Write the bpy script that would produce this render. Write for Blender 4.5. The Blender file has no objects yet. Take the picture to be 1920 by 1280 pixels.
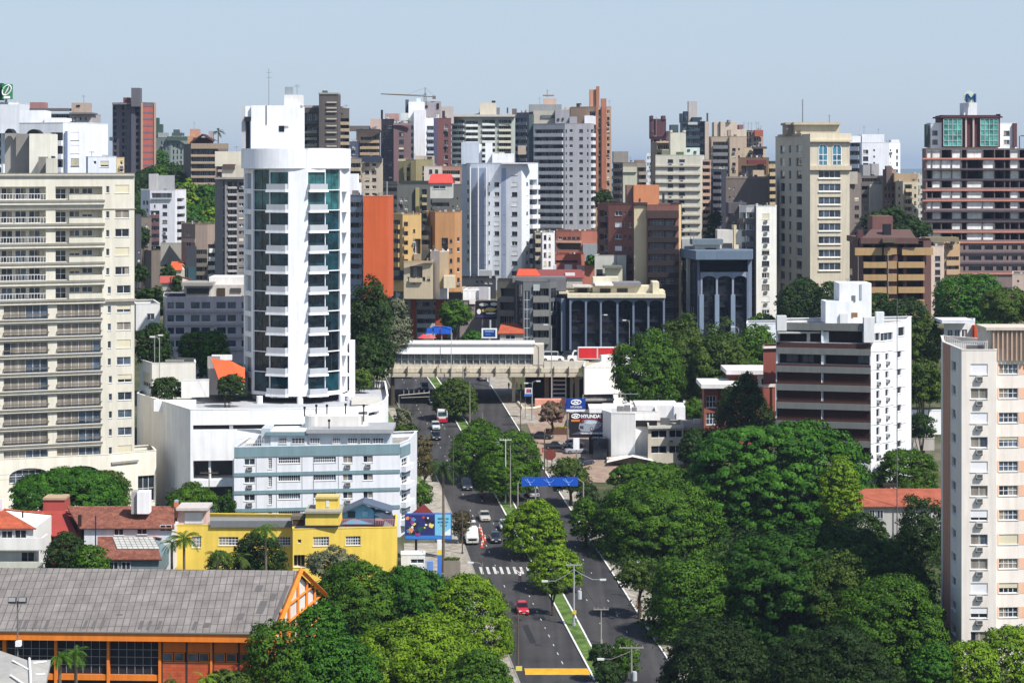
import bpy, math, random
import numpy as np
from mathutils import Vector, Matrix
R = math.radians
sc = bpy.context.scene
col = sc.collection
# ---------------------------------------------------------------- camera
F = 4500.0; CX = 960.0; HY = 318.0; H = 61.0       # focal length in px of a 1920 px wide frame, horizon row, eye height
cam = bpy.data.objects.new("camera", bpy.data.cameras.new("camera"))
cam.data.sensor_width = 36; cam.data.lens = F / 1920 * 36
cam.data.shift_y = -(640 - HY) / 1920
cam.data.clip_start = 1; cam.data.clip_end = 60000
cam.location = (0, 0, H); cam.rotation_euler = (R(90), 0, 0)
col.objects.link(cam); sc.camera = cam
# ---------------------------------------------------------------- sky, sun, exposure
SUN_EL, SUN_AZ = 51.0, 48.0        # azimuth measured from -Y (behind the camera) towards +X
w = bpy.data.worlds.new("World"); sc.world = w; w.use_nodes = True
nt = w.node_tree; bg = nt.nodes["Background"]
sky = nt.nodes.new("ShaderNodeTexSky"); sky.sky_type = 'NISHITA'; sky.sun_disc = False
sky.sun_elevation = R(SUN_EL); sky.altitude = 0
sky.sun_rotation = R(180 - SUN_AZ)
sky.air_density = 1.0; sky.dust_density = 0.6; sky.ozone_density = 2.0
tn = nt.nodes.new("ShaderNodeMix"); tn.data_type = 'RGBA'; tc_ = nt.nodes.new("ShaderNodeTexCoord"); sz = nt.nodes.new("ShaderNodeSeparateXYZ"); hr = nt.nodes.new("ShaderNodeMapRange")
nt.links.new(tc_.outputs["Generated"], sz.inputs[0]); nt.links.new(sz.outputs[2], hr.inputs[0]); nt.links.new(hr.outputs[0], tn.inputs[0])
hr.inputs[1].default_value = .1; hr.inputs[2].default_value = .55; hr.inputs[3].default_value = .82; hr.inputs[4].default_value = .12      # pale city haze low down, clear sky above
tn.inputs[7].default_value = (3.05, 3.78, 4.75, 1)
nt.links.new(sky.outputs[0], tn.inputs[6]); nt.links.new(tn.outputs[2], bg.inputs[0]); bg.inputs[1].default_value = 0.11      # pale even haze over the city sky
sl = bpy.data.lights.new("sun", 'SUN'); sl.energy = 4.6; sl.angle = R(0.5); sl.color = (1, 0.955, 0.89)
so = bpy.data.objects.new("sun", sl); col.objects.link(so)
sd = Vector((math.sin(R(SUN_AZ)) * math.cos(R(SUN_EL)), -math.cos(R(SUN_AZ)) * math.cos(R(SUN_EL)), math.sin(R(SUN_EL))))
so.rotation_euler = sd.to_track_quat('Z', 'Y').to_euler(); so.location = (0, 0, 200)
sc.view_settings.view_transform = 'Standard'; sc.view_settings.look = 'None'
sc.view_settings.gamma = 1; sc.view_settings.exposure = 0.55
sc.cycles.max_bounces = 6; sc.cycles.diffuse_bounces = 3; sc.cycles.transparent_max_bounces = 6
sc.cycles.volume_bounces = 0
# ---------------------------------------------------------------- terrain and picture helpers
GP = [(60, -19.0), (200, -9.17), (331, 0.0), (560, 16.03), (950, 43.33), (1150, 47.0), (1500, 30.0), (3000, 5.0), (55000, 0.0)]
def g(D):
    for (a, b), (c, d) in zip(GP, GP[1:]):
        if D <= c: return b + (d - b) * (D - a) / (c - a)
    return 0.0
def P(px, py, D): return Vector(((px - CX) * D / F, D, H - (py - HY) * D / F))
def X(px, D): return (px - CX) * D / F
def Z(py, D): return H - (py - HY) * D / F
def gD(py):                       # depth of the sloping ground seen at picture row py
    return 378765.0 / (py - 3.0)
def G(px, py, dz=0.0):
    D = gD(py); return Vector((X(px, D), D, g(D) + dz))
# ---------------------------------------------------------------- materials
MC = {}
def lin(c, k=1.0):
    return tuple(((v / 255 / 12.92) if v / 255 <= 0.04045 else ((v / 255 + 0.055) / 1.055) ** 2.4) * k for v in c)
def M(c, rough=0.85, var=0.06, streak=0.11, scale=0.35, k=0.86, metal=0.0, bump=0.0, spec=0.3):
    key = (tuple(c), rough, var, streak, scale, k, metal, bump)
    if key in MC: return MC[key]
    if min(c) < 214 and max(c) - min(c) < 60: k *= .84
    m = bpy.data.materials.new("paint"); m.use_nodes = True
    n = m.node_tree.nodes; l = m.node_tree.links; b = n["Principled BSDF"]
    rgb = lin(c, k)
    b.inputs["Roughness"].default_value = rough; b.inputs["Metallic"].default_value = metal
    b.inputs["Specular IOR Level"].default_value = spec
    if var <= 0:
        b.inputs["Base Color"].default_value = (*rgb, 1); MC[key] = m; return m
    geo = n.new("ShaderNodeNewGeometry")
    n1 = n.new("ShaderNodeTexNoise"); n1.inputs["Scale"].default_value = scale; n1.inputs["Detail"].default_value = 6; n1.inputs["Roughness"].default_value = 0.65
    mp = n.new("ShaderNodeMapping"); mp.inputs["Scale"].default_value = (1.3, 1.3, 0.08)
    n2 = n.new("ShaderNodeTexNoise"); n2.inputs["Scale"].default_value = 1.2; n2.inputs["Detail"].default_value = 4
    l.new(geo.outputs["Position"], n1.inputs["Vector"]); l.new(geo.outputs["Position"], mp.inputs["Vector"]); l.new(mp.outputs[0], n2.inputs["Vector"])
    mr1 = n.new("ShaderNodeMapRange"); mr1.inputs["From Min"].default_value = 0.3; mr1.inputs["From Max"].default_value = 0.7
    mr1.inputs["To Min"].default_value = 1 - var; mr1.inputs["To Max"].default_value = 1 + var
    mr2 = n.new("ShaderNodeMapRange"); mr2.inputs["From Min"].default_value = 0.35; mr2.inputs["From Max"].default_value = 0.6
    mr2.inputs["To Min"].default_value = 1 - streak; mr2.inputs["To Max"].default_value = 1
    l.new(n1.outputs[0], mr1.inputs["Value"]); l.new(n2.outputs[0], mr2.inputs["Value"])
    mu = n.new("ShaderNodeMath"); mu.operation = 'MULTIPLY'; l.new(mr1.outputs[0], mu.inputs[0]); l.new(mr2.outputs[0], mu.inputs[1])
    vm = n.new("ShaderNodeVectorMath"); vm.operation = 'SCALE'; vm.inputs[0].default_value = rgb; l.new(mu.outputs[0], vm.inputs["Scale"])
    l.new(vm.outputs[0], b.inputs["Base Color"])
    if bump > 0:
        bp = n.new("ShaderNodeBump"); bp.inputs["Strength"].default_value = bump; bp.inputs["Distance"].default_value = 0.1
        n3 = n.new("ShaderNodeTexNoise"); n3.inputs["Scale"].default_value = 3; n3.inputs["Detail"].default_value = 5
        l.new(geo.outputs["Position"], n3.inputs["Vector"]); l.new(n3.outputs[0], bp.inputs["Height"]); l.new(bp.outputs[0], b.inputs["Normal"])
    MC[key] = m; return m
def glass(c, rough=0.06, k=1.0, spec=0.5, wob=0.15, coat=0.0):
    key = ('g', tuple(c), rough, k, wob)
    if key in MC: return MC[key]
    m = bpy.data.materials.new("window_glass"); m.use_nodes = True
    n = m.node_tree.nodes; l = m.node_tree.links; b = n["Principled BSDF"]
    b.inputs["Roughness"].default_value = rough; b.inputs["Specular IOR Level"].default_value = spec
    geo = n.new("ShaderNodeNewGeometry"); no = n.new("ShaderNodeTexNoise"); no.inputs["Scale"].default_value = 0.55; no.inputs["Detail"].default_value = 3
    l.new(geo.outputs["Position"], no.inputs["Vector"])
    mr = n.new("ShaderNodeMapRange"); mr.inputs["From Min"].default_value = 0.35; mr.inputs["From Max"].default_value = 0.65
    mr.inputs["To Min"].default_value = 0.45; mr.inputs["To Max"].default_value = 1.6
    l.new(no.outputs[0], mr.inputs["Value"])
    vm = n.new("ShaderNodeVectorMath"); vm.operation = 'SCALE'; vm.inputs[0].default_value = lin(c, k); l.new(mr.outputs[0], vm.inputs["Scale"])
    l.new(vm.outputs[0], b.inputs["Base Color"])
    if wob:
        bp = n.new("ShaderNodeBump"); bp.inputs["Strength"].default_value = wob; bp.inputs["Distance"].default_value = 0.12
        n3 = n.new("ShaderNodeTexNoise"); n3.inputs["Scale"].default_value = 0.9; n3.inputs["Detail"].default_value = 2
        l.new(geo.outputs["Position"], n3.inputs["Vector"]); l.new(n3.outputs[0], bp.inputs["Height"]); l.new(bp.outputs[0], b.inputs["Normal"])
    MC[key] = m; return m
def brickmat(c1, c2, mortar, sx, sy, scale=1.0, ax='xz', k=0.86, offs=.5, ms=.07):
    key = ('b', c1, c2, mortar, sx, sy, ax)
    if key in MC: return MC[key]
    m = bpy.data.materials.new("masonry"); m.use_nodes = True
    n = m.node_tree.nodes; l = m.node_tree.links; b = n["Principled BSDF"]; b.inputs["Roughness"].default_value = 0.9
    b.inputs["Specular IOR Level"].default_value = 0.2
    tc = n.new("ShaderNodeTexCoord"); sp = n.new("ShaderNodeSeparateXYZ"); cb = n.new("ShaderNodeCombineXYZ")
    l.new(tc.outputs["Object"], sp.inputs[0]); l.new(sp.outputs['XYZ'.index(ax[0].upper())], cb.inputs[0]); l.new(sp.outputs['XYZ'.index(ax[1].upper())], cb.inputs[1])
    br = n.new("ShaderNodeTexBrick"); br.inputs["Color1"].default_value = (*lin(c1, k), 1); br.inputs["Color2"].default_value = (*lin(c2, k), 1)
    br.inputs["Mortar"].default_value = (*lin(mortar, k), 1); br.inputs["Brick Width"].default_value = sx; br.inputs["Row Height"].default_value = sy
    br.inputs["Scale"].default_value = 1.0; br.offset = offs; br.inputs["Mortar Size"].default_value = ms * min(sx, sy); br.inputs["Bias"].default_value = 0.0
    l.new(cb.outputs[0], br.inputs["Vector"])
    no = n.new("ShaderNodeTexNoise"); no.inputs["Scale"].default_value = 0.5; no.inputs["Detail"].default_value = 8; no.inputs["Roughness"].default_value = 0.7
    l.new(tc.outputs["Object"], no.inputs["Vector"])
    mr = n.new("ShaderNodeMapRange"); mr.inputs["From Min"].default_value = 0.3; mr.inputs["From Max"].default_value = 0.7
    mr.inputs["To Min"].default_value = 0.7; mr.inputs["To Max"].default_value = 1.25; l.new(no.outputs[0], mr.inputs["Value"])
    vm = n.new("ShaderNodeVectorMath"); vm.operation = 'SCALE'; l.new(br.outputs["Color"], vm.inputs[0]); l.new(mr.outputs[0], vm.inputs["Scale"])
    l.new(vm.outputs[0], b.inputs["Base Color"]); MC[key] = m; return m
WHITE = (240, 241, 243); 
GL = [glass((38, 44, 52)), glass((52, 62, 74)), glass((30, 34, 42)), glass((70, 82, 95))]
DARK = glass((24, 26, 32), rough=0.3, wob=0.0)
CURT = M((158, 150, 138), var=0.2, streak=0.35); 
SHUT = M((226, 218, 190), streak=0.05)
FRAME = M((225, 226, 226), var=0)
STEEL = M((150, 154, 158), rough=0.45, var=0.05, metal=0.3)
CONC = M((168, 166, 160), var=0.14, streak=0.25)
DCONC = M((98, 98, 98), var=0.14, streak=0.25)
BLACK = M((22, 22, 24), rough=0.5, var=0)
WHT = M(WHITE)
# ---------------------------------------------------------------- mesh helpers
class MB:
    def __init__(s): s.v = []; s.f = []; s.m = []; s.sm = False
    def poly(s, pts, mi=0):
        b = len(s.v); s.v += [tuple(p) for p in pts]; s.f.append(tuple(range(b, b + len(pts)))); s.m.append(mi)
    def box(s, x0, x1, y0, y1, z0, z1, mi=0):
        b = len(s.v)
        s.v += [(x0, y0, z0), (x1, y0, z0), (x1, y1, z0), (x0, y1, z0), (x0, y0, z1), (x1, y0, z1), (x1, y1, z1), (x0, y1, z1)]
        for f in ((0, 3, 2, 1), (4, 5, 6, 7), (0, 1, 5, 4), (1, 2, 6, 5), (2, 3, 7, 6), (3, 0, 4, 7)):
            s.f.append(tuple(b + i for i in f)); s.m.append(mi)
    def obox(s, A, u, L, n, T, z0, z1, mi=0):   # box from point A along unit u for L, along unit n for T
        a = Vector((A[0], A[1])); u = Vector(u[:2]); n = Vector(n[:2]); b = len(s.v)
        c = [a, a + u * L, a + u * L + n * T, a + n * T]
        s.v += [(p.x, p.y, z0) for p in c] + [(p.x, p.y, z1) for p in c]
        for f in ((0, 3, 2, 1), (4, 5, 6, 7), (0, 1, 5, 4), (1, 2, 6, 5), (2, 3, 7, 6), (3, 0, 4, 7)):
            s.f.append(tuple(b + i for i in f)); s.m.append(mi)
    def prism(s, pts, z0, z1, mi=0, mtop=None):
        n = len(pts); b = len(s.v)
        s.v += [(p[0], p[1], z0) for p in pts] + [(p[0], p[1], z1) for p in pts]
        s.f.append(tuple(b + i for i in range(n))[::-1]); s.m.append(mi)
        s.f.append(tuple(b + n + i for i in range(n))); s.m.append(mi if mtop is None else mtop)
        for i in range(n):
            j = (i + 1) % n; s.f.append((b + i, b + j, b + n + j, b + n + i)); s.m.append(mi)
    def tube(s, pts, rad, k=6, mi=0, cap=True):
        pts = [Vector(p) for p in pts]; b = len(s.v)
        if not hasattr(rad, '__len__'): rad = [rad] * len(pts)
        for i, p in enumerate(pts):
            d = (pts[min(i + 1, len(pts) - 1)] - pts[max(i - 1, 0)]).normalized()
            a = Vector((0, 0, 1)) if abs(d.z) < 0.9 else Vector((1, 0, 0))
            e1 = d.cross(a).normalized(); e2 = d.cross(e1)
            for j in range(k):
                t = 2 * math.pi * j / k; q = p + (e1 * math.cos(t) + e2 * math.sin(t)) * rad[i]; s.v.append(tuple(q))
        for i in range(len(pts) - 1):
            for j in range(k):
                j2 = (j + 1) % k
                s.f.append((b + i * k + j, b + i * k + j2, b + (i + 1) * k + j2, b + (i + 1) * k + j)); s.m.append(mi)
        if cap:
            s.f.append(tuple(b + j for j in range(k))); s.m.append(mi)
            s.f.append(tuple(b + (len(pts) - 1) * k + j for j in range(k))[::-1]); s.m.append(mi)
    def cyl(s, x, y, r, z0, z1, k=12, mi=0, r2=None): s.tube([(x, y, z0), (x, y, z1)], [r, r if r2 is None else r2], k, mi)
    def mesh(s, name, mats, off=(0, 0, 0)):
        me = bpy.data.meshes.new(name)
        o = off; me.from_pydata([(v[0] - o[0], v[1] - o[1], v[2] - o[2]) for v in s.v], [], s.f)
        for m in (mats if isinstance(mats, (list, tuple)) else [mats]): me.materials.append(m)
        me.polygons.foreach_set("material_index", s.m)
        me.update(); return me
ORD = 'first second third fourth fifth sixth seventh eighth ninth tenth eleventh twelfth thirteenth fourteenth fifteenth'.split()
def link(name, me, loc=(0, 0, 0), rot=(0, 0, 0), parent=None):
    o = bpy.data.objects.new(name, me); o.location = loc; o.rotation_euler = rot
    if parent is not None: o.parent = parent
    col.objects.link(o); return o
def tag(o, label=None, cat=None, group=None, kind=None):
    if label: o["label"] = label
    if cat: o["category"] = cat
    if group: o["group"] = group
    if kind: o["kind"] = kind
    return o
def empty(name, loc, label, cat, group=None, rz=0, rx=0):
    o = bpy.data.objects.new(name, None); o.empty_display_size = 0.5; o.location = loc; o.rotation_euler = (rx, 0, rz)
    col.objects.link(o); return tag(o, label, cat, group)
def struct(name, mb, mats, label=None):
    o = link(name, mb.mesh(name, mats)); return tag(o, label, None, None, 'structure')
def copy_tree(o, parent=None):
    c = o.copy(); col.objects.link(c); c.parent = parent
    for ch in list(o.children): copy_tree(ch, c)
    return c
def textmesh(s, size, depth=0.02, bold=0.0, spacing=1.0):
    cu = bpy.data.curves.new("lettering", 'FONT'); cu.body = s; cu.size = size; cu.extrude = depth; cu.offset = bold
    cu.align_x = 'LEFT'; cu.space_character = spacing; cu.resolution_u = 3
    ob = bpy.data.objects.new("lettering", cu); col.objects.link(ob)
    bpy.context.view_layer.update()
    me = bpy.data.meshes.new_from_object(ob.evaluated_get(bpy.context.evaluated_depsgraph_get()))
    bpy.data.objects.remove(ob); bpy.data.curves.remove(cu); return me
def fit_text(s, x0, x1, z0, z1, y, mat, parent, base, bold=0.0, name="lettering"):
    """lettering standing in the XZ plane, stretched to fill x0..x1, z0..z1 at depth y (world)"""
    me = textmesh(s, 1.0, 0.01, bold)
    xs = [v.co.x for v in me.vertices]; ys = [v.co.y for v in me.vertices]
    ax, bx, ay, by = min(xs), max(xs), min(ys), max(ys)
    for v in me.vertices:
        x, yy, z = v.co
        v.co = (x0 + (x - ax) / (bx - ax) * (x1 - x0) - base[0], y - z * 2 - base[1], z0 + (yy - ay) / (by - ay) * (z1 - z0) - base[2])
    me.materials.clear(); me.materials.append(mat)
    return link(name, me, parent=parent)
# ---------------------------------------------------------------- building kit
random.seed(7)
WM = {}
def win_mesh(wd, ht, kind, nx, ny, glassi, shut, dep, fmat=None, smat=None):
    """one window: glass set back in its opening, frame, mullions, optional roller shutter or curtain"""
    key = (round(wd, 2), round(ht, 2), kind, nx, ny, glassi, shut, round(dep, 2), fmat, smat)
    if key in WM: return WM[key]
    mb = MB(); d = dep
    mb.poly([(0, d, 0), (wd, d, 0), (wd, d, ht), (0, d, ht)], 0)
    fw = min(0.07, wd * 0.12)
    if nx > 0:
        mb.box(0, wd, d - 0.05, d - 0.004, 0, fw, 1); mb.box(0, wd, d - 0.05, d - 0.004, ht - fw, ht, 1)
        for i in range(nx + 1):
            x = i * (wd - fw) / nx; mb.box(x, x + fw, d - 0.052, d - 0.002, fw, ht - fw, 1)
        for j in range(1, ny):
            z = ht * j / ny; mb.box(0, wd, d - 0.056, d - 0.006, z - fw / 2, z + fw / 2, 1)
    if kind == 's' and shut > 0:
        z0 = ht * (1 - shut)
        mb.box(0.002, wd - 0.002, d - 0.12, d - 0.06, z0, ht - 0.003, 2)
    if kind == 'c' and shut > 0:
        x0 = 0 if glassi % 2 else wd * (1 - shut)
        mb.poly([(x0, d - 0.003, 0), (x0 + wd * shut, d - 0.003, 0), (x0 + wd * shut, d - 0.003, ht), (x0, d - 0.003, ht)], 3)
    if kind in 'wsc' and ht > 0.7: mb.box(-0.08, wd + 0.08, -0.08, 0.0, -0.08, -0.002, 1)
    me = mb.mesh("window", [GL[glassi], fmat or FRAME, smat or SHUT, CURT])
    WM[key] = me; return me
ACM = None
def ac_mesh():
    global ACM
    if ACM is None:
        mb = MB(); mb.box(-0.4, 0.4, -0.42, 0.0, 0, 0.55, 0); mb.box(-0.32, 0.32, -0.44, -0.42, 0.08, 0.47, 1); mb.box(-0.38, -0.3, -0.3, 0, -0.2, 0, 1); mb.box(0.3, 0.38, -0.3, 0, -0.2, 0, 1)
        ACM = mb.mesh("air_conditioner", [M((205, 205, 200), var=0), M((90, 92, 95), var=0)])
    return ACM
class Bld:
    def __init__(s, name, label, verts, ytop, c, depth=14, ybase=None, cat='building', group=None, ref=0, rc=None, cap=None, par=0.7, sk=None):
        s.verts = verts; s.pts = [Vector((X(p, D), D)) for p, D in verts]; s.mat = c if isinstance(c, bpy.types.Material) else M(c)
        Dm = sum(D for _, D in verts) / len(verts); s.D = Dm
        s.zt = Z(ytop, verts[ref][1]); s.zb = g(min(D for _, D in verts)) - 1.0 if ybase is None else Z(ybase, verts[ref][1])
        a, b = s.pts[0], s.pts[-1]
        cxm = ((a + b) / 2); dr = cxm.normalized()
        ab = (b - a).normalized(); nn = Vector((-ab.y, ab.x))
        if sk == 0: sk = math.degrees(math.atan2(cxm.x, cxm.y))
        if sk is not None: nn = Vector((math.sin(R(sk)), math.cos(R(sk))))
        s.back = [b + nn * depth, a + nn * depth]; s.n = nn
        s.base = Vector((cxm.x, cxm.y, s.zb)); s.e = empty(name, s.base, label, cat, group)
        s.holes = {}; s.wins = []; s.bals = []; s.acs = []; s.rc = rc; s.cap = cap; s.par = par
    def fr(s, i): 
        a, b = s.pts[i], s.pts[i + 1]; d = b - a; return a, d.normalized(), d.length
    def u(s, i, px):
        a, d, L = s.fr(i); r = Vector(((px - CX) / F, 1.0))
        # a + d*u = r*t
        det = d.x * (-r.y) + r.x * d.y
        return ((-a.x) * (-r.y) + r.x * (-a.y)) / det
    def zz(s, i, y, px=None):
        if px is None: D = s.verts[i][1]
        else:
            a, d, L = s.fr(i); D = (a + d * s.u(i, px)).y
        return Z(y, D)
    def rect(s, i, x0, x1, y0, y1, ref=None):
        a, d, L = s.fr(i); u0, u1 = s.u(i, x0), s.u(i, x1)
        u0 = max(u0, 0.02); u1 = min(u1, L - 0.02)
        return u0, u1, max(s.zz(i, y1, ref), s.zb + 0.05), min(s.zz(i, y0, ref), s.zt - 0.05)
    def win(s, i, x0, x1, y0, y1, kind='w', nx=2, ny=1, shut=None, gi=None, dep=0.18, ref=None, fm=None, sm=None, ac=False):
        u0, u1, z0, z1 = s.rect(i, x0, x1, y0, y1, ref)
        if u1 - u0 < 0.12 or z1 - z0 < 0.15: return
        s.holes.setdefault(i, []).append((u0, u1, z0, z1, dep, None))
        if kind == 'r':
            kind = random.choice('wwwsc'); ac = ac or random.random() < .14
            if sm is None: sm = s.mat if random.random() < .4 else SHUT
        if kind in 'sc' and shut is None: shut = random.choice((0.3, 0.5, 0.7, 1.0) if kind == 's' else (0.4, 0.5, 0.5, 0.9))
        if gi is None: gi = random.choice((0, 0, 1, 2, 3) if s.D < 450 else (0, 2, 2, 2))
        if fm is None and s.D > 450 and random.random() < .7: fm = M((96, 98, 104), var=0)
        a, d, L = s.fr(i); p = a + d * u0
        s.wins.append((u1 - u0, z1 - z0, kind, nx, ny, gi, shut or 0, dep, fm, sm, (p.x, p.y, z0), math.atan2(d.y, d.x)))
        if ac:
            q = a + d * ((u0 + u1) / 2); s.acs.append(((q.x, q.y, z0 - 0.75), math.atan2(d.y, d.x)))
    def grid(s, i, cols, rows, **k):
        for r in rows:
            for c in cols: s.win(i, c[0], c[1], r[0], r[1], **k)
    def reg(s, i, x0, x1, n, wpx, y0, dy, rn, h, **k):
        k.setdefault('kind', 'r')
        for r in range(rn):
            for c in range(n):
                cx = x0 + (x1 - x0) * (c + 0.5) / n; s.win(i, cx - wpx / 2, cx + wpx / 2, y0 + r * dy, y0 + r * dy + h, **k)
    def recess(s, i, x0, x1, y0, y1, dep=1.4, back=None, ref=None):
        u0, u1, z0, z1 = s.rect(i, x0, x1, y0, y1, ref)
        if u1 - u0 < 0.1 or z1 - z0 < 0.1: return None
        s.holes.setdefault(i, []).append((u0, u1, z0, z1, dep, back if back is not None else 1)); return u0, u1, z0, z1
    def bal(s, i, x0, x1, y0, dy, n, hg, gm, dep=1.2, out=0.6, cols=3, ref=None, ov=0.0, rows=None, back=1, gap=None):
        """n storeys of recessed balcony: opening from y0, height dy-hg, guard below it"""
        for r in (range(n) if rows is None else rows):
            ya = y0 + r * dy; yb = ya + (gap if gap else dy - hg)
            q = s.recess(i, x0, x1, ya, yb, dep, back, ref)
            if q is None: continue
            u0, u1, z0, z1 = q; zg = s.zz(i, yb + hg, ref); s.bals.append((i, u0 - ov, u1 + ov, max(zg, s.zb), z0, out, gm))
            a, d, L = s.fr(i); nn = Vector((-d.y, d.x)); bw = (u1 - u0) / cols
            for c in range(cols):
                if random.random() < 0.85:
                    ww = bw * random.uniform(0.5, 0.8); p = a + d * (u0 + bw * (c + 0.12)) + nn * (dep - 0.06)
                    kind = random.choice('wcc'); s.wins.append((ww, (z1 - z0) * 0.86, 'n' if kind == 'w' else 'c', 2, 1, random.choice((0, 1, 2, 3)), random.choice((0, 0.4, 0.5)), 0.03, None, None, (p.x, p.y, z0 + 0.02), math.atan2(d.y, d.x)))
    def band(s, i, x0, x1, y0, y1, out, m, name="ledge", ref=None, ov=0.0, inn=0.0):
        a, d, L = s.fr(i); u0, u1 = s.u(i, x0) - ov, s.u(i, x1) + ov; z0, z1 = s.zz(i, y1, ref), s.zz(i, y0, ref)
        nn = Vector((d.y, -d.x)); mb = MB(); mb.obox(a + d * u0 - nn * inn, d, u1 - u0, nn, out + inn, z0, z1)
        return link(name, mb.mesh(name, m if isinstance(m, bpy.types.Material) else M(m), s.base), parent=s.e)
    def box(s, name, x0, x1, y0, y1, D, dp, m, rx=0):
        mb = MB(); mb.box(X(x0, D), X(x1, D), D, D + dp, Z(y1, D), Z(y0, D))
        return link(name, mb.mesh(name, m if isinstance(m, bpy.types.Material) else M(m), s.base), parent=s.e)
    def add(s, name, mb, mats): return link(name, mb.mesh(name, mats, s.base), parent=s.e)
    def antenna(s, px, y0, y1, D=None, r=0.04):
        D = D or s.D + 3; mb = MB(); mb.tube([P(px, y1, D), P(px, y0, D)], [r * 1.6, r], 5)
        for k in (0.75, 0.88):
            z = Z(y1, D) + (Z(y0, D) - Z(y1, D)) * k; mb.box(X(px, D) - 0.5, X(px, D) + 0.5, D - 0.03, D + 0.03, z, z + 0.05)
        s.add("antenna", mb, STEEL)
    def tank(s, x0, x1, y0, y1, D=None, m=None):
        D = D or s.D + 5; mb = MB(); r = (X(x1, D) - X(x0, D)) / 2; xc = (X(x0, D) + X(x1, D)) / 2
        mb.cyl(xc, D + r, r, Z(y1, D), Z(y0, D), 14); mb.cyl(xc, D + r, r * 1.04, Z(y0, D), Z(y0, D) + 0.15, 14); s.add("water_tank", mb, m or CONC)
    def done(s, mats2=None):
        mb = MB(); n = len(s.pts)
        for i in range(n - 1):
            a, d, L = s.fr(i); nn = Vector((-d.y, d.x)); hs = s.holes.get(i, [])
            us = sorted({0.0, L} | {h[0] for h in hs} | {h[1] for h in hs}); zs = sorted({s.zb, s.zt} | {h[2] for h in hs} | {h[3] for h in hs})
            us = [v for j, v in enumerate(us) if j == 0 or v - us[j - 1] > 1e-4]; zs = [v for j, v in enumerate(zs) if j == 0 or v - zs[j - 1] > 1e-4]
            Hc = np.zeros((len(us) - 1, len(zs) - 1), bool)
            uc = np.array([(us[j] + us[j + 1]) / 2 for j in range(len(us) - 1)]); zc = np.array([(zs[j] + zs[j + 1]) / 2 for j in range(len(zs) - 1)])
            for h in hs:
                Hc |= ((uc > h[0]) & (uc < h[1]))[:, None] & ((zc > h[2]) & (zc < h[3]))[None, :]
            def pt(u, z, dp=0.0):
                q = a + d * u + nn * dp; return (q.x, q.y, z)
            for k in range(len(zs) - 1):
                j = 0
                while j < len(us) - 1:
                    if Hc[j, k]: j += 1; continue
                    j2 = j
                    while j2 < len(us) - 1 and not Hc[j2, k]: j2 += 1
                    mb.poly([pt(us[j], zs[k]), pt(us[j2], zs[k]), pt(us[j2], zs[k + 1]), pt(us[j], zs[k + 1])], 0); j = j2
            for (u0, u1, z0, z1, dp, bk) in hs:
                mb.poly([pt(u0, z0), pt(u1, z0), pt(u1, z0, dp), pt(u0, z0, dp)], 0); mb.poly([pt(u0, z1), pt(u0, z1, dp), pt(u1, z1, dp), pt(u1, z1)], 0)
                mb.poly([pt(u0, z0), pt(u0, z0, dp), pt(u0, z1, dp), pt(u0, z1)], 0); mb.poly([pt(u1, z0), pt(u1, z1), pt(u1, z1, dp), pt(u1, z0, dp)], 0)
                if bk is not None: mb.poly([pt(u0, z0, dp), pt(u1, z0, dp), pt(u1, z1, dp), pt(u0, z1, dp)], bk)
        ring = s.pts + s.back
        for j in range(n - 1, len(ring)):
            p, q = ring[j], ring[(j + 1) % len(ring)]
            mb.poly([(p.x, p.y, s.zb), (q.x, q.y, s.zb), (q.x, q.y, s.zt), (p.x, p.y, s.zt)], 0)
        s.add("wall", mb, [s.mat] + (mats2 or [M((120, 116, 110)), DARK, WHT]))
        rb = MB(); rb.poly([(p.x, p.y, s.zt - s.par) for p in ring], 0); s.add("roof", rb, s.rc or CONC)
        cb = MB(); cm = Vector((sum(p.x for p in ring), sum(p.y for p in ring))) / len(ring)
        for j in range(len(ring)):
            p, q = ring[j], ring[(j + 1) % len(ring)]; dd = (q - p); L = dd.length
            if L < 0.05: continue
            dd.normalize(); nn = Vector((-dd.y, dd.x))
            cb.obox(p - nn * 0.05 - dd * 0.04, dd, L + 0.0, nn, 0.3, s.zt - 0.02, s.zt + 0.09)
        s.add("parapet", cb, s.cap or s.mat)
        # windows: the largest hundred are parts, the rest one part
        s.wins.sort(key=lambda t: -t[0] * t[1])
        for t in s.wins[:100]:
            me = win_mesh(*t[:10]); o = link("window", me, (t[10][0] - s.base.x, t[10][1] - s.base.y, t[10][2] - s.base.z), (0, 0, t[11]), s.e)
        s.merge("window", [(win_mesh(*t[:10]), t[10], t[11]) for t in s.wins[100:]])
        for q, (i, u0, u1, z0, z1, out, gm) in enumerate(s.bals[:100]):
            a, d, L = s.fr(i); nn = Vector((d.y, -d.x)); mb = MB()
            if gm == 'rail':
                mb.obox(a + d * u0 + nn * 0.02, d, u1 - u0, nn, out, z0, z0 + 0.2)
                mb.obox(a + d * u0 + nn * (out - 0.05), d, u1 - u0, nn, 0.06, z1 - 0.08, z1)
                k = max(2, int((u1 - u0) / 0.5))
                for j in range(k + 1): mb.obox(a + d * (u0 + (u1 - u0 - 0.05) * j / k) + nn * (out - 0.05), d, 0.05, nn, 0.05, z0 + 0.2, z1 - 0.08)
                s.add("balcony", mb, FRAME)
            else:
                mb.obox(a + d * u0 + nn * 0.004, d, u1 - u0, nn, out, z0, z0 + 0.18); mb.obox(a + d * u0 + nn * (out - 0.1), d, u1 - u0, nn, 0.12, z0 + 0.181, z1)
                if out > 0.3:
                    for uu in (u0, u1 - 0.12): mb.obox(a + d * uu + nn * 0.004, d, 0.12, nn, out - 0.11, z0 + 0.181, z1)
                s.add("balcony", mb, gm if isinstance(gm, bpy.types.Material) else M(gm))
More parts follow.
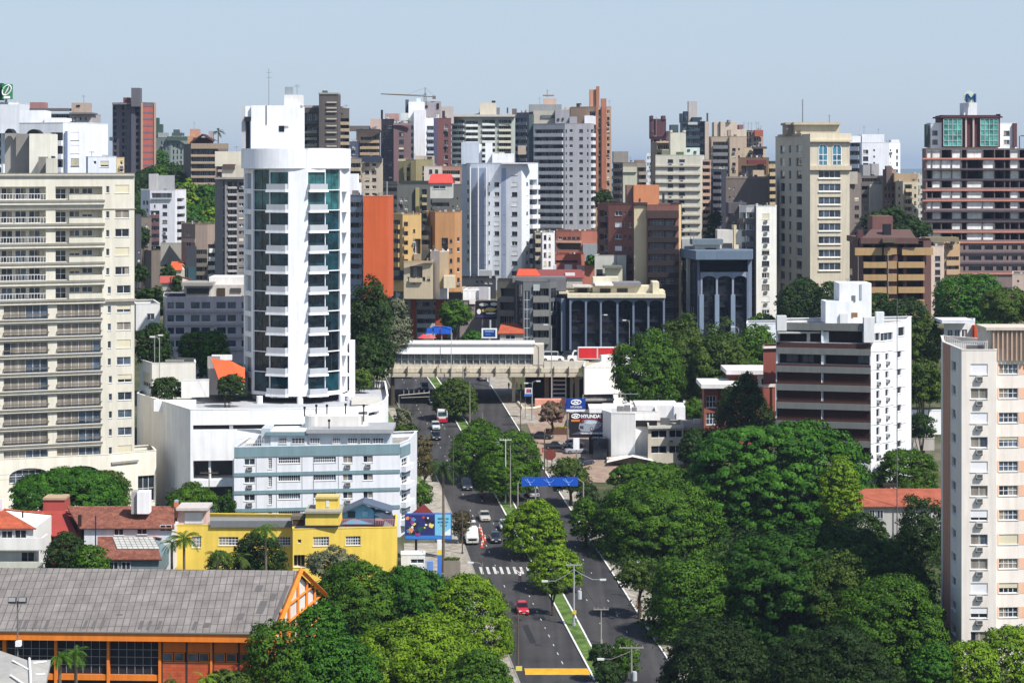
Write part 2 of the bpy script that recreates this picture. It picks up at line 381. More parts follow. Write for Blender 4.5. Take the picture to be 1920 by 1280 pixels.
        for p, r in s.acs[:100]:
            link("air_conditioner", ac_mesh(), (p[0] - s.base.x, p[1] - s.base.y, p[2] - s.base.z), (0, 0, r), s.e)
        return s
    def merge(s, name, items):
        if not items: return
        mb = MB(); mats = []; 
        for me, p, r in items:
            c, sn = math.cos(r), math.sin(r); b = len(mb.v)
            for v in me.vertices: mb.v.append((p[0] + c * v.co.x - sn * v.co.y, p[1] + sn * v.co.x + c * v.co.y, p[2] + v.co.z))
            for f in me.polygons:
                m = me.materials[f.material_index]
                if m not in mats: mats.append(m)
                mb.f.append(tuple(b + i for i in f.vertices)); mb.m.append(mats.index(m))
        o = s.add(name, mb, mats); o["kind"] = "stuff"
def far(name, label, verts, ytop, c, feats=(), **k):
    """a building of the background, from a compact list of features"""
    k.setdefault('group', 'city buildings in the background'); b = Bld(name, label, verts, ytop, c, **k)
    for f in feats:
        t = f[0]
        if t == 'w': b.reg(*f[1:10], **(f[10] if len(f) > 10 else {}))
        elif t == 'b': b.bal(*f[1:9], **(f[9] if len(f) > 9 else {}))
        elif t == 'x': b.box(*f[1:])
        elif t == 'a': b.antenna(*f[1:])
        elif t == 't': b.tank(*f[1:])
        elif t == 'l': b.band(*f[1:])
        elif t == 'r': b.recess(*f[1:])
    if k.get('cat', 'building') == 'building' and 'party' not in name and 'tower_b' not in name:
        for i in range(len(verts) - 1):
            xa, xb = verts[i][0], verts[i + 1][0]; pm = F / verts[i][1]; st = 2.95 * pm
            if i not in b.holes and xb - xa > 3 * pm:
                n = max(1, int((xb - xa) / (3.1 * pm))); b.reg(i, xa + 1, xb - 1, n, 1.25 * pm, ytop + .6 * st, st, min(12, int((540 - ytop) / st)), .44 * st)
    rr = random.Random(int(verts[0][0] * 3 + ytop)); x0, x1 = verts[0][0], verts[-1][0]
    if 'partywall' not in name and x1 - x0 > 24 and k.get('cat', 'building') == 'building':
        for q in range(rr.randint(2, 4)):
            xa = rr.uniform(x0 + 3, x1 - 8); wd = rr.uniform(2, 6); b.box(rr.choice(('roof_unit', 'chimney', 'roof_hatch')), xa, xa + wd, ytop - rr.uniform(1.5, 5), ytop + 2, b.D + rr.uniform(2, 6), rr.uniform(1, 3), rr.choice(((60, 60, 64), (190, 186, 178), (150, 120, 104), (214, 214, 212))))
        b.antenna(rr.uniform(x0 + 3, x1 - 3), ytop - rr.uniform(6, 14), ytop + 2)
        if rr.random() < .6: xa = rr.uniform(x0 + 2, x1 - 8); b.tank(xa, xa + 3.5, ytop - 5, ytop + 2)
    return b.done()
# ---------------------------------------------------------------- ground, roads, pavements
def noisemat(c1, c2, scale, rough=0.95, c3=None, name="ground"):
    m = bpy.data.materials.new(name); m.use_nodes = True; n = m.node_tree.nodes; l = m.node_tree.links; b = n["Principled BSDF"]
    b.inputs["Roughness"].default_value = rough; b.inputs["Specular IOR Level"].default_value = 0.2
    geo = n.new("ShaderNodeNewGeometry"); no = n.new("ShaderNodeTexNoise"); no.inputs["Scale"].default_value = scale; no.inputs["Detail"].default_value = 9; no.inputs["Roughness"].default_value = 0.68
    l.new(geo.outputs["Position"], no.inputs["Vector"]); cr = n.new("ShaderNodeValToRGB"); e = cr.color_ramp.elements
    e[0].position = 0.36; e[0].color = (*lin(c1, 0.9), 1); e[1].position = 0.64; e[1].color = (*lin(c2, 0.9), 1)
    if c3: q = e.new(0.5); q.color = (*lin(c3, 0.9), 1)
    l.new(no.outputs[0], cr.inputs[0]); l.new(cr.outputs[0], b.inputs["Base Color"]); return m
def asphalt():
    m = bpy.data.materials.new("asphalt"); m.use_nodes = True; n = m.node_tree.nodes; l = m.node_tree.links; b = n["Principled BSDF"]
    b.inputs["Roughness"].default_value = 0.92; b.inputs["Specular IOR Level"].default_value = 0.15
    geo = n.new("ShaderNodeNewGeometry"); a = n.new("ShaderNodeTexNoise"); a.inputs["Scale"].default_value = 0.12; a.inputs["Detail"].default_value = 8; a.inputs["Roughness"].default_value = 0.7
    rot = n.new("ShaderNodeMapping"); rot.inputs["Rotation"].default_value = (0, 0, R(-6.7)); rot.inputs["Scale"].default_value = (0.75, 0.02, 0.1)
    s2 = n.new("ShaderNodeTexNoise"); s2.inputs["Scale"].default_value = 1.0; s2.inputs["Detail"].default_value = 3
    l.new(geo.outputs["Position"], a.inputs["Vector"]); l.new(geo.outputs["Position"], rot.inputs["Vector"]); l.new(rot.outputs[0], s2.inputs["Vector"])
    ad = n.new("ShaderNodeMath"); ad.operation = 'ADD'; l.new(a.outputs[0], ad.inputs[0]); l.new(s2.outputs[0], ad.inputs[1])
    cr = n.new("ShaderNodeValToRGB"); e = cr.color_ramp.elements; e[0].position = 0.36; e[0].color = (0.028, 0.028, 0.030, 1); e[1].position = 0.64; e[1].color = (0.064, 0.061, 0.061, 1)
    hf = n.new("ShaderNodeMath"); hf.operation = 'MULTIPLY'; hf.inputs[1].default_value = 0.5; l.new(ad.outputs[0], hf.inputs[0]); l.new(hf.outputs[0], cr.inputs[0])
    l.new(cr.outputs[0], b.inputs["Base Color"]); return m
ASPH = asphalt()
GRASS = noisemat((60, 82, 40), (104, 128, 62), 0.6, c3=(80, 104, 48), name="grass")
PAVE = noisemat((128, 122, 112), (172, 164, 152), 0.8, c3=(150, 143, 132), name="paving")
PAVE2 = noisemat((132, 112, 98), (160, 140, 124), 0.7, name="paving")
mb = MB(); XW = 30000
for (a, za), (b, zb) in zip(GP, GP[1:]):
    mb.poly([(-XW, a, za), (XW, a, za), (XW, b, zb), (-XW, b, zb)])
GROUND = noisemat((52, 58, 38), (110, 104, 90), 0.05, c3=(74, 78, 50))
struct('ground', mb, GROUND)
# slopes far behind that close off the horizon
mb = MB(); 
def hillstrip(mb, y, x0, x1, n, base, amp, seed, dep=900):
    rr = random.Random(seed); ph = [rr.uniform(0, 6.28) for _ in range(5)]; P0 = []
    for i in range(n + 1):
        x = x0 + (x1 - x0) * i / n; z = base + amp * sum(math.sin(x / (1400 / (k + 1)) + ph[k]) / (k + 1) for k in range(5)); P0.append((x, z))
    for (xa, za), (xb, zb) in zip(P0, P0[1:]):
        mb.poly([(xa, y - dep, 0), (xb, y - dep, 0), (xb, y, zb), (xa, y, za)]); mb.poly([(xa, y, za), (xb, y, zb), (xb, y + dep, 0), (xa, y + dep, 0)])
hillstrip(mb, 14000, -7000, 7000, 90, 62, 14, 3); struct('hills', mb, noisemat((60, 80, 70), (90, 110, 96), 0.002))
def interp(tab, y):
    tab = sorted(tab)
    if y <= tab[0][0]: a, b = tab[0], tab[1]
    elif y >= tab[-1][0]: a, b = tab[-2], tab[-1]
    else:
        for a, b in zip(tab, tab[1:]):
            if y <= b[0]: break
    return a[1] + (b[1] - a[1]) * (y - a[0]) / (b[0] - a[0])
LK = [(700, 720), (760, 747), (820, 783), (877, 812), (950, 842), (1023, 872), (1080, 893), (1180, 934), (1290, 979)]
ML = [(707, 801), (757, 837), (802, 862), (898, 914), (948, 940), (1018, 978), (1074, 1009), (1280, 1119)]
MR = [(700, 812), (769, 859), (794, 875), (905, 940), (1000, 992), (1074, 1033), (1122, 1058), (1158, 1078), (1213, 1107), (1280, 1141)]
RK = [(700, 903), (740, 931), (787, 960), (879, 1017), (911, 1039), (955, 1068), (1040, 1124), (1069, 1143), (1117, 1174), (1166, 1204), (1228, 1245), (1290, 1284)]
YS = [650, 680, 700, 720, 740, 760, 780, 800, 830, 860, 890, 920, 950, 980, 1010, 1040, 1075, 1110, 1150, 1190, 1230, 1280, 1340, 1440, 1600, 1850]
def off(tab, d):    # shift an edge sideways by d metres
    return [(y, interp(tab, y) + d * F / gD(y)) for y in YS]
def strip(name, a, b, dz, mat, y0=650, y1=1850, lip=True, kind='structure'):
    ys = [y0] + [y for y in YS if y0 < y < y1] + [y1]; mb = MB()
    for ya, yb in zip(ys, ys[1:]):
        p = [G(interp(a, ya), ya, dz), G(interp(a, yb), yb, dz), G(interp(b, yb), yb, dz), G(interp(b, ya), ya, dz)]
        mb.poly(p)
        if lip:
            for q, r in ((p[0], p[1]), (p[2], p[3])):
                mb.poly([q, r, (r.x, r.y, r.z - dz - .05), (q.x, q.y, q.z - dz - .05)])
    if lip:
        for yy in (y0, y1):
            q, r = G(interp(a, yy), yy, dz), G(interp(b, yy), yy, dz); mb.poly([q, r, (r.x, r.y, r.z - dz - .05), (q.x, q.y, q.z - dz - .05)])
    o = link(name, mb.mesh(name, mat)); o["kind"] = kind; return o
strip('road', LK, ML, 0.05, ASPH, lip=False)
strip('road', MR, RK, 0.05, ASPH, lip=False)
strip('median', off(ML, 0.0), off(MR, 0.0), 0.17, GRASS)
KERB = M((225, 224, 218), var=0.15, streak=0)
KERB2 = M((150, 148, 142), var=0.15, streak=0)
strip('kerb', off(ML, -0.22), off(ML, 0.0), 0.21, KERB)
strip('kerb', off(MR, 0.0), off(MR, 0.22), 0.21, KERB, y1=1216)
strip('kerb', off(RK, 0.0), off(RK, 0.2), 0.21, KERB)
strip('kerb', off(LK, -0.2), off(LK, 0.0), 0.21, KERB2)
strip('pavement', off(LK, -4.2), off(LK, -0.2), 0.17, PAVE, y0=905, y1=1850)
strip('pavement', off(LK, -2.9), off(LK, -1.2), 0.17, PAVE, y0=766, y1=903)
strip('verge', off(LK, -6.2), off(LK, -2.95), 0.12, GRASS, y0=766, y1=903)
strip('pavement', off(RK, 0.2), off(RK, 3.6), 0.17, PAVE, y0=860, y1=1850)
strip('pavement', off(RK, 0.2), off(RK, 5.0), 0.17, PAVE, y0=668, y1=795)
mb = MB(); mb.poly([G(974, 760, .1), G(1022, 878, .1), G(1060, 905, .1), G(1200, 905, .1), G(1200, 770, .1), G(1064, 760, .1)]); struct('forecourt', mb, PAVE2)
mb = MB(); mb.poly([G(757, 1085, .2), G(893, 1085, .2), G(869, 1020, .2), G(757, 1020, .2)]); mb.poly([G(757, 1085, .2), G(893, 1085, .2), G(893, 1085, .0), G(757, 1085, .0)]); struct('forecourt', mb, PAVE)
mb = MB(); mb.poly([G(1010, 781, .14), G(1062, 781, .14), G(1062, 790, .14), G(1024, 792, .14)]); 
# markings
PAINT = M((205, 205, 200), var=0.25, streak=0, scale=1.5, rough=0.7)
mb = MB()
def frac(a, b, t): return [(y, interp(a, y) * (1 - t) + interp(b, y) * t) for y in YS]
def Droad(tab, D):
    y = 378765.0 / D + 3; return interp(tab, y), y
def dashes(tab, d0, d1, per, ln, wd=0.12):
    D = d0; rq = random.Random(int(d0 + tab[0][1]))
    while D < d1:
        (xa, ya), (xb, yb) = Droad(tab, D), Droad(tab, D + ln * rq.uniform(.5, 1)); D += per if rq.random() < .35 else 0; a, b = G(xa, ya, .058), G(xb, yb, .058)
        mb.poly([(a.x - wd / 2, a.y, a.z), (a.x + wd / 2, a.y, a.z), (b.x + wd / 2, b.y, b.z), (b.x - wd / 2, b.y, b.z)]); D += per
dashes(frac(LK, ML, .37), 345, 540, 4.3, 1.3); dashes(frac(LK, ML, .68), 262, 540, 4.3, 1.4)
dashes(frac(MR, RK, .34), 312, 540, 6.3, 1.3); dashes(frac(MR, RK, .67), 262, 400, 8.3, 1.3)
struct('lane_marking', mb, PAINT)
mb = MB()
for i in range(10):       # zebra crossing, worn stripes
    xa = 898 + i * 12.6
    if xa > 1004: break
    p = [G(xa, 1063, .06), G(xa + 5.0, 1063, .06), G(xa + 9.5, 1076, .06), G(xa + 4.2, 1076, .06)]; mb.poly(p)
struct('crosswalk', mb, PAINT)
rq = random.Random(9); mb = MB(); m2 = MB()
for k in range(26):      # repair patches, drain covers
    D = rq.uniform(285, 500); a, b = rq.choice(((LK, ML), (MR, RK))); t = rq.uniform(.05, .8); w_, l_ = rq.choice(((.8, 9), (1.6, 3), (.5, 14), (2.4, 2.4), (.7, .7))); (xa, ya) = Droad(frac(a, b, t), D); p = G(xa, ya, .054 + k * 2e-4); tl = -.117
    q = [(p.x, p.y), (p.x + w_, p.y + .1), (p.x + w_ + tl * l_, p.y + l_ * 1.05), (p.x + tl * l_, p.y + l_)]; (m2 if k % 3 else mb).poly([(x, y, g(y) + .054 + k * 2e-4) for x, y in q])
struct('road_patch', mb, M((74, 72, 72), var=.15, streak=0, k=.8)); struct('road_patch', m2, M((50, 50, 52), var=.2, streak=0, k=.7))
mb = MB(); n = 8          # yellow speed hump
for i in range(n):
    t0, t1 = i / n, (i + 1) / n
    def hp(x0, x1, t): yy = 1265 - 12 * t; return G(x0 if False else x0, yy, .06 + .09 * math.sin(math.pi * t)), G(x1, yy, .06 + .09 * math.sin(math.pi * t))
    a, b = hp(985 - 2 * t0, 1108 - 5 * t0, t0), hp(985 - 2 * t1, 1108 - 5 * t1, t1); mb.poly([a[0], a[1], b[1], b[0]])
struct('speed_hump', mb, M((214, 158, 40), var=0.2, streak=0.0, scale=1.2))
# ================================================================ near buildings
CREAM = (231, 226, 210)
# --- tall cream apartment block at the left edge
b = Bld('apartment_building', 'tall cream apartment block with balconies and glazed verandas at the left edge', [(-70, 380), (252, 392)], 326, CREAM, depth=20, sk=-14)
b.cap = M((150, 146, 136))
up = [(350, 376), (393, 420), (429, 457), (466, 493), (500, 527), (536, 562)]
lo = [(571, 597), (607, 630), (640, 663), (672, 697), (706, 730), (740, 764), (773, 797), (807, 831), (841, 858)]
for k, (a, c) in enumerate(up):
    for (x0, x1) in ((-60, 86), (104, 192)):
        b.recess(0, x0, x1, a, c - 2, 1.5, 1, 100)
    aa, d, L = b.fr(0); nn = Vector((-d.y, d.x))
    z0, z1 = b.zz(0, c - 2, 100), b.zz(0, a, 100); hgt = z1 - z0
    for j, xx in enumerate((-50, -22, 6, 32, 58)):
        u0 = b.u(0, xx); p = aa + d * u0 + nn * 1.44
        b.wins.append((1.85, hgt * 0.9, random.choice('wwc'), 2, 2, random.choice((0, 0, 2, 3)), random.choice((0.3, 0.5)), 0.03, None, None, (p.x, p.y, z0), math.atan2(d.y, d.x)))
    u0 = b.u(0, 108); p = aa + d * u0 + nn * 1.44; b.wins.append((1.75, hgt * 0.85, 'w', 2, 2, 0, 0, 0.03, None, None, (p.x, p.y, z0), math.atan2(d.y, d.x)))
    for xx in (134, 158):
        u0 = b.u(0, xx); p = aa + d * u0 + nn * 1.44; b.wins.append((1.75, hgt * 0.45, random.choice('wcs'), 2, 1, random.choice((0, 1, 3)), 0.6, 0.03, None, None, (p.x, p.y, z0 + hgt * .42), math.atan2(d.y, d.x)))
    # guards with ledge: rail in front of the left bay, solid on the right bay
    b.bals.append((0, b.u(0, -60), b.u(0, 86), z0 - .25, z0 + .95, 0.5, 'rail')); b.bals.append((0, b.u(0, 128), b.u(0, 192), z0 - .25, z0 + .75, 0.5, M((226, 222, 204))))
    b.band(0, -66, 195, c - 1, c + 3, 0.62, (150, 146, 136), "ledge", 100); b.band(0, -66, 196, c + 3.2, c + 8, 0.5, CREAM, "ledge", 100)
for k, (a, c) in enumerate(lo):
    for (x0, x1) in ((-66, -2), (7, 90), (107, 189)):
        b.win(0, x0, x1, a, c, 'c', nx=6, ny=1, shut=random.choice((.5, .8, .99, .99)), gi=random.choice((0, 3, 3, 1)), dep=0.35, ref=100)
        if k < 8: b.band(0, x0 - 1, x1 + 1.5, c - 9, c - 7.6, 0.45, (120, 112, 100), "railing", 100); 
    if k < 8: b.band(0, -66, 191, c + 1, c + 3.2, 0.6, (140, 134, 122), "ledge", 100); b.band(0, -66, 191, c + 3.3, c + 7, 0.45, CREAM, "ledge", 100)
rows = [347, 394, 429, 464, 500, 535, 571, 604, 637, 669, 702, 735, 768, 801, 835]
for k, a in enumerate(rows):
    sh = 3 * (k > 4) + (k > 9) * 2
    b.win(0, 216 + sh, 242 + sh, a, a + 15, random.choice('sswc'), nx=2, shut=random.choice((1, 1, .6, .3)), dep=0.2, ref=225)
    b.win(0, 199 + sh, 205 + sh, a + 2, a + 15, 'w', nx=1, dep=0.2, ref=225, gi=1)
b.band(0, -70, 254, 563, 568, 0.5, (176, 170, 156), "cornice", 100); b.band(0, -70, 252, 328, 331, 0.35, (160, 156, 146), "cornice", 100)
b.band(0, -70, 258, 859, 864, 0.6, (168, 162, 148), "cornice", 100); b.band(0, -70, 254, 391, 392.5, .12, (168, 162, 150), "cornice", 225)
for nm, x0, x1, y0, y1, D, dp, c in (('roof_block', 9, 30, 250, 326, 397, 3, (176, 172, 164)), ('roof_block', 30, 55, 251, 326, 396, 6, (158, 154, 148)), ('roof_block', 55, 95, 251, 326, 393, 6, (232, 228, 214)),
                                   ('roof_block', 86, 101, 297, 326, 389, 3, (226, 222, 208)), ('roof_block', 72, 86, 294, 326, 391, 2, (150, 146, 140))):  # grey blocks carry painted shade, cream ones the sunlit faces
    b.box(nm, x0, x1, y0, y1, D, dp, c)
for x0, x1, y in ((10, 26, 250), (51, 77, 251), (71, 100, 296)):
    mb = MB(); D = 394; pts = [(X(x0 + (x1 - x0) * i / 8, D), Z(y - 8.5 * math.sin(math.pi * i / 8) ** 0.7, D)) for i in range(9)]
    for q, r in zip(pts, pts[1:]): mb.poly([(q[0], D - .6, q[1]), (r[0], D - .6, r[1]), (r[0], D + 2.4, r[1]), (q[0], D + 2.4, q[1])]); mb.poly([(q[0], D - .6, q[1]), (r[0], D - .6, r[1]), (r[0], D - .6, Z(y, D)), (q[0], D - .6, Z(y, D))])
    b.add("vent_hood", mb, BLACK)
b.done([M(CREAM), DARK, WHT])
# its podium with arches
b = Bld('podium_building', 'cream stone podium with two wide arched openings at the foot of the cream apartment block', [(-70, 377), (208, 386), (258, 389.5), (293, 391)], 864, (236, 230, 214), depth=8, sk=-14)
def arch_hole(b, px0, px1, ytop, yspr, ybot, ref):
    q = b.recess(0, px0, px1, ytop, ybot, 2.5, 2, ref); u0, u1, z0, z1 = q; zs = b.zz(0, yspr, ref); a, d, L = b.fr(0); mb = MB(); n = 12
    for i in range(n):
        def pt(i): t = math.pi * i / n; return ((u0 + u1) / 2 - (u1 - u0) / 2 * math.cos(t), zs + (z1 - zs) * math.sin(t) ** 0.8)
        (ua, za), (ub, zb) = pt(i), pt(i + 1); P1, P2 = a + d * ua, a + d * ub
        mb.poly([(P1.x, P1.y + .002, za), (P2.x, P2.y + .002, zb), (P2.x, P2.y + .002, z1), (P1.x, P1.y + .002, z1)])
        nn = Vector((-d.y, d.x)); Q1, Q2 = P1 + nn * .5, P2 + nn * .5; mb.poly([(P1.x, P1.y, za), (P2.x, P2.y, zb), (Q2.x, Q2.y, zb), (Q1.x, Q1.y, za)])
    b.add("arch", mb, M((236, 230, 214)))
arch_hole(b, 17, 93, 877, 895, 906, 60); arch_hole(b, 112, 190, 873, 895, 950, 150)
b.win(0, 18, 92, 880, 904, 'w', nx=6, ny=2, gi=3, dep=0.5, ref=60)
for i in range(7): b.band(0, -70, 208, 880 + 9 * i, 880.5 + 9 * i, 0.02, (190, 184, 170), "joint", 200, ov=0) if i in (0, 1) else None
b.band(1, 208, 258, 866, 870, .3, (170, 164, 150), "cornice")
b.win(2, 258.7, 290, 892, 940, 'w', nx=3, ny=2, gi=0, dep=.4)
b.done([M(CREAM), DARK, WHT])
# --- white round-fronted office tower
TW = (246, 247, 250)
b = Bld('office_tower', 'white round-fronted office tower with dark green glass and white balcony trays beside a central pilaster', [(457, 417), (474, 410.5), (505, 407.6), (541, 406), (577, 406), (610, 407.6), (638, 410.5), (655, 418)], 279, TW, depth=12, ybase=743, sk=-3, ref=3)
GT = [glass((40, 86, 88), rough=0.05, wob=0.5), glass((18, 52, 62), rough=0.05, wob=0.6), glass((18, 40, 48), rough=0.05, wob=0.7), glass((18, 28, 36), rough=.05, wob=.5)]
for k in range(11):
    y = 356 + 38.35 * k; gi = (0, 0, 1, 1, 1, 2, 2, 2, 3, 3, 1)[k]
    for f, x0, x1 in ((1, 474.6, 505), (2, 505, 540), (4, 577.5, 610), (5, 610, 637.6)):
        u0, u1, z0, z1 = b.rect(f, x0, x1, y - (36.6 if k else 38 if f in (1, 5) else 33), y + .2, 557)
        a, d, L = b.fr(f); u0, u1 = max(u0, .06), min(u1, L - .06); b.holes.setdefault(f, []).append((u0, u1, z0, z1, .35, None)); mb = MB(); nn = Vector((-d.y, d.x))
        q0, q1 = a + d * u0 + nn * .34, a + d * u1 + nn * .34; mb.poly([(q0.x, q0.y, z0), (q1.x, q1.y, z0), (q1.x, q1.y, z1), (q0.x, q0.y, z1)])
        mb.obox(a + d * ((u0 + u1) / 2 - .03) + nn * .3, d, .06, nn, .03, z0, z1, 1); b.add("glass_panel", mb, [GT[gi], M((60, 70, 74), var=0)])
    for f, x0, x1 in ((2, 503, 541), (4, 576, 612)):
        a, d, L = b.fr(f); u0, u1 = b.u(f, x0), b.u(f, x1); z = Z(y, 406); mb = MB(); nn = Vector((d.y, -d.x))
        mb.obox(a + d * u0, d, u1 - u0, nn, .95, z - .4, z); mb.obox(a + d * (u0 + .15) + nn * .8, d, u1 - u0 - .3, nn, .08, z + .003, z + 1.0, 1)
        for uu in (u0 + .15, u1 - .23): mb.obox(a + d * uu + nn * .01, d, .08, nn, .79, z + .003, z + 1.0, 1)
        b.add("balcony", mb, [M(TW), M((196, 200, 206), rough=.4, streak=.05)])
    q = b.rect(0, 459.5, 471, y - 31, y - 2, 460); b.holes.setdefault(0, []).append((q[0], q[1], Z(y - 2, 412), Z(y - 31, 412), .5, 1))
    a, d, L = b.fr(6); mb = MB(); z = Z(y, 412); nn = Vector((d.y, -d.x)); mb.prism([(a + d * 1.0), (a + d * 5.5), (a + d * 1.0 + nn * 1.6)], z - .3, z); b.add("balcony", mb, M(TW))
for nm, x0, x1, y0, y1, D, dp, c in (('penthouse', 471, 560.5, 198, 280, 409, 11, TW), ('penthouse', 453, 460, 199, 279, 409.5, 8, (205, 208, 214)), ('penthouse', 460, 471, 199, 224, 409.6, 8, TW), ('stair_block', 533, 565, 178, 198, 411, 5, (226, 224, 222)), ('machine_box', 534, 548, 163, 178, 412, 2, (160, 170, 180)), ('stair_block', 655, 663, 640, 745, 416, 4, TW)):
    b.box(nm, x0, x1, y0, y1, D, dp, c)
cp = [(457, 417), (474, 410.5), (505, 407.6), (541, 406), (577, 406), (610, 407.6), (638, 410.5), (655, 418)]
P3 = [Vector((X(p, D), D - .18)) for p, D in cp]; mid = (P3[0] + P3[-1]) / 2; xa_, xb_ = P3[0].x - .25, P3[-1].x + .25; mb = MB(); n = 36
n = 96; arcp = [((xa_ + xb_) / 2 - (xb_ - xa_) / 2 * math.cos(math.pi * i / n), 418.3 - 12.6 * math.sin(math.pi * i / n) ** .62) for i in range(n + 1)]
for (xa, ya), (xb, yb) in zip(arcp, arcp[1:]): mb.poly([(xa, ya, Z(316, 406)), (xb, yb, Z(316, 406)), (xb, yb, Z(278.3, 406)), (xa, ya, Z(278.3, 406))]); mb.poly([(xa, ya, Z(278.3, 406)), (xb, yb, Z(278.3, 406)), (xb, 418.5, Z(278.3, 406)), (xa, 418.5, Z(278.3, 406))])
o = b.add("crown_band", mb, M(TW)); 
b.box('window_opening', 523, 533, 236, 247, 408.9, .2, (30, 32, 38)); b.box('window_opening', 534, 541, 236, 240, 408.93, .2, (180, 180, 180)); b.box('lightning_strip', 498.5, 500, 198, 234, 408.9, .1, (90, 90, 92))
b.box('equipment', 458, 470, 219, 227, 408.5, 1.0, (40, 42, 48))
b.antenna(504, 128, 200, 414); b.antenna(557, 158, 180, 412, .04)
mb = MB(); z0, z1 = Z(776, 405) - .5, Z(743, 406) - .02
for px, D in ((486, 406.5), (562, 406), (640, 410), (478, 415), (655, 416), (520, 416), (600, 416)): mb.cyl(X(px, D), D + .5, .55, z0, z1, 10)
b.add("column", mb, M(TW)); b.box('dark_core', 480, 648, 744, 790, 419, 3, (50, 52, 56))  # dark core box set back behind the columns
b.done([M((176, 182, 190)), DARK, WHT])
# --- its white podium / car park
b = Bld('parking_podium', 'white curved car park podium with slit windows under the round-fronted tower', [(257, 413), (357, 385), (600, 387), (690, 391), (712, 395), (723, 401), (728, 409)], 768, (246, 246, 246), depth=28, ref=1, par=1.1, sk=-4, rc=M((196, 198, 202), var=.12))
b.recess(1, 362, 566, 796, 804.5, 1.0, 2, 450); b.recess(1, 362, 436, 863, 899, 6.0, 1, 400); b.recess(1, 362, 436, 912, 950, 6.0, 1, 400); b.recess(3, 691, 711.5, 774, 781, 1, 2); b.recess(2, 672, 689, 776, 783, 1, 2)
for x in (430, 505): b.band(1, x, x + 7, 796, 804.5, -.1, (190, 190, 192), "mullion", 450, inn=.5)
b.box('column', 391, 395, 863, 900, 386, .5, WHITE); b.box('ramp_wall', 465, 600, 768, 771, 384, .2, WHITE)
q = MB(); q.box(X(290, 400), X(368, 400), 399, 400, Z(753, 400) - 1.5, Z(749, 400)); b.add('ramp_wall', q, WHT)
mb = MB(); zz = b.zt - b.par
mb.poly([(X(660, 400), 398, zz + .6), (X(716, 400), 399, zz + .6), (X(712, 412), 412, zz + .6), (X(660, 412), 412, zz + .6)]); b.add("terrace_floor", mb, M((214, 210, 200)))
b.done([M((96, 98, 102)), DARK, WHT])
# --- blue and white apartment block
BW = (226, 228, 234); TEAL = (130, 158, 166)
b = Bld('apartment_building', 'low blue-white block with blue-grey floor bands, in front of the white podium', [(439, 373), (750, 377.5), (768, 383)], 838, BW, depth=13, par=.9, sk=3)
for k in range(4):
    y = 858 + 33.6 * k
    b.win(0, 458, 478, y + 2, y + 14, 'w', nx=2, ref=439, ac=True, gi=1); b.win(0, 503, 510, y + 2, y + 22, 'w', nx=2, ny=5, ref=439)
    b.win(0, 522, 563, y + 1, y + 12.5, 'w', nx=10, ny=2, ref=439, dep=.25); b.win(0, 588, 630, y + 1, y + 12.5, 'w', nx=10, ny=2, ref=439, dep=.25)
    b.win(0, 643, 661, y + 1, y + 14, 'c', nx=2, ref=439, ac=True); b.win(0, 681, 699, y + 1, y + 14, 'c', nx=2, ref=439, ac=(k == 0))
    b.win(1, 753, 764, y + 4, y + 20, 'w', nx=2, ny=2, ref=750, gi=0); b.band(1, 751, 768, y + 16, y + 27, .9, BW, "balcony", 750)
    for f, x0, x1, rf in ((0, 439, 750, 439), (1, 750, 768, 750)):
        b.band(f, x0, x1, y - 5.2 if k else 838, y + (1.2 if k else -1), .14, TEAL, "floor_band", rf)
    for x in (518, 566, 587.5, 634, 480): b.band(0, x, x + .9, y, y + 28, .05, (150, 156, 164), "joint", 439)
D2 = 379; z = 0
b.box('penthouse', 507, 575, 808, 840, D2, 8, (222, 230, 236)); b.box('penthouse', 575, 731, 812, 840, D2 + .2, 8, (218, 226, 232)); b.box('roof_slab', 498, 576, 810, 816, D2 - .6, 9, TEAL)
b.box('roof_slab', 574, 736, 805, 812, D2 - .8, 11, (176, 178, 180)); b.box('stair_block', 490, 507, 803, 840, D2 + .1, 6, (204, 212, 218))
for x0, x1 in ((523, 538), (547, 572), (581, 600), (624, 638), (652, 670), (676, 694), (699, 719)):
    me = win_mesh(X(x1, D2) - X(x0, D2), .9, 'w', 4, 2, 1, 0, .0); link("window", me, Vector((X(x0, D2), D2 - .06, Z(831, D2))) - b.base, parent=b.e)
mb = MB(); D = 383; mb.cyl(X(590, D), D + 1.6, 1.7, Z(806, D), Z(780, D), 20); mb.cyl(X(672, D), D + 1.6, 1.5, Z(806, D), Z(780, D), 20); mb.box(X(588, D), X(672, D), D, D + 3.2, Z(806, D), Z(780, D) - .01); b.add("stair_block", mb, M((226, 222, 216)))
for px, ya, yb, D in ((571, 762, 780, 383), (617, 786, 808, 379.5), (682, 758, 790, 383), (593, 758, 776, 384), (613, 758, 776, 384), (648, 756, 776, 384)): mb = MB(); mb.cyl(X(px, D), D, .11, Z(yb, D), Z(ya, D), 6); mb.cyl(X(px, D), D, .2, Z(ya + 4, D), Z(ya, D), 8); b.add("vent_pipe", mb, BLACK)
mb = MB(); mb.cyl(X(632, 382), 382, .75, 0, .1, 16); dm = mb.mesh("satellite_dish", DCONC); link("satellite_dish", dm, Vector((X(632, 382), 382, Z(767, 382))) - b.base, (R(80), 0, R(30)), b.e)
mb = MB()
for i in range(14): xx = 440 + i * 4.2; mb.box(X(xx, 376), X(xx, 376) + .05, 376, 376.05, Z(838, 376), Z(823, 376))
mb.box(X(440, 376), X(496, 376), 376, 376.05, Z(823.5, 376), Z(823, 376)); mb.box(X(440, 376), X(496, 376), 376.06, 376.1, Z(831, 376), Z(830.5, 376)); b.add("railing", mb, FRAME)
b.done()
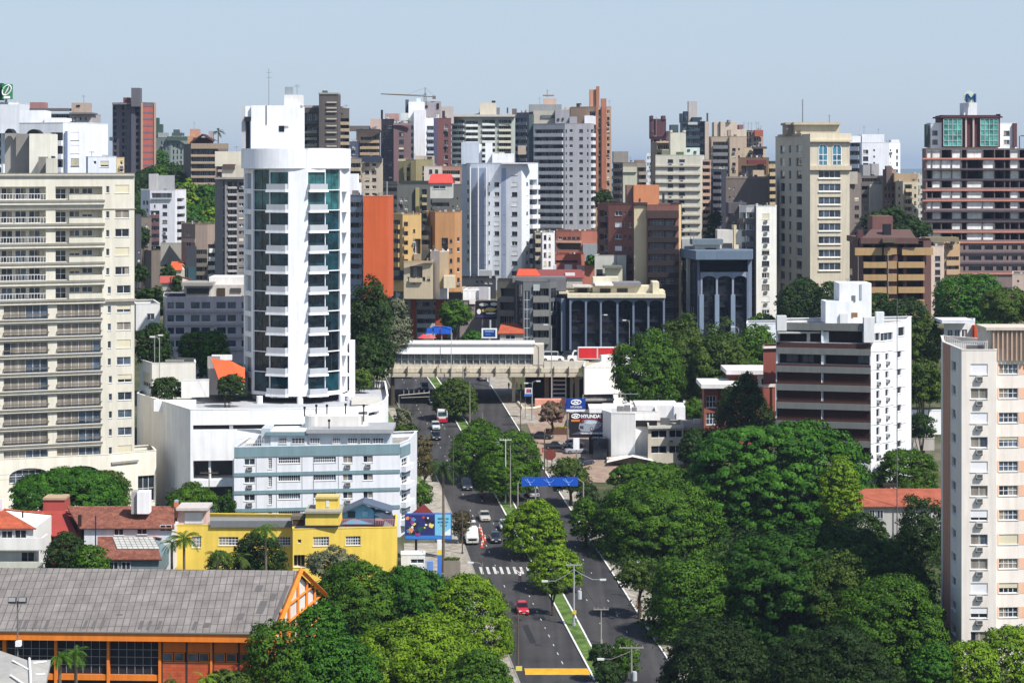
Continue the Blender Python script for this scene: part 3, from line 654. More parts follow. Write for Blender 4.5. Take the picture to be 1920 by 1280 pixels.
# --- yellow building
YEL = (238, 206, 92); YM = M(YEL, var=.07, streak=.1)
b = Bld('commercial_building', 'long yellow painted building with stepped parapet and a roof terrace', [(327, 346), (394, 346.01), (548, 346.02), (549, 342), (743, 344)], 984, YM, depth=12, rc=M((150, 150, 150)), par=.5, sk=-2)
for i, x0, x1, y0, y1 in ((0, 360, 377, 1005, 1026), (1, 410, 447, 1006, 1022), (1, 514, 545, 1006, 1022), (3, 587, 617, 1007, 1024), (3, 648, 676, 1007, 1024)):
    b.win(i, x0, x1, y0, y1, 'c', nx=6, ny=3, shut=.5, dep=.2, gi=1)
b.win(3, 558, 565, 1011, 1018, 'w', nx=1, gi=0); b.win(3, 551, 572, 1040, 1063, 'w', nx=3, gi=0, dep=1.0)
b.box('parapet_wall', 394, 548, 976, 988, 345.7, .3, (132, 134, 136)); b.box('raised_wall', 573, 637, 961, 984.3, 342.1, 6, YM); b.box('roof_slab', 571, 639, 958, 962, 341.7, 7, (176, 172, 160)); b.box('stair_block', 592, 634, 934, 959, 344, 3, YM)
b.box('roof_slab', 591, 635, 931, 935, 343.8, 3.5, (210, 190, 120)); b.box('door', 611, 617, 937, 950, 343.95, .1, (232, 228, 220)); b.box('water_heater', 545, 570, 967, 976, 344, 3, (120, 110, 96)); b.box('shed', 549, 570, 974, 985, 344, 2, (86, 62, 44))
b.box('terrace_room', 332, 387, 957, 984, 348, 4, (236, 200, 186)); b.box('roof_slab', 330, 389, 952, 957, 347, 6, (214, 206, 200)); b.box('roller_door', 346, 380, 960, 981, 347.9, .1, (226, 222, 220))
b.box('pipe', 327, 328.6, 950, 1058, 345.8, .1, (40, 40, 44))
# terrace hut with gable roof
mb = MB(); D = 347; x0, x1, xa = X(634, D), X(741, D), X(680, D); ze, zr, zb = Z(959, D), Z(941, D), Z(984, D)
mb.box(X(640, D), X(700, D), D + 1, D + 5, zb, ze, 0); mb.poly([(X(640, D), D + 1, ze), (X(700, D), D + 1, ze), (xa, D + 1, zr - .2)], 0)
hut = b.add("terrace_hut", mb, M((120, 190, 226)))
mb = MB()
for p, q, zp, zq in ((x0, xa, ze - .2, zr), (xa, X(735, D), zr, ze + .1)):
    for dz in (0, -.12): mb.poly([(p, D - .2, zp + dz), (q, D - .2, zq + dz), (q, D + 5.5, zq + dz), (p, D + 5.5, zp + dz)])
    mb.poly([(p, D - .2, zp), (q, D - .2, zq), (q, D - .2, zq - .25), (p, D - .2, zp - .25)])
mb.poly([(X(700, D), D, ze - .3), (X(735, D), D, ze), (X(742, D), D, zb), (X(736, D), D, zb)]); b.add("terrace_roof", mb, M((96, 108, 128)))
b.box('window', 652, 666, 958, 970, 347.9, .1, (60, 80, 96)); b.box('window', 679, 690, 958, 968, 347.85, .1, (150, 210, 236)); b.box('awning', 692, 722, 959, 970, 349, 3, (112, 196, 236))
mb = MB()
for i in range(34): xx = 633 + i * 3.2; mb.box(X(xx, 344.5), X(xx, 344.5) + .06, 344.5, 344.55, Z(984, 344.5), Z(973, 344.5))
mb.box(X(633, 344.5), X(741, 344.5), 344.56, 344.62, Z(974, 344.5), Z(973, 344.5)); b.add("railing", mb, M((196, 120, 130)))
b.done()
# --- tiled houses
TILE = brickmat((120, 72, 58), (152, 98, 80), (80, 54, 46), .35, .5, ax='xy'); TILEO = brickmat((188, 98, 68), (174, 86, 60), (140, 70, 50), .4, .5, ax='xy'); TILER = M((160, 66, 58), var=.08)
def gable(name, label, x0, x1, ye, yr, De, Dr, yb, wallc, tile, xr0=None, xr1=None, wins=(), extras=(), cat='house', ov=.5, back=True):
    ze, zr = Z(ye, De), Z(yr, Dr); xr0 = x0 if xr0 is None else xr0; xr1 = x1 if xr1 is None else xr1; Db = Dr + (Dr - De)
    e = empty(name, ((X(x0, De) + X(x1, De)) / 2, De, Z(yb, De)), label, cat); base = e.location.copy()
    mb = MB(); a0, a1, r0, r1 = X(x0, De), X(x1, De), X(xr0, Dr), X(xr1, Dr); sh = r0 - a0
    t = .16
    for dz in (0, -t):
        mb.poly([(a0, De, ze + dz), (a1, De, ze + dz), (r1, Dr, zr + dz), (r0, Dr, zr + dz)]); mb.poly([(r0, Dr, zr + dz), (r1, Dr, zr + dz), (a1, Db, ze + dz), (a0, Db, ze + dz)])
    mb.poly([(a0, De, ze), (a1, De, ze), (a1, De, ze - t), (a0, De, ze - t)])
    for q in ((a0, r0), (a1, r1)): mb.poly([(q[0], De, ze), (q[1], Dr, zr), (q[1], Dr, zr - t), (q[0], De, ze - t)]); mb.poly([(q[0], Db, ze), (q[1], Dr, zr), (q[1], Dr, zr - t), (q[0], Db, ze - t)])
    link("roof", mb.mesh("roof", tile, base), parent=e)
    mb = MB(); w0, w1 = a0 + ov, a1 - ov; zb = Z(yb, De); wm = wallc if isinstance(wallc, bpy.types.Material) else M(wallc)
    mb.box(w0, w1, De + ov, Db - ov, zb, ze - t - .02)
    if abs(sh) < 3:
        for xx, rr in ((w0, r0 + ov), (w1, r1 - ov)): mb.poly([(xx, De + ov, ze - t), (xx, Db - ov, ze - t), (rr, Dr, zr - t)])
    link("wall", mb.mesh("wall", wm, base), parent=e)
    Dw = De + ov
    for (p0, p1, q0, q1, kind) in wins:
        me = win_mesh(X(p1, Dw) - X(p0, Dw), Z(q0, Dw) - Z(q1, Dw), kind, 2, 1, 0, .4, 0.0); link("window", me, Vector((X(p0, Dw), Dw - .06, Z(q1, Dw))) - base, parent=e)
    for (nm, p0, p1, q0, q1, D, dp, c) in extras:
        mb = MB(); mb.box(X(p0, D), X(p1, D), D, D + dp, Z(q1, D), Z(q0, D)); link(nm, mb.mesh(nm, c if isinstance(c, bpy.types.Material) else M(c), base), parent=e)
    return e
gable('house', 'white house with orange tiled roof and a long white balcony, lower left edge of photo', -60, 68, 990, 952, 330, 337, 1075, (232, 230, 224), TILEO, -40, 2, wins=((3, 24, 994, 1011, 'w'), (28, 50, 992, 1010, 'w'), (40, 65, 1034, 1052, 'w')),
      extras=(('balcony', -60, 79, 1008, 1030, 328.6, .25, (236, 234, 228)), ('balcony_floor', -60, 79, 1030, 1032, 328.6, 3, (200, 198, 190)), ('side_wall', 76, 80, 1008, 1075, 328.9, 4, (226, 224, 218)), ('balcony_wall', -60, 79, 1053, 1075, 328.6, .3, (222, 222, 206)), ('chimney', 0, 4, 935, 962, 336, 1, (226, 226, 226)), ('vent_pipe', 41, 43.5, 958, 970, 334, .2, (40, 40, 44))))
gable('house', 'house with plain dark red roof and a square red brick tank tower', 52, 146, 1003, 957, 343, 351, 1075, (120, 50, 46), TILER, 40, 122, extras=(('tank_tower', 81, 122, 937, 962, 353, 4, (176, 84, 76)), ('tank_cap', 80, 122.5, 933, 937, 352.8, 4.4, (196, 170, 140)), ('ridge_trim', 122, 146, 956, 957, 351, .2, (210, 120, 100))))
gable('house', 'white house with weathered brown tile roof and a broad white chimney', 150, 327, 990, 948, 340, 349, 1075, (222, 222, 226), TILE, 125, 327, wins=((214, 232, 990, 1003, 'w'), (257, 276, 989, 1001, 'w'), (300, 322, 983, 995, 'n')),
      extras=(('chimney', 257, 279, 922, 963, 343, 2.5, (244, 244, 244)), ('chimney', 246, 257, 922, 963, 343.5, 2.5, (178, 176, 172)), ('chimney', 326, 333, 941, 970, 348, 1.0, (200, 120, 90)), ('chimney_cap', 327, 333, 938, 941, 348, 1, (180, 196, 214)), ('party_wall', 146, 152, 965, 1010, 340.6, .4, (60, 36, 30)), ('downpipe', 178, 180, 966, 1075, 336, .15, (30, 40, 90))))
gable('house_annexe', 'lower brown tiled annexe with a white glass skylight in front of the white house', 182, 303, 1048, 1005, 330, 338, 1080, (120, 140, 146), TILE, 183, 290, wins=((205, 222, 1052, 1070, 'w'), (228, 245, 1052, 1070, 'w')), cat='annexe')
mb = MB(); D1, D2_ = 333.4, 337.6
def rp(px, D): return (X(px, D), D, Z(1048, 330) + (Z(1005, 338) - Z(1048, 330)) * (D - 330) / 8 + .08)
mb.poly([rp(220, D1), rp(300, D1), rp(287, D2_), rp(211, D2_)], 0)
for i in range(9):
    t = i / 8; p, q = rp(220 + 80 * t, D1), rp(211 + 76 * t, D2_); mb.tube([p, q], .05, 4, 1)
for i in range(6): t = i / 5; D = D1 + (D2_ - D1) * t; mb.tube([rp(220 - 9 * t, D), rp(300 - 13 * t, D)], .045, 4, 1)
o = link("skylight", mb.mesh("skylight", [M((206, 206, 200), rough=.3, var=.2), M((140, 138, 130), var=0)])); 
o.parent = [q for q in bpy.data.objects if q.name.startswith('house_annexe')][0]; o.location = -o.parent.location
# --- orange sports hall
ORG = M((232, 130, 44), var=.08, streak=.15); ROOFG = brickmat((122, 116, 112), (136, 130, 126), (92, 88, 86), .72, 1.5, ax='xy', offs=0, ms=.07)
e = empty('sports_hall', (X(250, 251), 251, g(255) - 1), 'large hall with grey sheet roof, orange fascia and orange timber gable, lower left of photo', 'hall'); bs = e.location.copy()
Ae, Be = Vector((X(-120, 252.6), 252.6, 0)), Vector((X(508, 250.6), 250.6, 0)); zE = Z(1187, 250.6)
Ar, Br = Vector((X(-75, 264.6), 264.6, 0)), Vector((X(557, 262.4), 262.4, 0)); zR = Z(1069, 262.4)
Ab, Bb = Vector((X(-30, 276.6), 276.6, 0)), Vector((X(600, 274.2), 274.2, 0))
def v3(p, z): return (p.x, p.y, z)
mb = MB()
for dz in (0, -.2):
    mb.poly([v3(Ae, zE + dz), v3(Be, zE + dz), v3(Br, zR + dz), v3(Ar, zR + dz)]); mb.poly([v3(Ar, zR + dz), v3(Br, zR + dz), v3(Bb, zE + dz), v3(Ab, zE + dz)])
link("roof", mb.mesh("roof", ROOFG, bs), parent=e)
mb = MB()        # darker patched sheets
rr = random.Random(5)
def onroof(s, t, h=.03):
    p = Ae + (Be - Ae) * s + ((Ar - Ae) + ((Br - Be) - (Ar - Ae)) * s) * t; return (p.x, p.y, zE + (zR - zE) * t + h)
for s in (.255, .285, .32, .435, .46, .485, .60, .625, .655, .235, .015, .76, .05): mb.poly([onroof(s, .04), onroof(s + .010, .04), onroof(s + .010, .17), onroof(s, .17)])
for s, t, ds, dt in ((.79, .08, .02, .07), (.88, .2, .02, .1), (.93, .3, .022, .2), (.985, .15, .012, .6), (.9, .65, .02, .1), (.955, .5, .015, .12), (.52, .25, .02, .02)): mb.poly([onroof(s, t), onroof(s + ds, t), onroof(s + ds, t + dt), onroof(s, t + dt)])
link("roof_patch", mb.mesh("roof_patch", M((104, 100, 98), var=.1, streak=0), bs), parent=e)
mb = MB(); du = (Be - Ae).normalized(); nb = Vector((-du.y, du.x, 0))
mb.obox(Ae - nb * .12, du, (Be - Ae).length, nb, .12, zE - .95, zE - .08); link("fascia", mb.mesh("fascia", ORG, bs), parent=e)
mb = MB(); mb.obox(Ae - nb * .3, du, (Be - Ae).length, nb, .3, zE - .08, zE + .02); link("gutter", mb.mesh("gutter", M((120, 124, 120), var=0), bs), parent=e)
zB = g(251) - 1.5; wl = Ae + nb * 1.2
mb = MB(); mb.obox(wl + nb * .3, du, (Be - Ae).length - 1, nb, 21, zB, zE - .96); link("wall", mb.mesh("wall", M((44, 44, 48), var=.2), bs), parent=e)
def hx(px): return (X(px, 251.5) - wl.x) / du.x
def Zw(y): return Z(y, 252.4)
for px0, px1 in ((-2, 5), (97, 102), (197, 202), (295, 300), (393, 397), (490, 494)):
    mb = MB(); mb.obox(wl - nb * .2 + du * hx(px0), du, hx(px1) - hx(px0), nb, .49, zB, zE - .96); link("post", mb.mesh("post", ORG, bs), parent=e)
for x0, x1 in ((-90, -2), (5, 97), (102, 197), (202, 295)):
    mb = MB(); u0, u1 = hx(x0), hx(x1); q = wl + du * u0 + nb * .25
    for i in range(1, 6): mb.obox(wl + nb * .2 + du * (u0 + (u1 - u0) * i / 6), du, .06, nb, .05, Zw(1264), zE - .96)
    for y in (1219, 1233, 1248): mb.obox(wl + nb * .15 + du * u0, du, u1 - u0, nb, .05, Zw(y), Zw(y) + .06)
    mb.obox(wl - nb * .05 + du * u0, du, u1 - u0, nb, .3, Zw(1276), Zw(1265), 1)
    link("window_frame", mb.mesh("window_frame", [M((150, 152, 156), var=0), ORG], bs), parent=e)
for x0, x1 in ((300, 346), (347, 393), (397, 445), (446, 490), (494, 540)):
    u0, u1 = hx(x0), hx(x1); mb = MB(); mb.obox(wl + du * u0, du, u1 - u0, nb, .28, Zw(1222), zE - .96, 0); mb.obox(wl + du * u0, du, u1 - u0, nb, .28, zB, Zw(1240), 1)
    mb.obox(wl - nb * .06 + du * u0, du, .16, nb, .05, zB, zE - .96, 2); mb.obox(wl - nb * .04 + du * u0, du, u1 - u0, nb, .05, Zw(1241.5), Zw(1240), 3)
    link("wall_panel", mb.mesh("wall_panel", [M((214, 112, 40)), brickmat((196, 96, 62), (184, 86, 54), (160, 80, 54), .8, .3), M((70, 60, 56), var=0), M((220, 150, 90), var=0)], bs), parent=e)
    for k in (0, 1):
        ua = u0 + (u1 - u0) * (.06 + .47 * k); me = win_mesh((u1 - u0) * .42, Zw(1223) - Zw(1239), 'n', 1, 1, 3, 0, .02, ORG); p = wl + du * ua + nb * .05; link("window", me, Vector((p.x, p.y, Zw(1239))) - bs, (0, 0, math.atan2(du.y, du.x)), parent=e)
mb = MB()      # timber gable
gv = (Bb - Be).normalized(); go = Vector((gv.y, -gv.x, 0)) 
def gp(t, z, o=0): p = Be + (Bb - Be) * t + go * o; return (p.x, p.y, z)
mb2 = MB(); mb2.poly([gp(.06, zB), gp(.94, zB), gp(.94, zE), gp(.5, zR - .3), gp(.06, zE)]); link("gable_wall", mb2.mesh("gable_wall", M((226, 222, 214)), bs), parent=e)
def beam(a, c, r=.16): mb.tube([a, c], r, 4)
beam(gp(-.04, zE - .3, .5), gp(.5, zR + .05, .5), .3); beam(gp(.5, zR + .05, .5), gp(1.04, zE - .3, .5), .3)
for t in (.15, .32, .5, .68, .85):
    zt = zE + (zR - zE) * (1 - abs(t - .5) * 2); beam(gp(t, zB, .12), gp(t, zt - .2, .12), .2)
for z in (zE - .2, zE + 1.6, zE - 2.6): 
    h = .5 - .44 * max(0, (z - zE) / (zR - zE)); beam(gp(.5 - h, z, .13), gp(.5 + h, z, .13), .16)
link("gable_frame", mb.mesh("gable_frame", ORG, bs), parent=e)
for t in (.2, .37, .55, .72): mb = MB(); mb.poly([gp(t, zE - 2.2, .06), gp(t + .1, zE - 2.2, .06), gp(t + .1, zE - .5, .06), gp(t, zE - .5, .06)]); link("gable_window", mb.mesh("gable_window", GL[0], bs), parent=e)
# --- grey metal roof corner at the lower left
e = empty('canopy_roof', (X(30, 215), 215, g(215)), 'pale grey metal canopy with white ribs at the lower left corner of photo', 'canopy'); bs = e.location.copy()
mb = MB(); q = lambda px, py, D: tuple(P(px, py, D)); top = [q(-40, 1215, 216), q(0, 1219, 216), q(52, 1237, 213), q(95, 1236, 216), q(82, 1300, 206), q(-40, 1300, 205)]
mb.poly(top); mb.poly([(a[0], a[1], a[2] - .5) for a in top])
for a, c in zip(top, top[1:] + top[:1]): mb.poly([a, c, (c[0], c[1], c[2] - .5), (a[0], a[1], a[2] - .5)])
link("roof_sheet", mb.mesh("roof_sheet", M((176, 174, 168), var=.12), bs), parent=e)
mb = MB()
for a, c in (((24, 1243, 212.6), (58, 1262, 210.6)), ((20, 1270, 209), (50, 1290, 206.9)), ((62, 1248, 213), (86, 1245, 214.5)), ((58, 1270, 210), (84, 1268, 211)), ((55, 1238, 213), (58, 1295, 206.5))):
    A_, C_ = P(*a), P(*c); A_.z += .25; C_.z += .25; mb.tube([A_, C_], .1, 4)
link("rib", mb.mesh("rib", M((232, 230, 226), var=0), bs), parent=e)
mb = MB(); 
for px, D in ((0, 210), (60, 211)): mb.cyl(X(px, D), D, .15, g(D) - .5, Z(1262, D), 8)
link("post", mb.mesh("post", STEEL, bs), parent=e)
# --- right-hand white and peach tower
PW = (238, 229, 219); PE = (236, 190, 160)
b = Bld('apartment_building', 'tall white and peach apartment block with roller shutters and air conditioners, right edge of photo', [(1768, 313.5), (1795, 303), (1803, 300), (1868, 300), (1869, 301.4), (1940, 301.8)], 656, PW, depth=12, ref=2, sk=9)
b.mat = M(PW); rr = random.Random(3)
for k in range(12):
    y = 682 + 45.6 * k
    b.win(3 - 1, 1820, 1852, y, y + 20, rr.choice('sssc'), nx=2, shut=rr.choice((1, 1, .7, .6)), dep=.22, ref=1803, ac=(k != 1 or True), sm=M((232, 232, 234), streak=.04))
    b.win(4, 1873, 1909, y, y + 19, rr.choice('cwcs'), nx=4, ny=2, dep=.22, ref=1870, gi=rr.choice((0, 1, 3)))
    b.win(0, 1784, 1792, y + 2, y + 20, 'w', nx=1, dep=.25, ref=1803)
    for x0, x1 in ((1869.5, 1872.6), (1910, 1935)): b.band(4, x0, x1, y - 1, y + 20, .03, PE, "tinted_panel", 1870)
b.band(0, 1768.5, 1782, 656, 1240, .04, (198, 146, 122), "tinted_panel", 1803);  # peach darkened to paint in the shade of this side face
b.box('stair_block', 1850, 1940, 618, 682, 301.5, 6, (238, 226, 208)); b.box('roof_slab', 1849, 1940, 614, 619, 300.8, 7, (226, 214, 196))
mb = MB()
for i in range(9): xx = 1861 + i * 8.6; mb.box(X(xx, 301.2), X(xx, 301.2) + .2, 301.0, 301.5, Z(676, 301), Z(620, 301))
b.add("fin", mb, M((206, 176, 154)))
mb = MB()
for i in range(24): xx = 1769 + i * 3.4; D = 312 - max(0, 10 * (1 - abs(0))) * 0 if False else (313 - (xx - 1768) * .35 if xx < 1803 else 300.4); mb.box(X(xx, D), X(xx, D) + .05, D, D + .05, Z(656, 300), Z(640, 300))
mb.box(X(1803, 300.4), X(1850, 300.4), 300.4, 300.46, Z(641, 300), Z(640, 300)); mb.tube([(X(1768, 313), 313, Z(641, 300)), (X(1803, 300.4), 300.4, Z(641, 300))], .04, 4); b.add("railing", mb, FRAME)
mb = MB()
for i in range(30): mb.box(X(1812 + i * 1.1, 300.3), X(1812 + i * 1.1, 300.3) + .04, 300.3, 300.34, Z(656, 300), Z(647, 300))
b.add("grille", mb, BLACK); b.antenna(1840, 610, 656, 306, .04)
b.done([M((90, 88, 86)), DARK, WHT])
# --- brown and white apartment block
b = Bld('apartment_building', 'mid-rise block with dark brown brick balconies, grey bands and a bright white side wall', [(1455, 396.5), (1633, 392), (1650, 394), (1675, 398), (1697, 402)], 606, (238, 239, 242), depth=13, par=.6, sk=14)
b.pts; BR = (84, 54, 48); GB = (128, 130, 128)
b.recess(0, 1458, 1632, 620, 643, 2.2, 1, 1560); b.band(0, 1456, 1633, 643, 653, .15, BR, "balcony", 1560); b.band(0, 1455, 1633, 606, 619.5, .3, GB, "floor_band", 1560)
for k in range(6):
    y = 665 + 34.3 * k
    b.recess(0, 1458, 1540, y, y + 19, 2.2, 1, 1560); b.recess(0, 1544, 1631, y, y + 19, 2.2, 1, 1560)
    b.band(0, 1456, 1633, y - 12, y - 0.4, .45, GB, "floor_band", 1560); b.band(0, 1456, 1633, y + 18.5, y + 22.5, .2, BR, "balcony", 1560)
    aa, d, L = b.fr(0); nn = Vector((-d.y, d.x)); 
    for px in (1470, 1500, 1552, 1585, 1605):
        if rr.random() < .7: p = aa + d * b.u(0, px) + nn * 2.1; b.wins.append((2.0, 1.4, 'n', 2, 1, rr.choice((0, 0, 2)), 0, .03, M((60, 60, 62), var=0), None, (p.x, p.y, b.zz(0, y + 18, 1560)), math.atan2(d.y, d.x)))
    for f, x0, x1, a in ((1, 1641, 1647, True), (2, 1660, 1666, True), (3, 1683, 1690, False)):
        b.win(f, x0, x1, y + 1, y + 14, 'w', nx=1, ref=1633, ac=a, dep=.2, gi=0) if f != 1 else b.win(f, 1643, 1649, y, y + 15, 'w', nx=1, ref=None, ac=a, gi=0)
    for f in (1, 2, 3): b.band(f, (1633, 1650, 1675)[f - 1], (1650, 1675, 1697)[f - 1], y - 5, y - 4.4, .03, (60, 60, 64), "joint", 1633 if f == 1 else None)
b.band(0, 1456, 1633, 688, 850, .0, BR, "brick_facing", 1560, inn=-.0)
b.win(1, 1635, 1650, 625, 640, 'w', nx=2, dep=.2, gi=0); b.win(2, 1651, 1674, 625, 640, 'w', nx=3, dep=.2, gi=1); b.win(3, 1684, 1696, 615, 632, 'w', nx=1, gi=0)
for nm, x0, x1, y0, y1, D, dp, c in (('penthouse', 1574, 1634, 531, 606, 400, 7, (240, 241, 244)), ('penthouse', 1548, 1600, 565, 606, 399, 6, (236, 238, 240)), ('chimney', 1643, 1658, 585, 606, 399, 1.5, (226, 232, 232)), ('parapet_block', 1620, 1640, 595, 642, 391.5, 1.5, (226, 228, 230)), ('parapet_block', 1457, 1475, 592, 620, 395.2, 1.8, (214, 216, 216)), ('door', 1575, 1590, 588, 606, 398.6, .3, (220, 222, 222)), ('window', 1597, 1604, 554, 566, 399.9, .2, (120, 124, 130)), ('louvre', 1597, 1608, 586, 595, 398.9, .1, (150, 110, 76)), ('panel', 1612, 1616, 533, 562, 399.9, .15, (176, 182, 190)), ('awning', 1459, 1538, 622, 625, 395.2, 1.0, (206, 206, 200)), ('curtain', 1513, 1519, 622, 645, 396.8, .3, (226, 224, 214)), ('post', 1540, 1544, 620, 835, 394.3, .35, (226, 230, 236)), ('wall_panel', 1543, 1554, 622, 645, 394.6, .3, (224, 226, 228))):
    b.box(nm, x0, x1, y0, y1, D, dp, c)
b.antenna(1590, 522, 531, 402, .05)
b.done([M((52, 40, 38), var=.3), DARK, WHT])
AB = 'apartment_building'
# ================================================================ middle distance
def fr4(x0, x1, D, dd=0): return [(x0, D), (x1, D + dd)]
# --- arcaded office L1
def arcade(b, f, xs, ysp, yap, ytop, ybot, D, pm, ref, pw=3.0, gl=None):
    """row of tall arches: piers standing proud, arched heads between them"""
    a, d, L = b.fr(f); nn = Vector((d.y, -d.x)); us = [b.u(f, x) for x in xs]; zt, zs, za, zb = Z(ytop, D), Z(ysp, D), Z(yap, D), Z(ybot, D)
    for i, u in enumerate(us):
        mb = MB(); mb.obox(a + d * (u - .22), d, .44, nn, 1.1, zb, zt); b.add("pier", mb, pm)
    for u0, u1 in zip(us, us[1:]):
        mb = MB(); n = 10; u0 += .225; u1 -= .225
        for i in range(n):
            def pt(i): t = math.pi * i / n; return ((u0 + u1) / 2 - (u1 - u0) / 2 * math.cos(t), zs + (za - zs) * math.sin(t))
            (ua, z1), (ub, z2) = pt(i), pt(i + 1)
            for o in (.95, .5):
                A, B_ = a + d * ua + nn * o, a + d * ub + nn * o; mb.poly([(A.x, A.y, z1), (B_.x, B_.y, z2), (B_.x, B_.y, zt), (A.x, A.y, zt)])
            A, B_, A2, B2 = a + d * ua + nn * .95, a + d * ub + nn * .95, a + d * ua + nn * .5, a + d * ub + nn * .5; mb.poly([(A.x, A.y, z1), (A2.x, A2.y, z1), (B2.x, B2.y, z2), (B_.x, B_.y, z2)])
        b.add("arch", mb, pm)
DG = glass((26, 34, 50), rough=.08, wob=.4); PIER = M((120, 134, 156), var=.06); NAVY = M((28, 34, 50))
b = Bld('office_building', 'low dark glass office with six arches under a cream attic', [(1038, 568), (1063, 560), (1247, 561)], 557, NAVY, depth=16, ref=1, rc=M((214, 206, 190)), sk=0)
for r in range(4):
    for x0, x1 in zip((1069, 1098, 1126, 1157, 1187, 1215), (1098, 1126, 1157, 1187, 1215, 1244)):
        b.win(1, x0 + 2, x1 - 2, 562 + r * 21, 580 + r * 21, 'n', nx=3, ny=1, gi=2, dep=.6, ref=1063, fm=M((34, 40, 56), var=0))
arcade(b, 1, (1069, 1098, 1126, 1157, 1187, 1215, 1244), 570, 562.5, 557, 655, 560, PIER, 1063)
arcade(b, 0, (1039, 1060), 570, 563, 557, 655, 566, PIER, 1063)
CRM = (236, 226, 196)
for nm, x0, x1, y0, y1, D, dp, c in (('attic_band', 1064, 1248, 551, 558.5, 558.6, 14, CRM), ('attic', 1111, 1224, 537, 552, 563, 9, CRM), ('attic', 1224, 1236, 529, 552, 561, 9, CRM), ('attic', 1236, 1247, 545, 552, 561, 9, CRM), ('roof_slab', 1074, 1110, 536, 539, 562, 8, (214, 208, 198)), ('roof_slab', 1116, 1150, 532, 536, 561, 9, (240, 236, 226)), ('roof_slab', 1150, 1202, 530, 537, 562, 9, (140, 138, 142)), ('attic', 1078, 1104, 540, 551, 564, 5, (180, 160, 126)), ('window', 1125, 1145, 541, 549, 562.8, .2, (60, 56, 52)), ('window', 1157, 1177, 541, 548, 562.8, .2, (70, 66, 62)), ('window', 1083, 1101, 541, 549, 563.8, .2, (60, 52, 44)), ('attic', 1112, 1160, 520, 532, 568, 6, (232, 224, 200)), ('roof_terrace', 1048, 1066, 547, 551, 563, 8, (220, 208, 180))): b.box(nm, x0, x1, y0, y1, D, dp, c)
b.done([M((30, 34, 44)), DARK, WHT])
# --- arcaded office L2
b = Bld('office_building', 'dark glass office with deep grey-blue roof slab and three tall arches', [(1279, 588), (1306, 572), (1408, 573)], 487, NAVY, depth=14, ref=1, sk=0)
b.recess(1, 1310, 1401, 489, 509, 3.0, 1)
for r in range(5):
    for x0, x1 in ((1316, 1342), (1346, 1371), (1375, 1398)): b.win(1, x0, x1, 513 + r * 21, 531 + r * 21, 'n', nx=3, gi=2, dep=.7, ref=1306, fm=M((30, 38, 54), var=0))
for r in range(6): b.win(0, 1282, 1290, 492 + r * 21, 510 + r * 21, 'n', nx=2, gi=2, dep=.3, ref=1306); b.win(0, 1294, 1302, 492 + r * 21, 510 + r * 21, 'n', nx=2, gi=2, dep=.3, ref=1306)
arcade(b, 1, (1314, 1343, 1373, 1401), 524, 517, 510, 625, 572, M((158, 166, 186), var=.05), 1306)
b.band(0, 1291, 1294, 487, 625, .6, (176, 176, 170), "pier", 1306); b.band(1, 1307, 1311, 487, 625, 1.0, (96, 112, 136), "pier", 1306); b.band(1, 1401, 1408, 487, 625, 1.2, (128, 142, 164), "pier", 1306)
for x in (1314, 1343, 1373): b.band(1, x - 4, x + 4, 552, 625, 1.3, (140, 158, 180), "pier_base", 1306)
mb = MB(); z0, z1 = Z(487, 568), Z(475, 568); mb.prism([(X(1275, 586), 586), (X(1305, 568), 568), (X(1411, 569), 569), (X(1413, 590), 590), (X(1290, 600), 600)], z0 + .02, z1 + .6); b.add("roof_slab", mb, M((112, 130, 150)))
for nm, x0, x1, y0, y1, D, dp, c in (('penthouse', 1303, 1350, 458, 476, 578, 6, (220, 214, 202)), ('roof_slab', 1298, 1356, 449, 459, 577, 8, (120, 134, 144)), ('penthouse', 1345, 1376, 431, 476, 584, 6, (228, 222, 212)), ('penthouse', 1376, 1381, 422, 476, 583.8, 6, (236, 220, 180)), ('penthouse', 1381, 1397, 431, 476, 584.2, 6, (232, 226, 218)), ('window', 1323, 1343, 465, 475, 577.8, .2, (50, 46, 44)), ('window', 1355, 1373, 456, 464, 583.8, .2, (70, 68, 72)), ('chimney', 1376, 1385, 459, 471, 582, 1.5, (240, 226, 190)), ('plant_box', 1279, 1300, 448, 474, 586, 5, (190, 194, 196))): b.box(nm, x0, x1, y0, y1, D, dp, c)
b.antenna(1301, 432, 450, 580, .05); b.antenna(1295, 430, 450, 582, .05)
b.done([M((26, 26, 34)), DARK, WHT])
# --- slanted glass office left of it
GA = M((112, 116, 118))
b = Bld('office_building', 'grey office with balconies and a slanting glass edge, left of the arched office', [(967, 566), (981, 560), (997, 560.5), (1031, 561), (1047, 566)], 528, GA, depth=14, ref=1, sk=0)
b.win(0, 969, 979, 534, 650, 'n', nx=2, ny=6, gi=2, dep=.2, ref=981); b.win(1, 983, 994, 545, 650, 'n', nx=2, ny=6, gi=1, dep=.2)
for r in range(4): b.bal(2, 999, 1029, 541 + 26 * r, 26, 1, 12, (136, 136, 132), dep=2, out=.8, cols=2, ref=981); b.win(3, 1033, 1044, 541 + 25 * r, 560 + 25 * r, 'n', nx=2, gi=2, ref=1031)
b.box('roof_panel', 1000, 1012, 533, 545, 560, .3, (190, 196, 196)); b.box('attic', 1030, 1062, 523, 545, 565, 6, (120, 120, 124)); b.box('penthouse', 961, 1060, 520, 530, 566, 8, (126, 126, 128)); b.done([M((40, 42, 46)), DARK, WHT])
b = Bld('office_building', 'narrow brown-grey block with open loggias beside the slanted glass office', [(932, 572), (972, 570)], 526, (122, 116, 108), depth=12, sk=0)
b.bal(0, 938, 966, 540, 26, 3, 11, (140, 132, 122), dep=2, out=.4, cols=2); b.done()
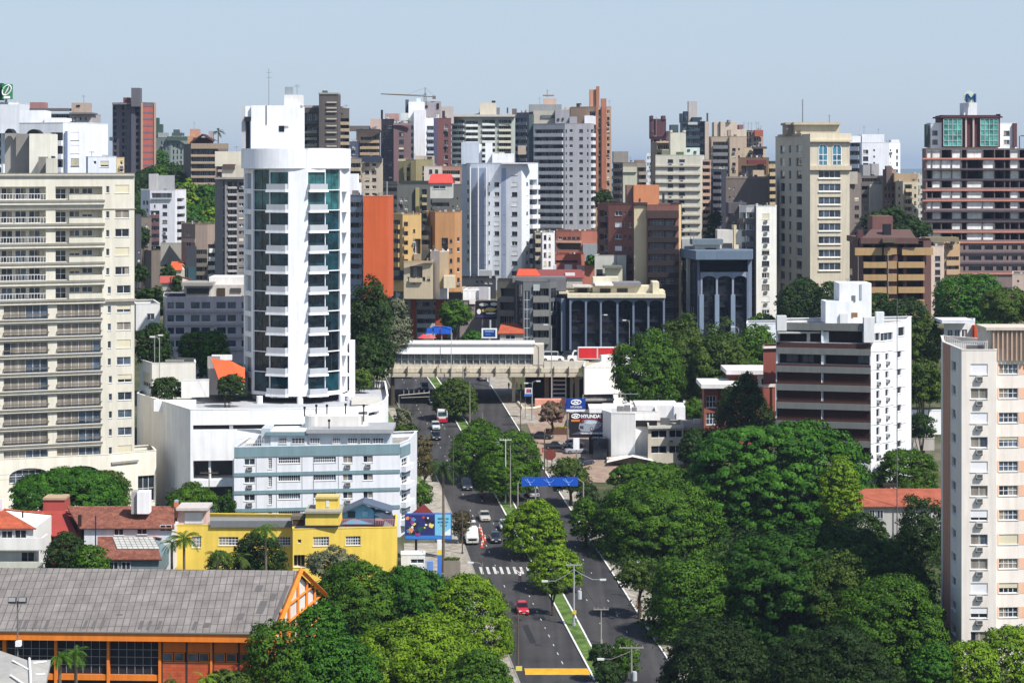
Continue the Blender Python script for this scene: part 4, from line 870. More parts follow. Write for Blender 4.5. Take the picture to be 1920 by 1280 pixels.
gable('villa', 'long low villa with maroon hipped roof and an orange gable, above the grey office', 975, 1096, 520, 505, 574, 584, 540, (206, 200, 192), M((136, 70, 66)), 986, 1090, wins=((1050, 1064, 523, 530, 'w'), (1012, 1024, 523, 530, 'w')), extras=(('chimney', 1060, 1078, 512, 522, 576, 2, (226, 226, 226)),))
gable('house', 'small house wing with bright orange tiles next to the maroon hipped roof', 968, 1014, 517, 504, 570, 580, 535, (150, 146, 140), M((206, 84, 52)), 972, 1005)
b = Bld('garage_building', 'plain pale grey cube building left of the tower with dark balconies', [(1115, 591), (1174, 591.5)], 479, (206, 206, 198), depth=12, sk=8)
b.box('annexe', 1136, 1167, 502, 530, 584, 6, (222, 218, 190)); b.box('roof_slab', 1132, 1167, 499, 503, 583, 7, (120, 124, 110)); b.win(0, 1118, 1130, 505, 520, 'w', nx=1, ny=4); b.box('downpipe', 1155, 1156, 478, 500, 590.8, .2, (120, 120, 120)); b.done()
# --- low parade left of the bridge road
b = Bld('shop_building', 'long two storey grey parade with dark red piers above the footbridge', [(742, 600), (872, 600.5)], 560, (170, 168, 170), depth=14, sk=3)
b.reg(0, 748, 870, 6, 13, 566, 20, 1, 7.5, kind='w', nx=2)
for x0, x1 in ((770, 780), (817, 838), (862, 872)): b.band(0, x0, x1, 562, 640, .25, (170, 80, 58), "pier")
for k in range(3): b.bal(0, 782, 816, 580 + 17 * k, 17, 1, 8, (196, 196, 202), dep=2, out=.6, cols=3); b.bal(0, 742, 769, 580 + 17 * k, 17, 1, 8, (196, 196, 202), dep=2, out=.6, cols=2)
b.box('roof_slab', 744, 872, 543, 549, 598, 17, (176, 172, 160)); b.box('upper_storey', 750, 868, 549, 561, 603, 12, (190, 184, 174)); b.done()
b = Bld('warehouse', 'white curved-roof hall beside the food billboard', [(868, 590), (912, 590.5)], 545, (240, 240, 240), depth=16, sk=3, rc=M((220, 220, 222))); b.box('parapet_wall', 898, 916, 538, 562, 589.5, 1, (200, 200, 206)); b.done()
b = Bld('shop_building', 'orange-red shopfront behind the food billboard', [(862, 582), (930, 582.5)], 566, (150, 138, 130), depth=7, sk=3); b.box('sign_panel', 880, 892, 561, 570, 581.8, .2, (232, 226, 220)); b.done()
gable('house', 'small house with an orange tiled roof behind the blue screen', 933, 985, 625, 605, 556, 566, 650, (214, 206, 196), TILEO, 940, 978, wins=((948, 966, 628, 636, 'w'),))
b = Bld('shop_building', 'white workshop terrace with teal fascia above the long grey parade', [(742, 612), (822, 613)], 531, (224, 226, 230), depth=14, sk=0); b.box('fascia', 771, 818, 530, 541, 611, .8, (110, 140, 150)); b.box('roof_slab', 800, 860, 533, 541, 616, 10, (190, 192, 196)); b.done()
# ================================================================ city behind, left to right
S = far
GR = (150, 148, 146)
S(AB, 'white apartment block with shuttered windows, rising behind the left cream block', [(36, 520), (118, 516), (158, 517)], 231, (236, 238, 242), [('w', 1, 131, 150, 1, 15, 248, 24.5, 3, 15, {'kind': 's', 'shut': 1, 'sm': WHT}), ('w', 0, 92, 106, 1, 9, 249, 25, 3, 14, {'gi': 1}), ('w', 1, 131, 150, 1, 14, 297, 30, 1, 14), ('b', 0, 96, 118, 249, 25, 3, 10, (236, 238, 242), {'cols': 1}), ('x', 'stair_block', 36, 83, 207, 234, 526, 8, (232, 234, 238)), ('x', 'stair_block', 83, 122, 221, 234, 525, 8, (238, 238, 242)), ('x', 'wall_panel', 122, 126, 246, 326, 515.6, .5, (140, 156, 190))], ybase=400)
S('water_tower_building', 'white tower with a rounded stair drum below the green roof sign', [(-60, 600), (6, 596), (34, 600)], 193, (226, 230, 236), [('b', 0, -50, 2, 250, 16, 5, 6, (210, 222, 226), {'cols': 2}), ('x', 'stair_block', 0, 36, 196, 250, 592, 5, (222, 226, 232))], ybase=420)
S(AB, 'pinkish block with a tan tower on its roof behind the white shuttered block', [(50, 640), (130, 638), (172, 640)], 214, (190, 184, 184), [('w', 1, 136, 166, 3, 3, 220, 14, 6, 5), ('b', 0, 82, 130, 205 + 10, 11, 3, 4, (176, 130, 128), {'cols': 4}), ('x', 'stair_block', 56, 83, 192, 206, 642, 5, (176, 130, 126)), ('x', 'roof_slab', 44, 128, 203, 207, 640, 8, (120, 112, 110)), ('x', 'stair_block', 134, 165, 193, 214, 642, 6, (196, 176, 160)), ('x', 'window_slot', 143, 150, 197, 200, 641.8, .3, (50, 46, 46)), ('x', 'roof_slab', 130, 172, 211, 214, 637, 9, (130, 128, 126)), ('a', 157, 178, 194, 645), ('l', 1, 160, 178, 256, 268, 3.0, (228, 226, 222), 'balcony')], ybase=420)
S(AB, 'slim side wing with red panel and stacked little balconies', [(160, 660), (186, 661)], 230, (196, 196, 200), [('b', 0, 172, 186, 240, 15, 6, 5, (220, 222, 224), {'cols': 1, 'out': 1.5}), ('l', 0, 170, 178, 222, 250, .3, (160, 84, 70), 'tinted_panel')], ybase=420)
S('house_block', 'small white cube with two square windows on the roofline of the cream block', [(165, 430), (218, 431)], 294, (226, 230, 238), [('w', 0, 174, 182, 1, 5, 302, 30, 1, 6, {'nx': 1}), ('w', 0, 188, 204, 1, 16, 302, 30, 1, 11, {'nx': 1})], ybase=400)
S('house_block', 'small ochre cube with stacked windows beside the white cube', [(218.5, 436), (233, 436.3)], 296, (206, 184, 140), [('w', 0, 224, 231, 1, 4.5, 301, 13, 5, 8, {'nx': 1})], ybase=400)
# unfinished brick tower
b = Bld(AB, 'unfinished slender tower, grey concrete grid on the left and red brick panels on the right', [(211, 985), (263, 980), (265, 979.5), (291, 985)], 193, (116, 106, 114), depth=16, sk=0)
for k in range(16):
    y = 198 + 12.4 * k; 
    for x0, x1 in ((213, 219), (229, 238), (247, 261)): b.win(0, x0, x1, y, y + 7.5, 'n', nx=0, gi=0, dep=.8, ref=263)
    b.win(2, 267.5, 289, y + 2, y + 11, 'n', nx=0, dep=.15, ref=265); 
    a, d, L = b.fr(2); u0, u1 = b.u(2, 267.5), b.u(2, 289); b.wins.pop(); mb = MB(); nn = Vector((-d.y, d.x)); mb.obox(a + d * u0 + nn * .1, d, u1 - u0, nn, .3, Z(y + 11, 979.5), Z(y + 2, 979.5)); b.add("brick_panel", mb, M((164, 88, 78), var=.06))
b.band(2, 265, 291, 193, 193.2, .1, (206, 176, 156), "edge", 265); b.mat2 = None
b.box('stair_tower', 246, 262, 165, 200, 977, 6, (112, 110, 116)); b.box('stair_tower', 231, 243, 183, 198, 982, 5, (140, 84, 82)); b.box('stair_tower', 246, 253, 165, 460, 978.6, 3, (96, 96, 106)); b.box('roof_slab', 210, 246, 193, 196, 979, 14, (140, 132, 136)); b.box('scaffold', 205, 212, 257, 264, 983, 5, (90, 100, 116)); b.box('corner_column', 288.5, 292, 193, 356, 984, 1, (206, 170, 150)); b.box('corner_column', 264.2, 267.3, 193, 356, 979, .8, (214, 180, 156))
b.done()
S(AB, 'green-grey block with slit windows, right of the unfinished brick tower', [(291, 1040), (320, 1038), (352, 1040)], 258, (140, 152, 148), [('w', 0, 300, 318, 3, 2.4, 265, 11, 7, 7, {'nx': 0}), ('w', 1, 322, 350, 4, 2.4, 270, 11, 7, 7, {'nx': 0}), ('x', 'stair_block', 296, 312, 249, 260, 1042, 8, (170, 178, 176)), ('x', 'stair_block', 322, 341, 249, 255, 1042, 8, (84, 100, 96)), ('x', 'stair_block', 325, 335, 243, 249, 1044, 4, (90, 100, 96)), ('x', 'water_tank', 291, 297, 221, 260, 1045, 4, (60, 96, 84)), ('x', 'water_tank', 297, 304, 233, 260, 1045, 4, (76, 96, 92)), ('x', 'parapet_wall', 313, 351, 256, 264, 1037, 1, (80, 100, 90))], ybase=400)
b = Bld(AB, 'brown balcony block with a pitched brown roof terrace and a palm on top', [(344, 862), (358, 850), (404, 850), (428, 856)], 270, (128, 116, 108), depth=18, sk=0, ref=1)
for k in range(6): b.bal(1, 360, 403, 281 + 13.2 * k, 13.2, 1, 4.5, (196, 172, 146), dep=1.5, cols=4, ov=.3, ref=358); b.bal(2, 406, 426, 283 + 13.2 * k, 13.2, 1, 4.5, (186, 160, 136), dep=1.5, cols=2, ref=358)
b.box('parapet_wall', 358, 428, 269, 279, 849, 1, (180, 160, 138)); b.box('attic', 362, 395, 258, 271, 853, 8, (110, 76, 66)); b.box('stair_block', 356, 372, 242, 262, 858, 6, (196, 150, 124)); b.box('stair_block', 352, 362, 255, 270, 855, 6, (200, 150, 116)); b.box('chimney', 391, 399, 246, 262, 856, 3, (190, 180, 176))
mb = MB(); D = 849
for p, q, z1, z2 in ((356, 379, 267, 251), (379, 402, 251, 264)): mb.poly([(X(p, D), D, Z(z1, D)), (X(q, D), D, Z(z2, D)), (X(q, D), D + 10, Z(z2, D)), (X(p, D), D + 10, Z(z1, D))]); mb.poly([(X(p, D), D, Z(z1, D)), (X(q, D), D, Z(z2, D)), (X(q, D), D, Z(z2 + 3, D)), (X(p, D), D, Z(z1 + 3, D))])
b.add("pitched_roof", mb, M((92, 58, 52))); b.antenna(364, 228, 243, 860); b.done()
S(AB, 'white apartment block with brown loggias at one side below the wooded hill', [(264, 778), (281, 770), (328, 769), (349, 778)], 356, (226, 226, 232), [('w', 1, 300, 318, 1, 9, 367 + 16.5, 14.5, 7, 6.5, {'nx': 1}), ('w', 1, 284, 296, 1, 3, 384, 14.5, 6, 6, {'nx': 0}), ('b', 1, 281.5, 299, 395, 14.5, 5, 7, (130, 96, 96), {'cols': 2}), ('b', 2, 332, 346, 372, 14.5, 6, 8, (214, 216, 220), {'cols': 1}), ('b', 1, 284, 322, 362, 12, 1, 3, (200, 200, 206), {'cols': 5}), ('x', 'stair_block', 279, 293, 326, 358, 773, 5, (204, 202, 202)), ('x', 'stair_block', 293, 321, 329, 358, 776, 8, (186, 188, 190)), ('w', 0, 267, 279, 2, 4, 376, 14.5, 6, 7)], ybase=460, sk=0)
S(AB, 'drab brown-grey slab with a few square windows, right beside the cream block', [(262, 690), (284, 692)], 408, (128, 118, 110), [('w', 0, 270, 280, 1, 4, 420, 16, 8, 5, {'ac': True})], ybase=540)
S(AB, 'dark charcoal block edge next to the cream block', [(254, 640), (265, 641)], 402, (84, 86, 94), [('w', 0, 257, 264, 1, 4, 470, 17, 3, 4)], ybase=540)
S(AB, 'lower brown-grey slab behind the street trees', [(284, 688), (301, 690)], 470, (126, 116, 108), [], ybase=545)
S(AB, 'taupe and charcoal apartment block with white balconies on its right', [(340, 655), (366, 650), (389, 650), (406, 652)], 420, (168, 150, 138), [('b', 1, 366.5, 388, 468, 16, 4, 7, (130, 124, 112), {'cols': 2}), ('b', 2, 390, 405, 458, 16, 5, 8, (224, 222, 216), {'cols': 2}), ('x', 'wall_panel', 349, 367, 462, 535, 648, 1.5, (70, 76, 84)), ('x', 'window', 353, 366, 500, 532, 647.7, .2, (60, 96, 106)), ('l', 0, 341, 366, 447, 454, .1, (214, 196, 180), 'band')], ybase=540, sk=0)
S('retaining_wall', 'stained concrete wall with a tree before it between the brown slabs', [(301, 672), (340, 673)], 456, (176, 172, 164), [], ybase=500, cat='wall', depth=1)
gable('house', 'little house with a bright orange roof beside the taupe block', 318, 342, 506, 490, 640, 652, 540, (220, 216, 196), M((216, 96, 52)), 322, 342)
gable('house', 'low house with a long dull red roof above the pink office', 300, 339, 530, 517, 600, 610, 545, (196, 190, 182), M((176, 84, 72)), 300, 337)
# tall grey tower left of the white round tower
S(AB, 'tall grey tower with a column of slit windows, touching the round-fronted tower', [(403, 486), (422, 481), (460, 482)], 333, (146, 142, 142), [('w', 0, 417, 421.5, 1, 2.5, 340, 13, 14, 9, {'nx': 0}), ('b', 1, 427, 444, 341, 13, 14, 4, (196, 192, 190), {'cols': 2, 'dep': 1.0, 'out': .3}), ('w', 1, 446, 459, 1, 9, 342, 13, 14, 6), ('x', 'stair_block', 403, 455, 284, 312, 492, 8, (234, 226, 206)), ('x', 'stair_block', 416, 455, 310, 334, 484, 6, (216, 208, 190)), ('x', 'machine_box', 418, 440, 308, 317, 483.5, 2, (100, 84, 78)), ('x', 'roof_slab', 402, 460, 333, 336, 480.4, 10, (166, 162, 158)), ('a', 443, 274, 284, 494)], ybase=540, sk=0)
# pinkish office left of the podium
b = Bld('office_building', 'four storey pale pink office with broad dark windows and roof plants, left of the tower', [(306, 442), (312, 440), (459, 441)], 557, (216, 208, 212), depth=14, sk=0, ref=1)
for k in range(4):
    y = (566, 590, 613.5, 637.5)[k]
    for x0, x1 in ((310, 327), (328.5, 346), (357, 375), (377, 395), (405, 424), (426, 443), (452, 459)): b.win(1, max(x0, 313), x1, y, y + 13.5, rr.choice('wwn'), nx=1, gi=rr.choice((0, 1, 3)), ref=312)
    b.band(1, 312, 459, y + 17, y + 20, .3, (196, 190, 194), "ledge", 312)
for nm, x0, x1, y0, y1, D, dp, c in (('upper_storey', 345, 395, 535, 558, 446, 8, (210, 206, 200)), ('upper_storey', 395, 460, 534, 558, 447, 8, (222, 214, 208)), ('roof_slab', 340, 398, 530, 536, 445, 9, (170, 166, 160)), ('roof_slab', 392, 460, 519, 534, 450, 8, (228, 226, 222)), ('window', 350, 392, 540, 552, 445.8, .2, (70, 72, 74)), ('door', 407, 422, 540, 556, 446.8, .2, (80, 66, 50)), ('window', 432, 452, 540, 548, 446.8, .2, (90, 88, 84)), ('planter', 308, 347, 550, 557, 443, 2, (70, 76, 92))): b.box(nm, x0, x1, y0, y1, D, dp, c)
b.done()
S('house', 'white flat-roofed house behind the curved podium', [(262, 420), (285, 412), (367, 413)], 674, (226, 224, 216), [('w', 0, 267, 283, 1, 14, 694, 30, 1, 26, {'nx': 3}), ('l', 1, 310, 345, 674, 679, .1, (150, 150, 150), 'band')], ybase=740, cat='house', depth=9, sk=0)
S('garden_wall', 'low white wall in front of the flat-roofed house', [(340, 405), (392, 406)], 713, (228, 226, 222), [], ybase=745, cat='wall', depth=1, sk=0)
S('house', 'white wall of a house left of the orange roof', [(255, 440), (300, 441)], 570, (226, 226, 224), [('w', 0, 275, 290, 1, 14, 588, 30, 1, 12)], ybase=620, cat='house')
b = Bld('house', 'house with a steep bright orange roof and a grey gable wall, left of the tower', [(389, 417), (392, 408), (459, 409)], 692, (178, 174, 170), depth=10, sk=0, ref=1, ybase=740)
mb = MB(); D = 408; pts = [P(396, 672, D), P(432, 676, D), P(459, 690, D), P(459, 714, D - 3), P(412, 716, D - 3)]; mb.poly(pts); mb.poly([p + Vector((0, .2, -.2)) for p in pts]); b.add("roof", mb, M((228, 96, 54))); b.box('gable_wall', 389, 412, 668, 720, 411, .5, (176, 172, 168)); b.box('parapet_wall', 397, 435, 665, 675, 411.6, .4, (240, 240, 238)); b.done()
# behind the round tower
S(AB, 'dark brown-grey tower with white slits, right behind the round-fronted tower', [(560, 622), (597, 621), (598, 618), (634, 618.5), (636, 626), (655, 627)], 203, (104, 98, 94), [('b', 0, 561, 597, 212, 22, 3, 8, (110, 104, 100), {'cols': 3, 'dep': 1.2, 'out': .3}), ('b', 0, 570, 596, 238, 12.5, 6, 5, (176, 168, 150), {'cols': 2}), ('x', 'stair_tower', 598, 634, 176, 460, 617, 9, (102, 96, 94)), ('x', 'roof_slab', 597, 634, 174, 177, 616.8, 9, (170, 166, 160)), ('x', 'machine_box', 604, 613, 170, 175, 620, 3, (110, 108, 106)), ('x', 'roof_slab', 562, 598, 198, 203, 623, 8, (186, 176, 172))] + [('x', 'ledge', 612, 631, y, y + 2.4, 616.6, .5, (206, 196, 180)) for y in (191, 201.5, 208.5, 222, 235, 247.5, 260.5, 273)] + [('b', 4, 637, 654, 222, 12.5, 10, 6, (176, 160, 136), {'cols': 1}), ('t', 638, 646, 201, 216)], ybase=480)
S(AB, 'white block with blue-grey balcony bands, to the right of the round tower', [(650, 474), (681, 472)], 366, (150, 158, 172), [('b', 0, 651, 680.5, 379, 19.2, 8, 10, (156, 166, 182), {'cols': 2, 'dep': 1.2, 'out': .25}), ('x', 'stair_block', 650, 669, 326, 367, 480, 7, (240, 240, 244)), ('x', 'stair_block', 664, 675, 343, 367, 482, 5, (236, 236, 240)), ('x', 'chimney', 660, 672, 357, 367, 476, 1, (140, 130, 130))], ybase=560, sk=0)
S('party_wall_building', 'blank bright orange party wall standing right of the blue-grey bands', [(681.3, 470), (728, 470.3)], 368, (202, 96, 54), [], ybase=560, depth=12, sk=2, cap=M((200, 140, 110)), cat='building')
for args in (
 ('low_building', 'brown flat-topped block with dark loggias, far behind the orange wall', [(668, 760), (713, 758)], 243, (120, 104, 96), [('b', 0, 676, 711, 257, 11.5, 9, 5.5, (206, 178, 144), {'cols': 4}), ('x', 'stair_block', 655, 692, 236, 246, 770, 6, (120, 112, 110)), ('x', 'stair_block', 694, 713, 223, 244, 772, 6, (216, 190, 178)), ('x', 'parapet_wall', 668, 714, 244, 249, 756.6, 1, (84, 80, 82))]),
 (AB, 'slate blue block under the brown loggia block', [(637, 700), (672, 699)], 266, (96, 108, 136), [('w', 0, 640, 668, 3, 5, 272, 13, 4, 5)]),
 (AB, 'cream block with square dark windows, right of the round tower top', [(679, 640), (718, 639)], 298, (222, 210, 194), [('w', 0, 682, 708, 2, 8, 306, 14, 8, 6, {'nx': 1}), ('x', 'parapet_wall', 678, 716, 293, 304, 638.4, .6, (60, 70, 92))]),
 (AB, 'cream balconied block squeezed beside the tower shoulder', [(648, 625), (678, 624)], 297, (190, 178, 160), [('b', 0, 650, 676, 306, 15, 6, 7, (206, 190, 160), {'cols': 2})]),
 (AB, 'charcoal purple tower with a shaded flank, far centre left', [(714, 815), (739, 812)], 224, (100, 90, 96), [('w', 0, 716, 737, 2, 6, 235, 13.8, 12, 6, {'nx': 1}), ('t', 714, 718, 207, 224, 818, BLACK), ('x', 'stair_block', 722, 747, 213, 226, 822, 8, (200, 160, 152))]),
 (AB, 'plum brown tower with a column of windows left of the white spire block', [(738, 800), (771, 801)], 232, (130, 106, 108), [('w', 0, 745, 760, 1, 9, 248, 14.2, 10, 8, {'nx': 1}), ('x', 'parapet_wall', 737.5, 771, 231, 235, 799.4, .6, (160, 132, 132))]),
 (AB, 'white tower with a stepped crown and blue-grey balconies, under the crane', [(762, 842), (776, 838), (799, 838), (819, 840)], 222, (240, 240, 244), [('b', 0, 762.5, 776, 236, 13, 9, 5, (226, 230, 236), {'cols': 1}), ('b', 2, 800, 817, 236, 13, 9, 5, (196, 208, 224), {'cols': 2}), ('x', 'stair_tower', 776, 797, 206, 330, 836.5, 8, (244, 244, 248)), ('x', 'stair_tower', 766, 795, 191, 224, 842, 8, (236, 238, 242)), ('x', 'stair_tower', 781, 788, 184, 192, 843, 4, (214, 226, 236)), ('x', 'stair_block', 795, 826, 190, 232, 850, 10, (176, 168, 172)), ('x', 'stair_block', 822, 850, 200, 232, 852, 10, (206, 196, 190)), ('x', 'window', 797, 802, 198, 202, 849.7, .3, (40, 40, 44)), ('x', 'window', 819, 823, 194, 204, 849.7, .3, (40, 40, 44)), ('x', 'water_tank', 760, 766, 187, 222, 846, 3, (90, 104, 116)), ('x', 'terrace_wall', 752, 765, 212, 226, 838, 5, (222, 226, 222))]),
 (AB, 'reddish plum tower with a window column right of the white spire block', [(813, 812), (846, 811)], 222, (150, 104, 104), [('w', 0, 832, 841, 1, 7, 234, 14.3, 9, 8, {'nx': 1}), ('x', 'wall_panel', 813, 819, 222, 335, 810.6, .5, (96, 100, 130)), ('x', 'chimney', 818, 823, 215, 223, 815, 2, (236, 236, 236)), ('x', 'chimney', 829, 834, 208, 222, 815, 2, (70, 60, 60))]),
 (AB, 'wide block striped with pale green balconies, centre skyline', [(847, 864), (872, 860), (960, 861), (966, 864)], 216, (188, 194, 186), [('b', 0, 848, 871, 225, 10.8, 13, 4.6, (206, 214, 206), {'cols': 2}), ('b', 1, 873, 896, 227, 10.8, 13, 4.6, (232, 234, 230), {'cols': 3}), ('b', 1, 904, 928, 225, 10.8, 13, 4.6, (226, 230, 226), {'cols': 3}), ('b', 1, 935, 958, 225, 10.8, 13, 4.6, (232, 228, 206), {'cols': 2}), ('x', 'stair_block', 900, 930, 193, 217, 866, 8, (226, 216, 196)), ('x', 'water_tank', 922, 929, 189, 194, 867, 3, (40, 40, 44)), ('x', 'chimney', 931, 937, 202, 217, 868, 3, (130, 128, 126)), ('x', 'chimney', 950, 953, 202, 217, 868, 1, (80, 80, 86)), ('x', 'chimney', 960, 969, 204, 217, 868, 3, (120, 110, 110)), ('x', 'roof_slab', 846, 966, 215, 219, 858.6, 10, (214, 208, 200))]),
 (AB, 'dark slate block between the green striped block and the big grey tower', [(962, 900), (1002, 896)], 212, (84, 92, 108), [('b', 0, 966, 988, 222, 13.5, 9, 6, (106, 112, 126), {'cols': 2}), ('w', 0, 990, 1000, 1, 5, 226, 13, 8, 6), ('x', 'lift_shaft', 971, 986, 273, 290, 893, 3, (206, 186, 170))]),
 (AB, 'brown slab tower with two square brick shafts on its roof', [(1070, 905), (1118, 900), (1146, 900.5)], 201, (196, 164, 140), [('b', 0, 1105, 1117, 210, 12.4, 12, 5, (214, 196, 170), {'cols': 1, 'out': .3}), ('w', 1, 1121, 1127, 1, 4, 206, 12.4, 12, 8, {'nx': 0}), ('w', 1, 1136, 1145, 1, 5, 207, 12.4, 12, 6, {'nx': 1}), ('x', 'brick_pier', 1128, 1137, 200, 360, 899, 1.2, (176, 112, 86)), ('x', 'brick_pier', 1117, 1121, 200, 360, 899.3, 1.2, (170, 110, 86)), ('x', 'stair_tower', 1106, 1121, 168, 202, 904, 6, (200, 148, 118)), ('x', 'stair_tower', 1118, 1124, 162, 202, 903, 3, (176, 120, 94)), ('x', 'stair_tower', 1127, 1137, 185, 202, 903, 4, (176, 118, 94)), ('x', 'upper_storey', 1060, 1106, 201, 232, 908, 10, (228, 214, 178)), ('x', 'window', 1091, 1104, 206, 214, 907.7, .3, (120, 130, 136)), ('x', 'water_tank', 1081, 1090, 194, 202, 910, 3, (50, 50, 52)), ('x', 'stair_block', 1098, 1117, 218, 234, 898, 4, (236, 236, 236))]),
 (AB, 'grey-brown block with a pale green side wall, right of the brown slab tower', [(1149, 800), (1168, 795), (1194, 795), (1212, 800)], 305, (146, 138, 128), [('w', 1, 1175, 1191, 1, 4, 324, 14, 8, 3, {'nx': 0}), ('b', 2, 1195, 1211, 314, 14, 8, 6, (160, 148, 136), {'cols': 1}), ('b', 0, 1150, 1167, 308, 14, 8, 6, (140, 134, 126), {'cols': 1}), ('x', 'stair_block', 1150, 1178, 284, 308, 806, 8, (156, 150, 142)), ('x', 'wall_panel', 1168, 1194, 314, 440, 794.6, .4, (212, 212, 190)), ('x', 'parapet_wall', 1168, 1194, 313, 323, 794, 1, (214, 210, 188)), ('x', 'stair_block', 1191, 1209, 300, 308, 803, 6, (150, 130, 122))]),
 (AB, 'narrow pale block standing alone in the skyline gap', [(1212, 950), (1222, 951)], 287, (206, 214, 222), [('w', 0, 1213, 1221, 2, 2.5, 293, 12, 6, 5)]),
 (AB, 'dark plum tower with two horned corners on its roof', [(1220, 828), (1249, 825), (1275, 827)], 283 - 26, (112, 80, 86), [('b', 0, 1226, 1248, 262, 17, 8, 9, (170, 140, 122), {'cols': 2}), ('x', 'stair_tower', 1220, 1249, 223, 260, 830, 9, (104, 72, 78)), ('x', 'horn', 1220, 1225, 217, 224, 829.6, 9, (96, 70, 78)), ('x', 'horn', 1242, 1248, 217, 224, 829.6, 9, (112, 80, 84)), ('x', 'stair_block', 1257, 1272, 234, 262, 832, 6, (84, 100, 104)), ('x', 'antenna_mast', 1230, 1231, 220, 257, 829.4, .3, (150, 130, 130)), ('x', 'upper_storey', 1249, 1262, 246, 262, 829, 6, (104, 74, 80))]),
 (AB, 'dark teal tower with a gabled crown and one pale chimney block', [(1275, 865), (1327, 864)], 228, (62, 78, 92), [('b', 0, 1280, 1322, 233, 14, 8, 6, (70, 88, 100), {'cols': 4, 'dep': .8, 'out': .2}), ('x', 'chimney_block', 1291, 1307, 190, 232, 872, 5, (206, 200, 196)), ('x', 'stair_block', 1282, 1291, 209, 230, 868, 5, (52, 68, 84)), ('x', 'stair_block', 1298, 1316, 220, 230, 868, 6, (58, 74, 88)), ('x', 'window', 1290, 1308, 229, 234, 863.5, .3, (206, 214, 214)), ('x', 'stair_block', 1275, 1280, 213, 230, 868, 4, (60, 70, 80)), ('x', 'chimney', 1325, 1328, 212, 330, 862, 1, (90, 96, 84))]),
): S(*args, ybase=470, sk=0)
# big grey tower
b = Bld(AB, 'tall grey tower, dark balcony bands on its left half and small windows on the right', [(1000, 785), (1059, 779), (1107, 780), (1114, 786)], 232, (174, 174, 180), depth=18, sk=0, ref=1)
for k in range(13):
    y = 242.6 + 14.25 * k; b.bal(0, 1003 if k < 4 else 1011, 1056, y, 14.25, 1, 7, (206, 206, 208), dep=2.0, out=.8, cols=3, ref=1059)
    for x0, x1 in ((1060.5, 1063), (1067.5, 1074), (1086, 1093), (1100.5, 1103.5)): b.win(1, x0, x1, y, y + 6, 'w', nx=1, ref=1059, gi=0)
    b.bal(2, 1108, 1113.5, y, 14.25, 1, 7, (226, 226, 230), dep=.8, cols=1, ref=1107)
for nm, x0, x1, y0, y1, D, dp, c in (('upper_storey', 1000, 1041, 208, 234, 790, 10, (196, 190, 178)), ('upper_storey', 1041, 1068, 206, 234, 786, 10, (172, 172, 178)), ('upper_storey', 1068, 1082, 219, 234, 784, 10, (174, 174, 180)), ('upper_storey', 992, 1053, 196, 210, 794, 10, (156, 160, 160)), ('window', 1014, 1040, 216, 222, 789.7, .3, (110, 120, 124)), ('stair_block', 1019, 1043, 185, 197, 797, 4, (222, 190, 170)), ('roof_slab', 1018, 1039, 178, 180, 797, 4, (170, 130, 110)), ('wall_panel', 992, 1001, 215, 330, 788, 5, (92, 110, 108)), ('window', 1045, 1049, 222, 226, 785.7, .3, (60, 60, 66)), ('window', 1054, 1057, 221, 226, 785.7, .3, (50, 50, 56)), ('upper_storey', 1096, 1112, 217, 234, 784, 4, (232, 232, 236))): b.box(nm, x0, x1, y0, y1, D, dp, c)
b.antenna(1012, 182, 198, 795); b.antenna(1026, 168, 182, 798, .08); b.done()
# central white-blue block
b = Bld(AB, 'bright white and pale blue apartment block with vertical ribs, centre of photo', [(865, 722), (882, 704), (913, 702), (940, 700), (978, 698), (985, 699), (1009, 706)], 306, (226, 232, 240), depth=16, sk=0, ref=4)
BLU = M((176, 192, 220)); WR = [(y, y + 8) for y in [342 + 18.45 * k for k in range(10)]]
for (y0, y1) in WR:
    for f, x0, x1, nx in ((0, 876, 880, 1), (1, 887, 895, 2), (1, 905, 912, 2), (2, 915.5, 918.5, 0), (2, 927, 936, 2), (3, 944, 947.5, 1), (3, 959.5, 970, 2), (5, 987, 990, 1)):
        b.win(f, x0, x1, y0, y1 - (2 if x1 - x0 < 4 else 0), 'w' if rr.random() < .8 else 's', nx=nx, ref=978, shut=1, sm=WHT, gi=rr.choice((0, 2)))
    b.bal(5, 993, 1007, y0 - 7 + 2, 18.4, 1, 8, (232, 232, 236), dep=1.6, out=1.0, cols=2, ref=985)
b.win(2, 927, 936, 323, 329, 's', nx=2, shut=1, sm=WHT, ref=978); b.win(3, 958, 970, 322, 329, 's', nx=2, shut=1, sm=WHT, ref=978)
for x, f in ((882, 0), (897, 1), (912.5, 1)):
    b.box('rib', x - 1, x + .8, 313, 560, 698.5, 3, WHITE)
for f, x0, x1 in ((1, 882.5, 896.2), (1, 897.4, 912), (3, 940.2, 949)): b.band(f, x0, x1, 315, 560, .05, BLU, "tinted_panel", 978)  # pale blue panels beside the ribs
for nm, x0, x1, y0, y1, D, dp, c in (('stair_tower', 865, 898, 267, 308, 712, 6, (206, 216, 230)), ('stair_tower', 898, 903, 270, 308, 713, 5, (232, 236, 240)), ('stair_tower', 910, 923, 268, 308, 711, 6, (236, 238, 242)), ('stair_block', 923, 964, 288, 308, 709, 7, (236, 238, 242)), ('stair_block', 946, 958, 284, 290, 712, 3, (60, 60, 66)), ('ledge', 940, 1003, 305, 307.5, 697, 3, (226, 222, 232)), ('annexe', 898, 922, 507, 540, 690, 6, (176, 182, 186))): b.box(nm, x0, x1, y0, y1, D, dp, c)
b.zb = Z(560, 700); b.done()
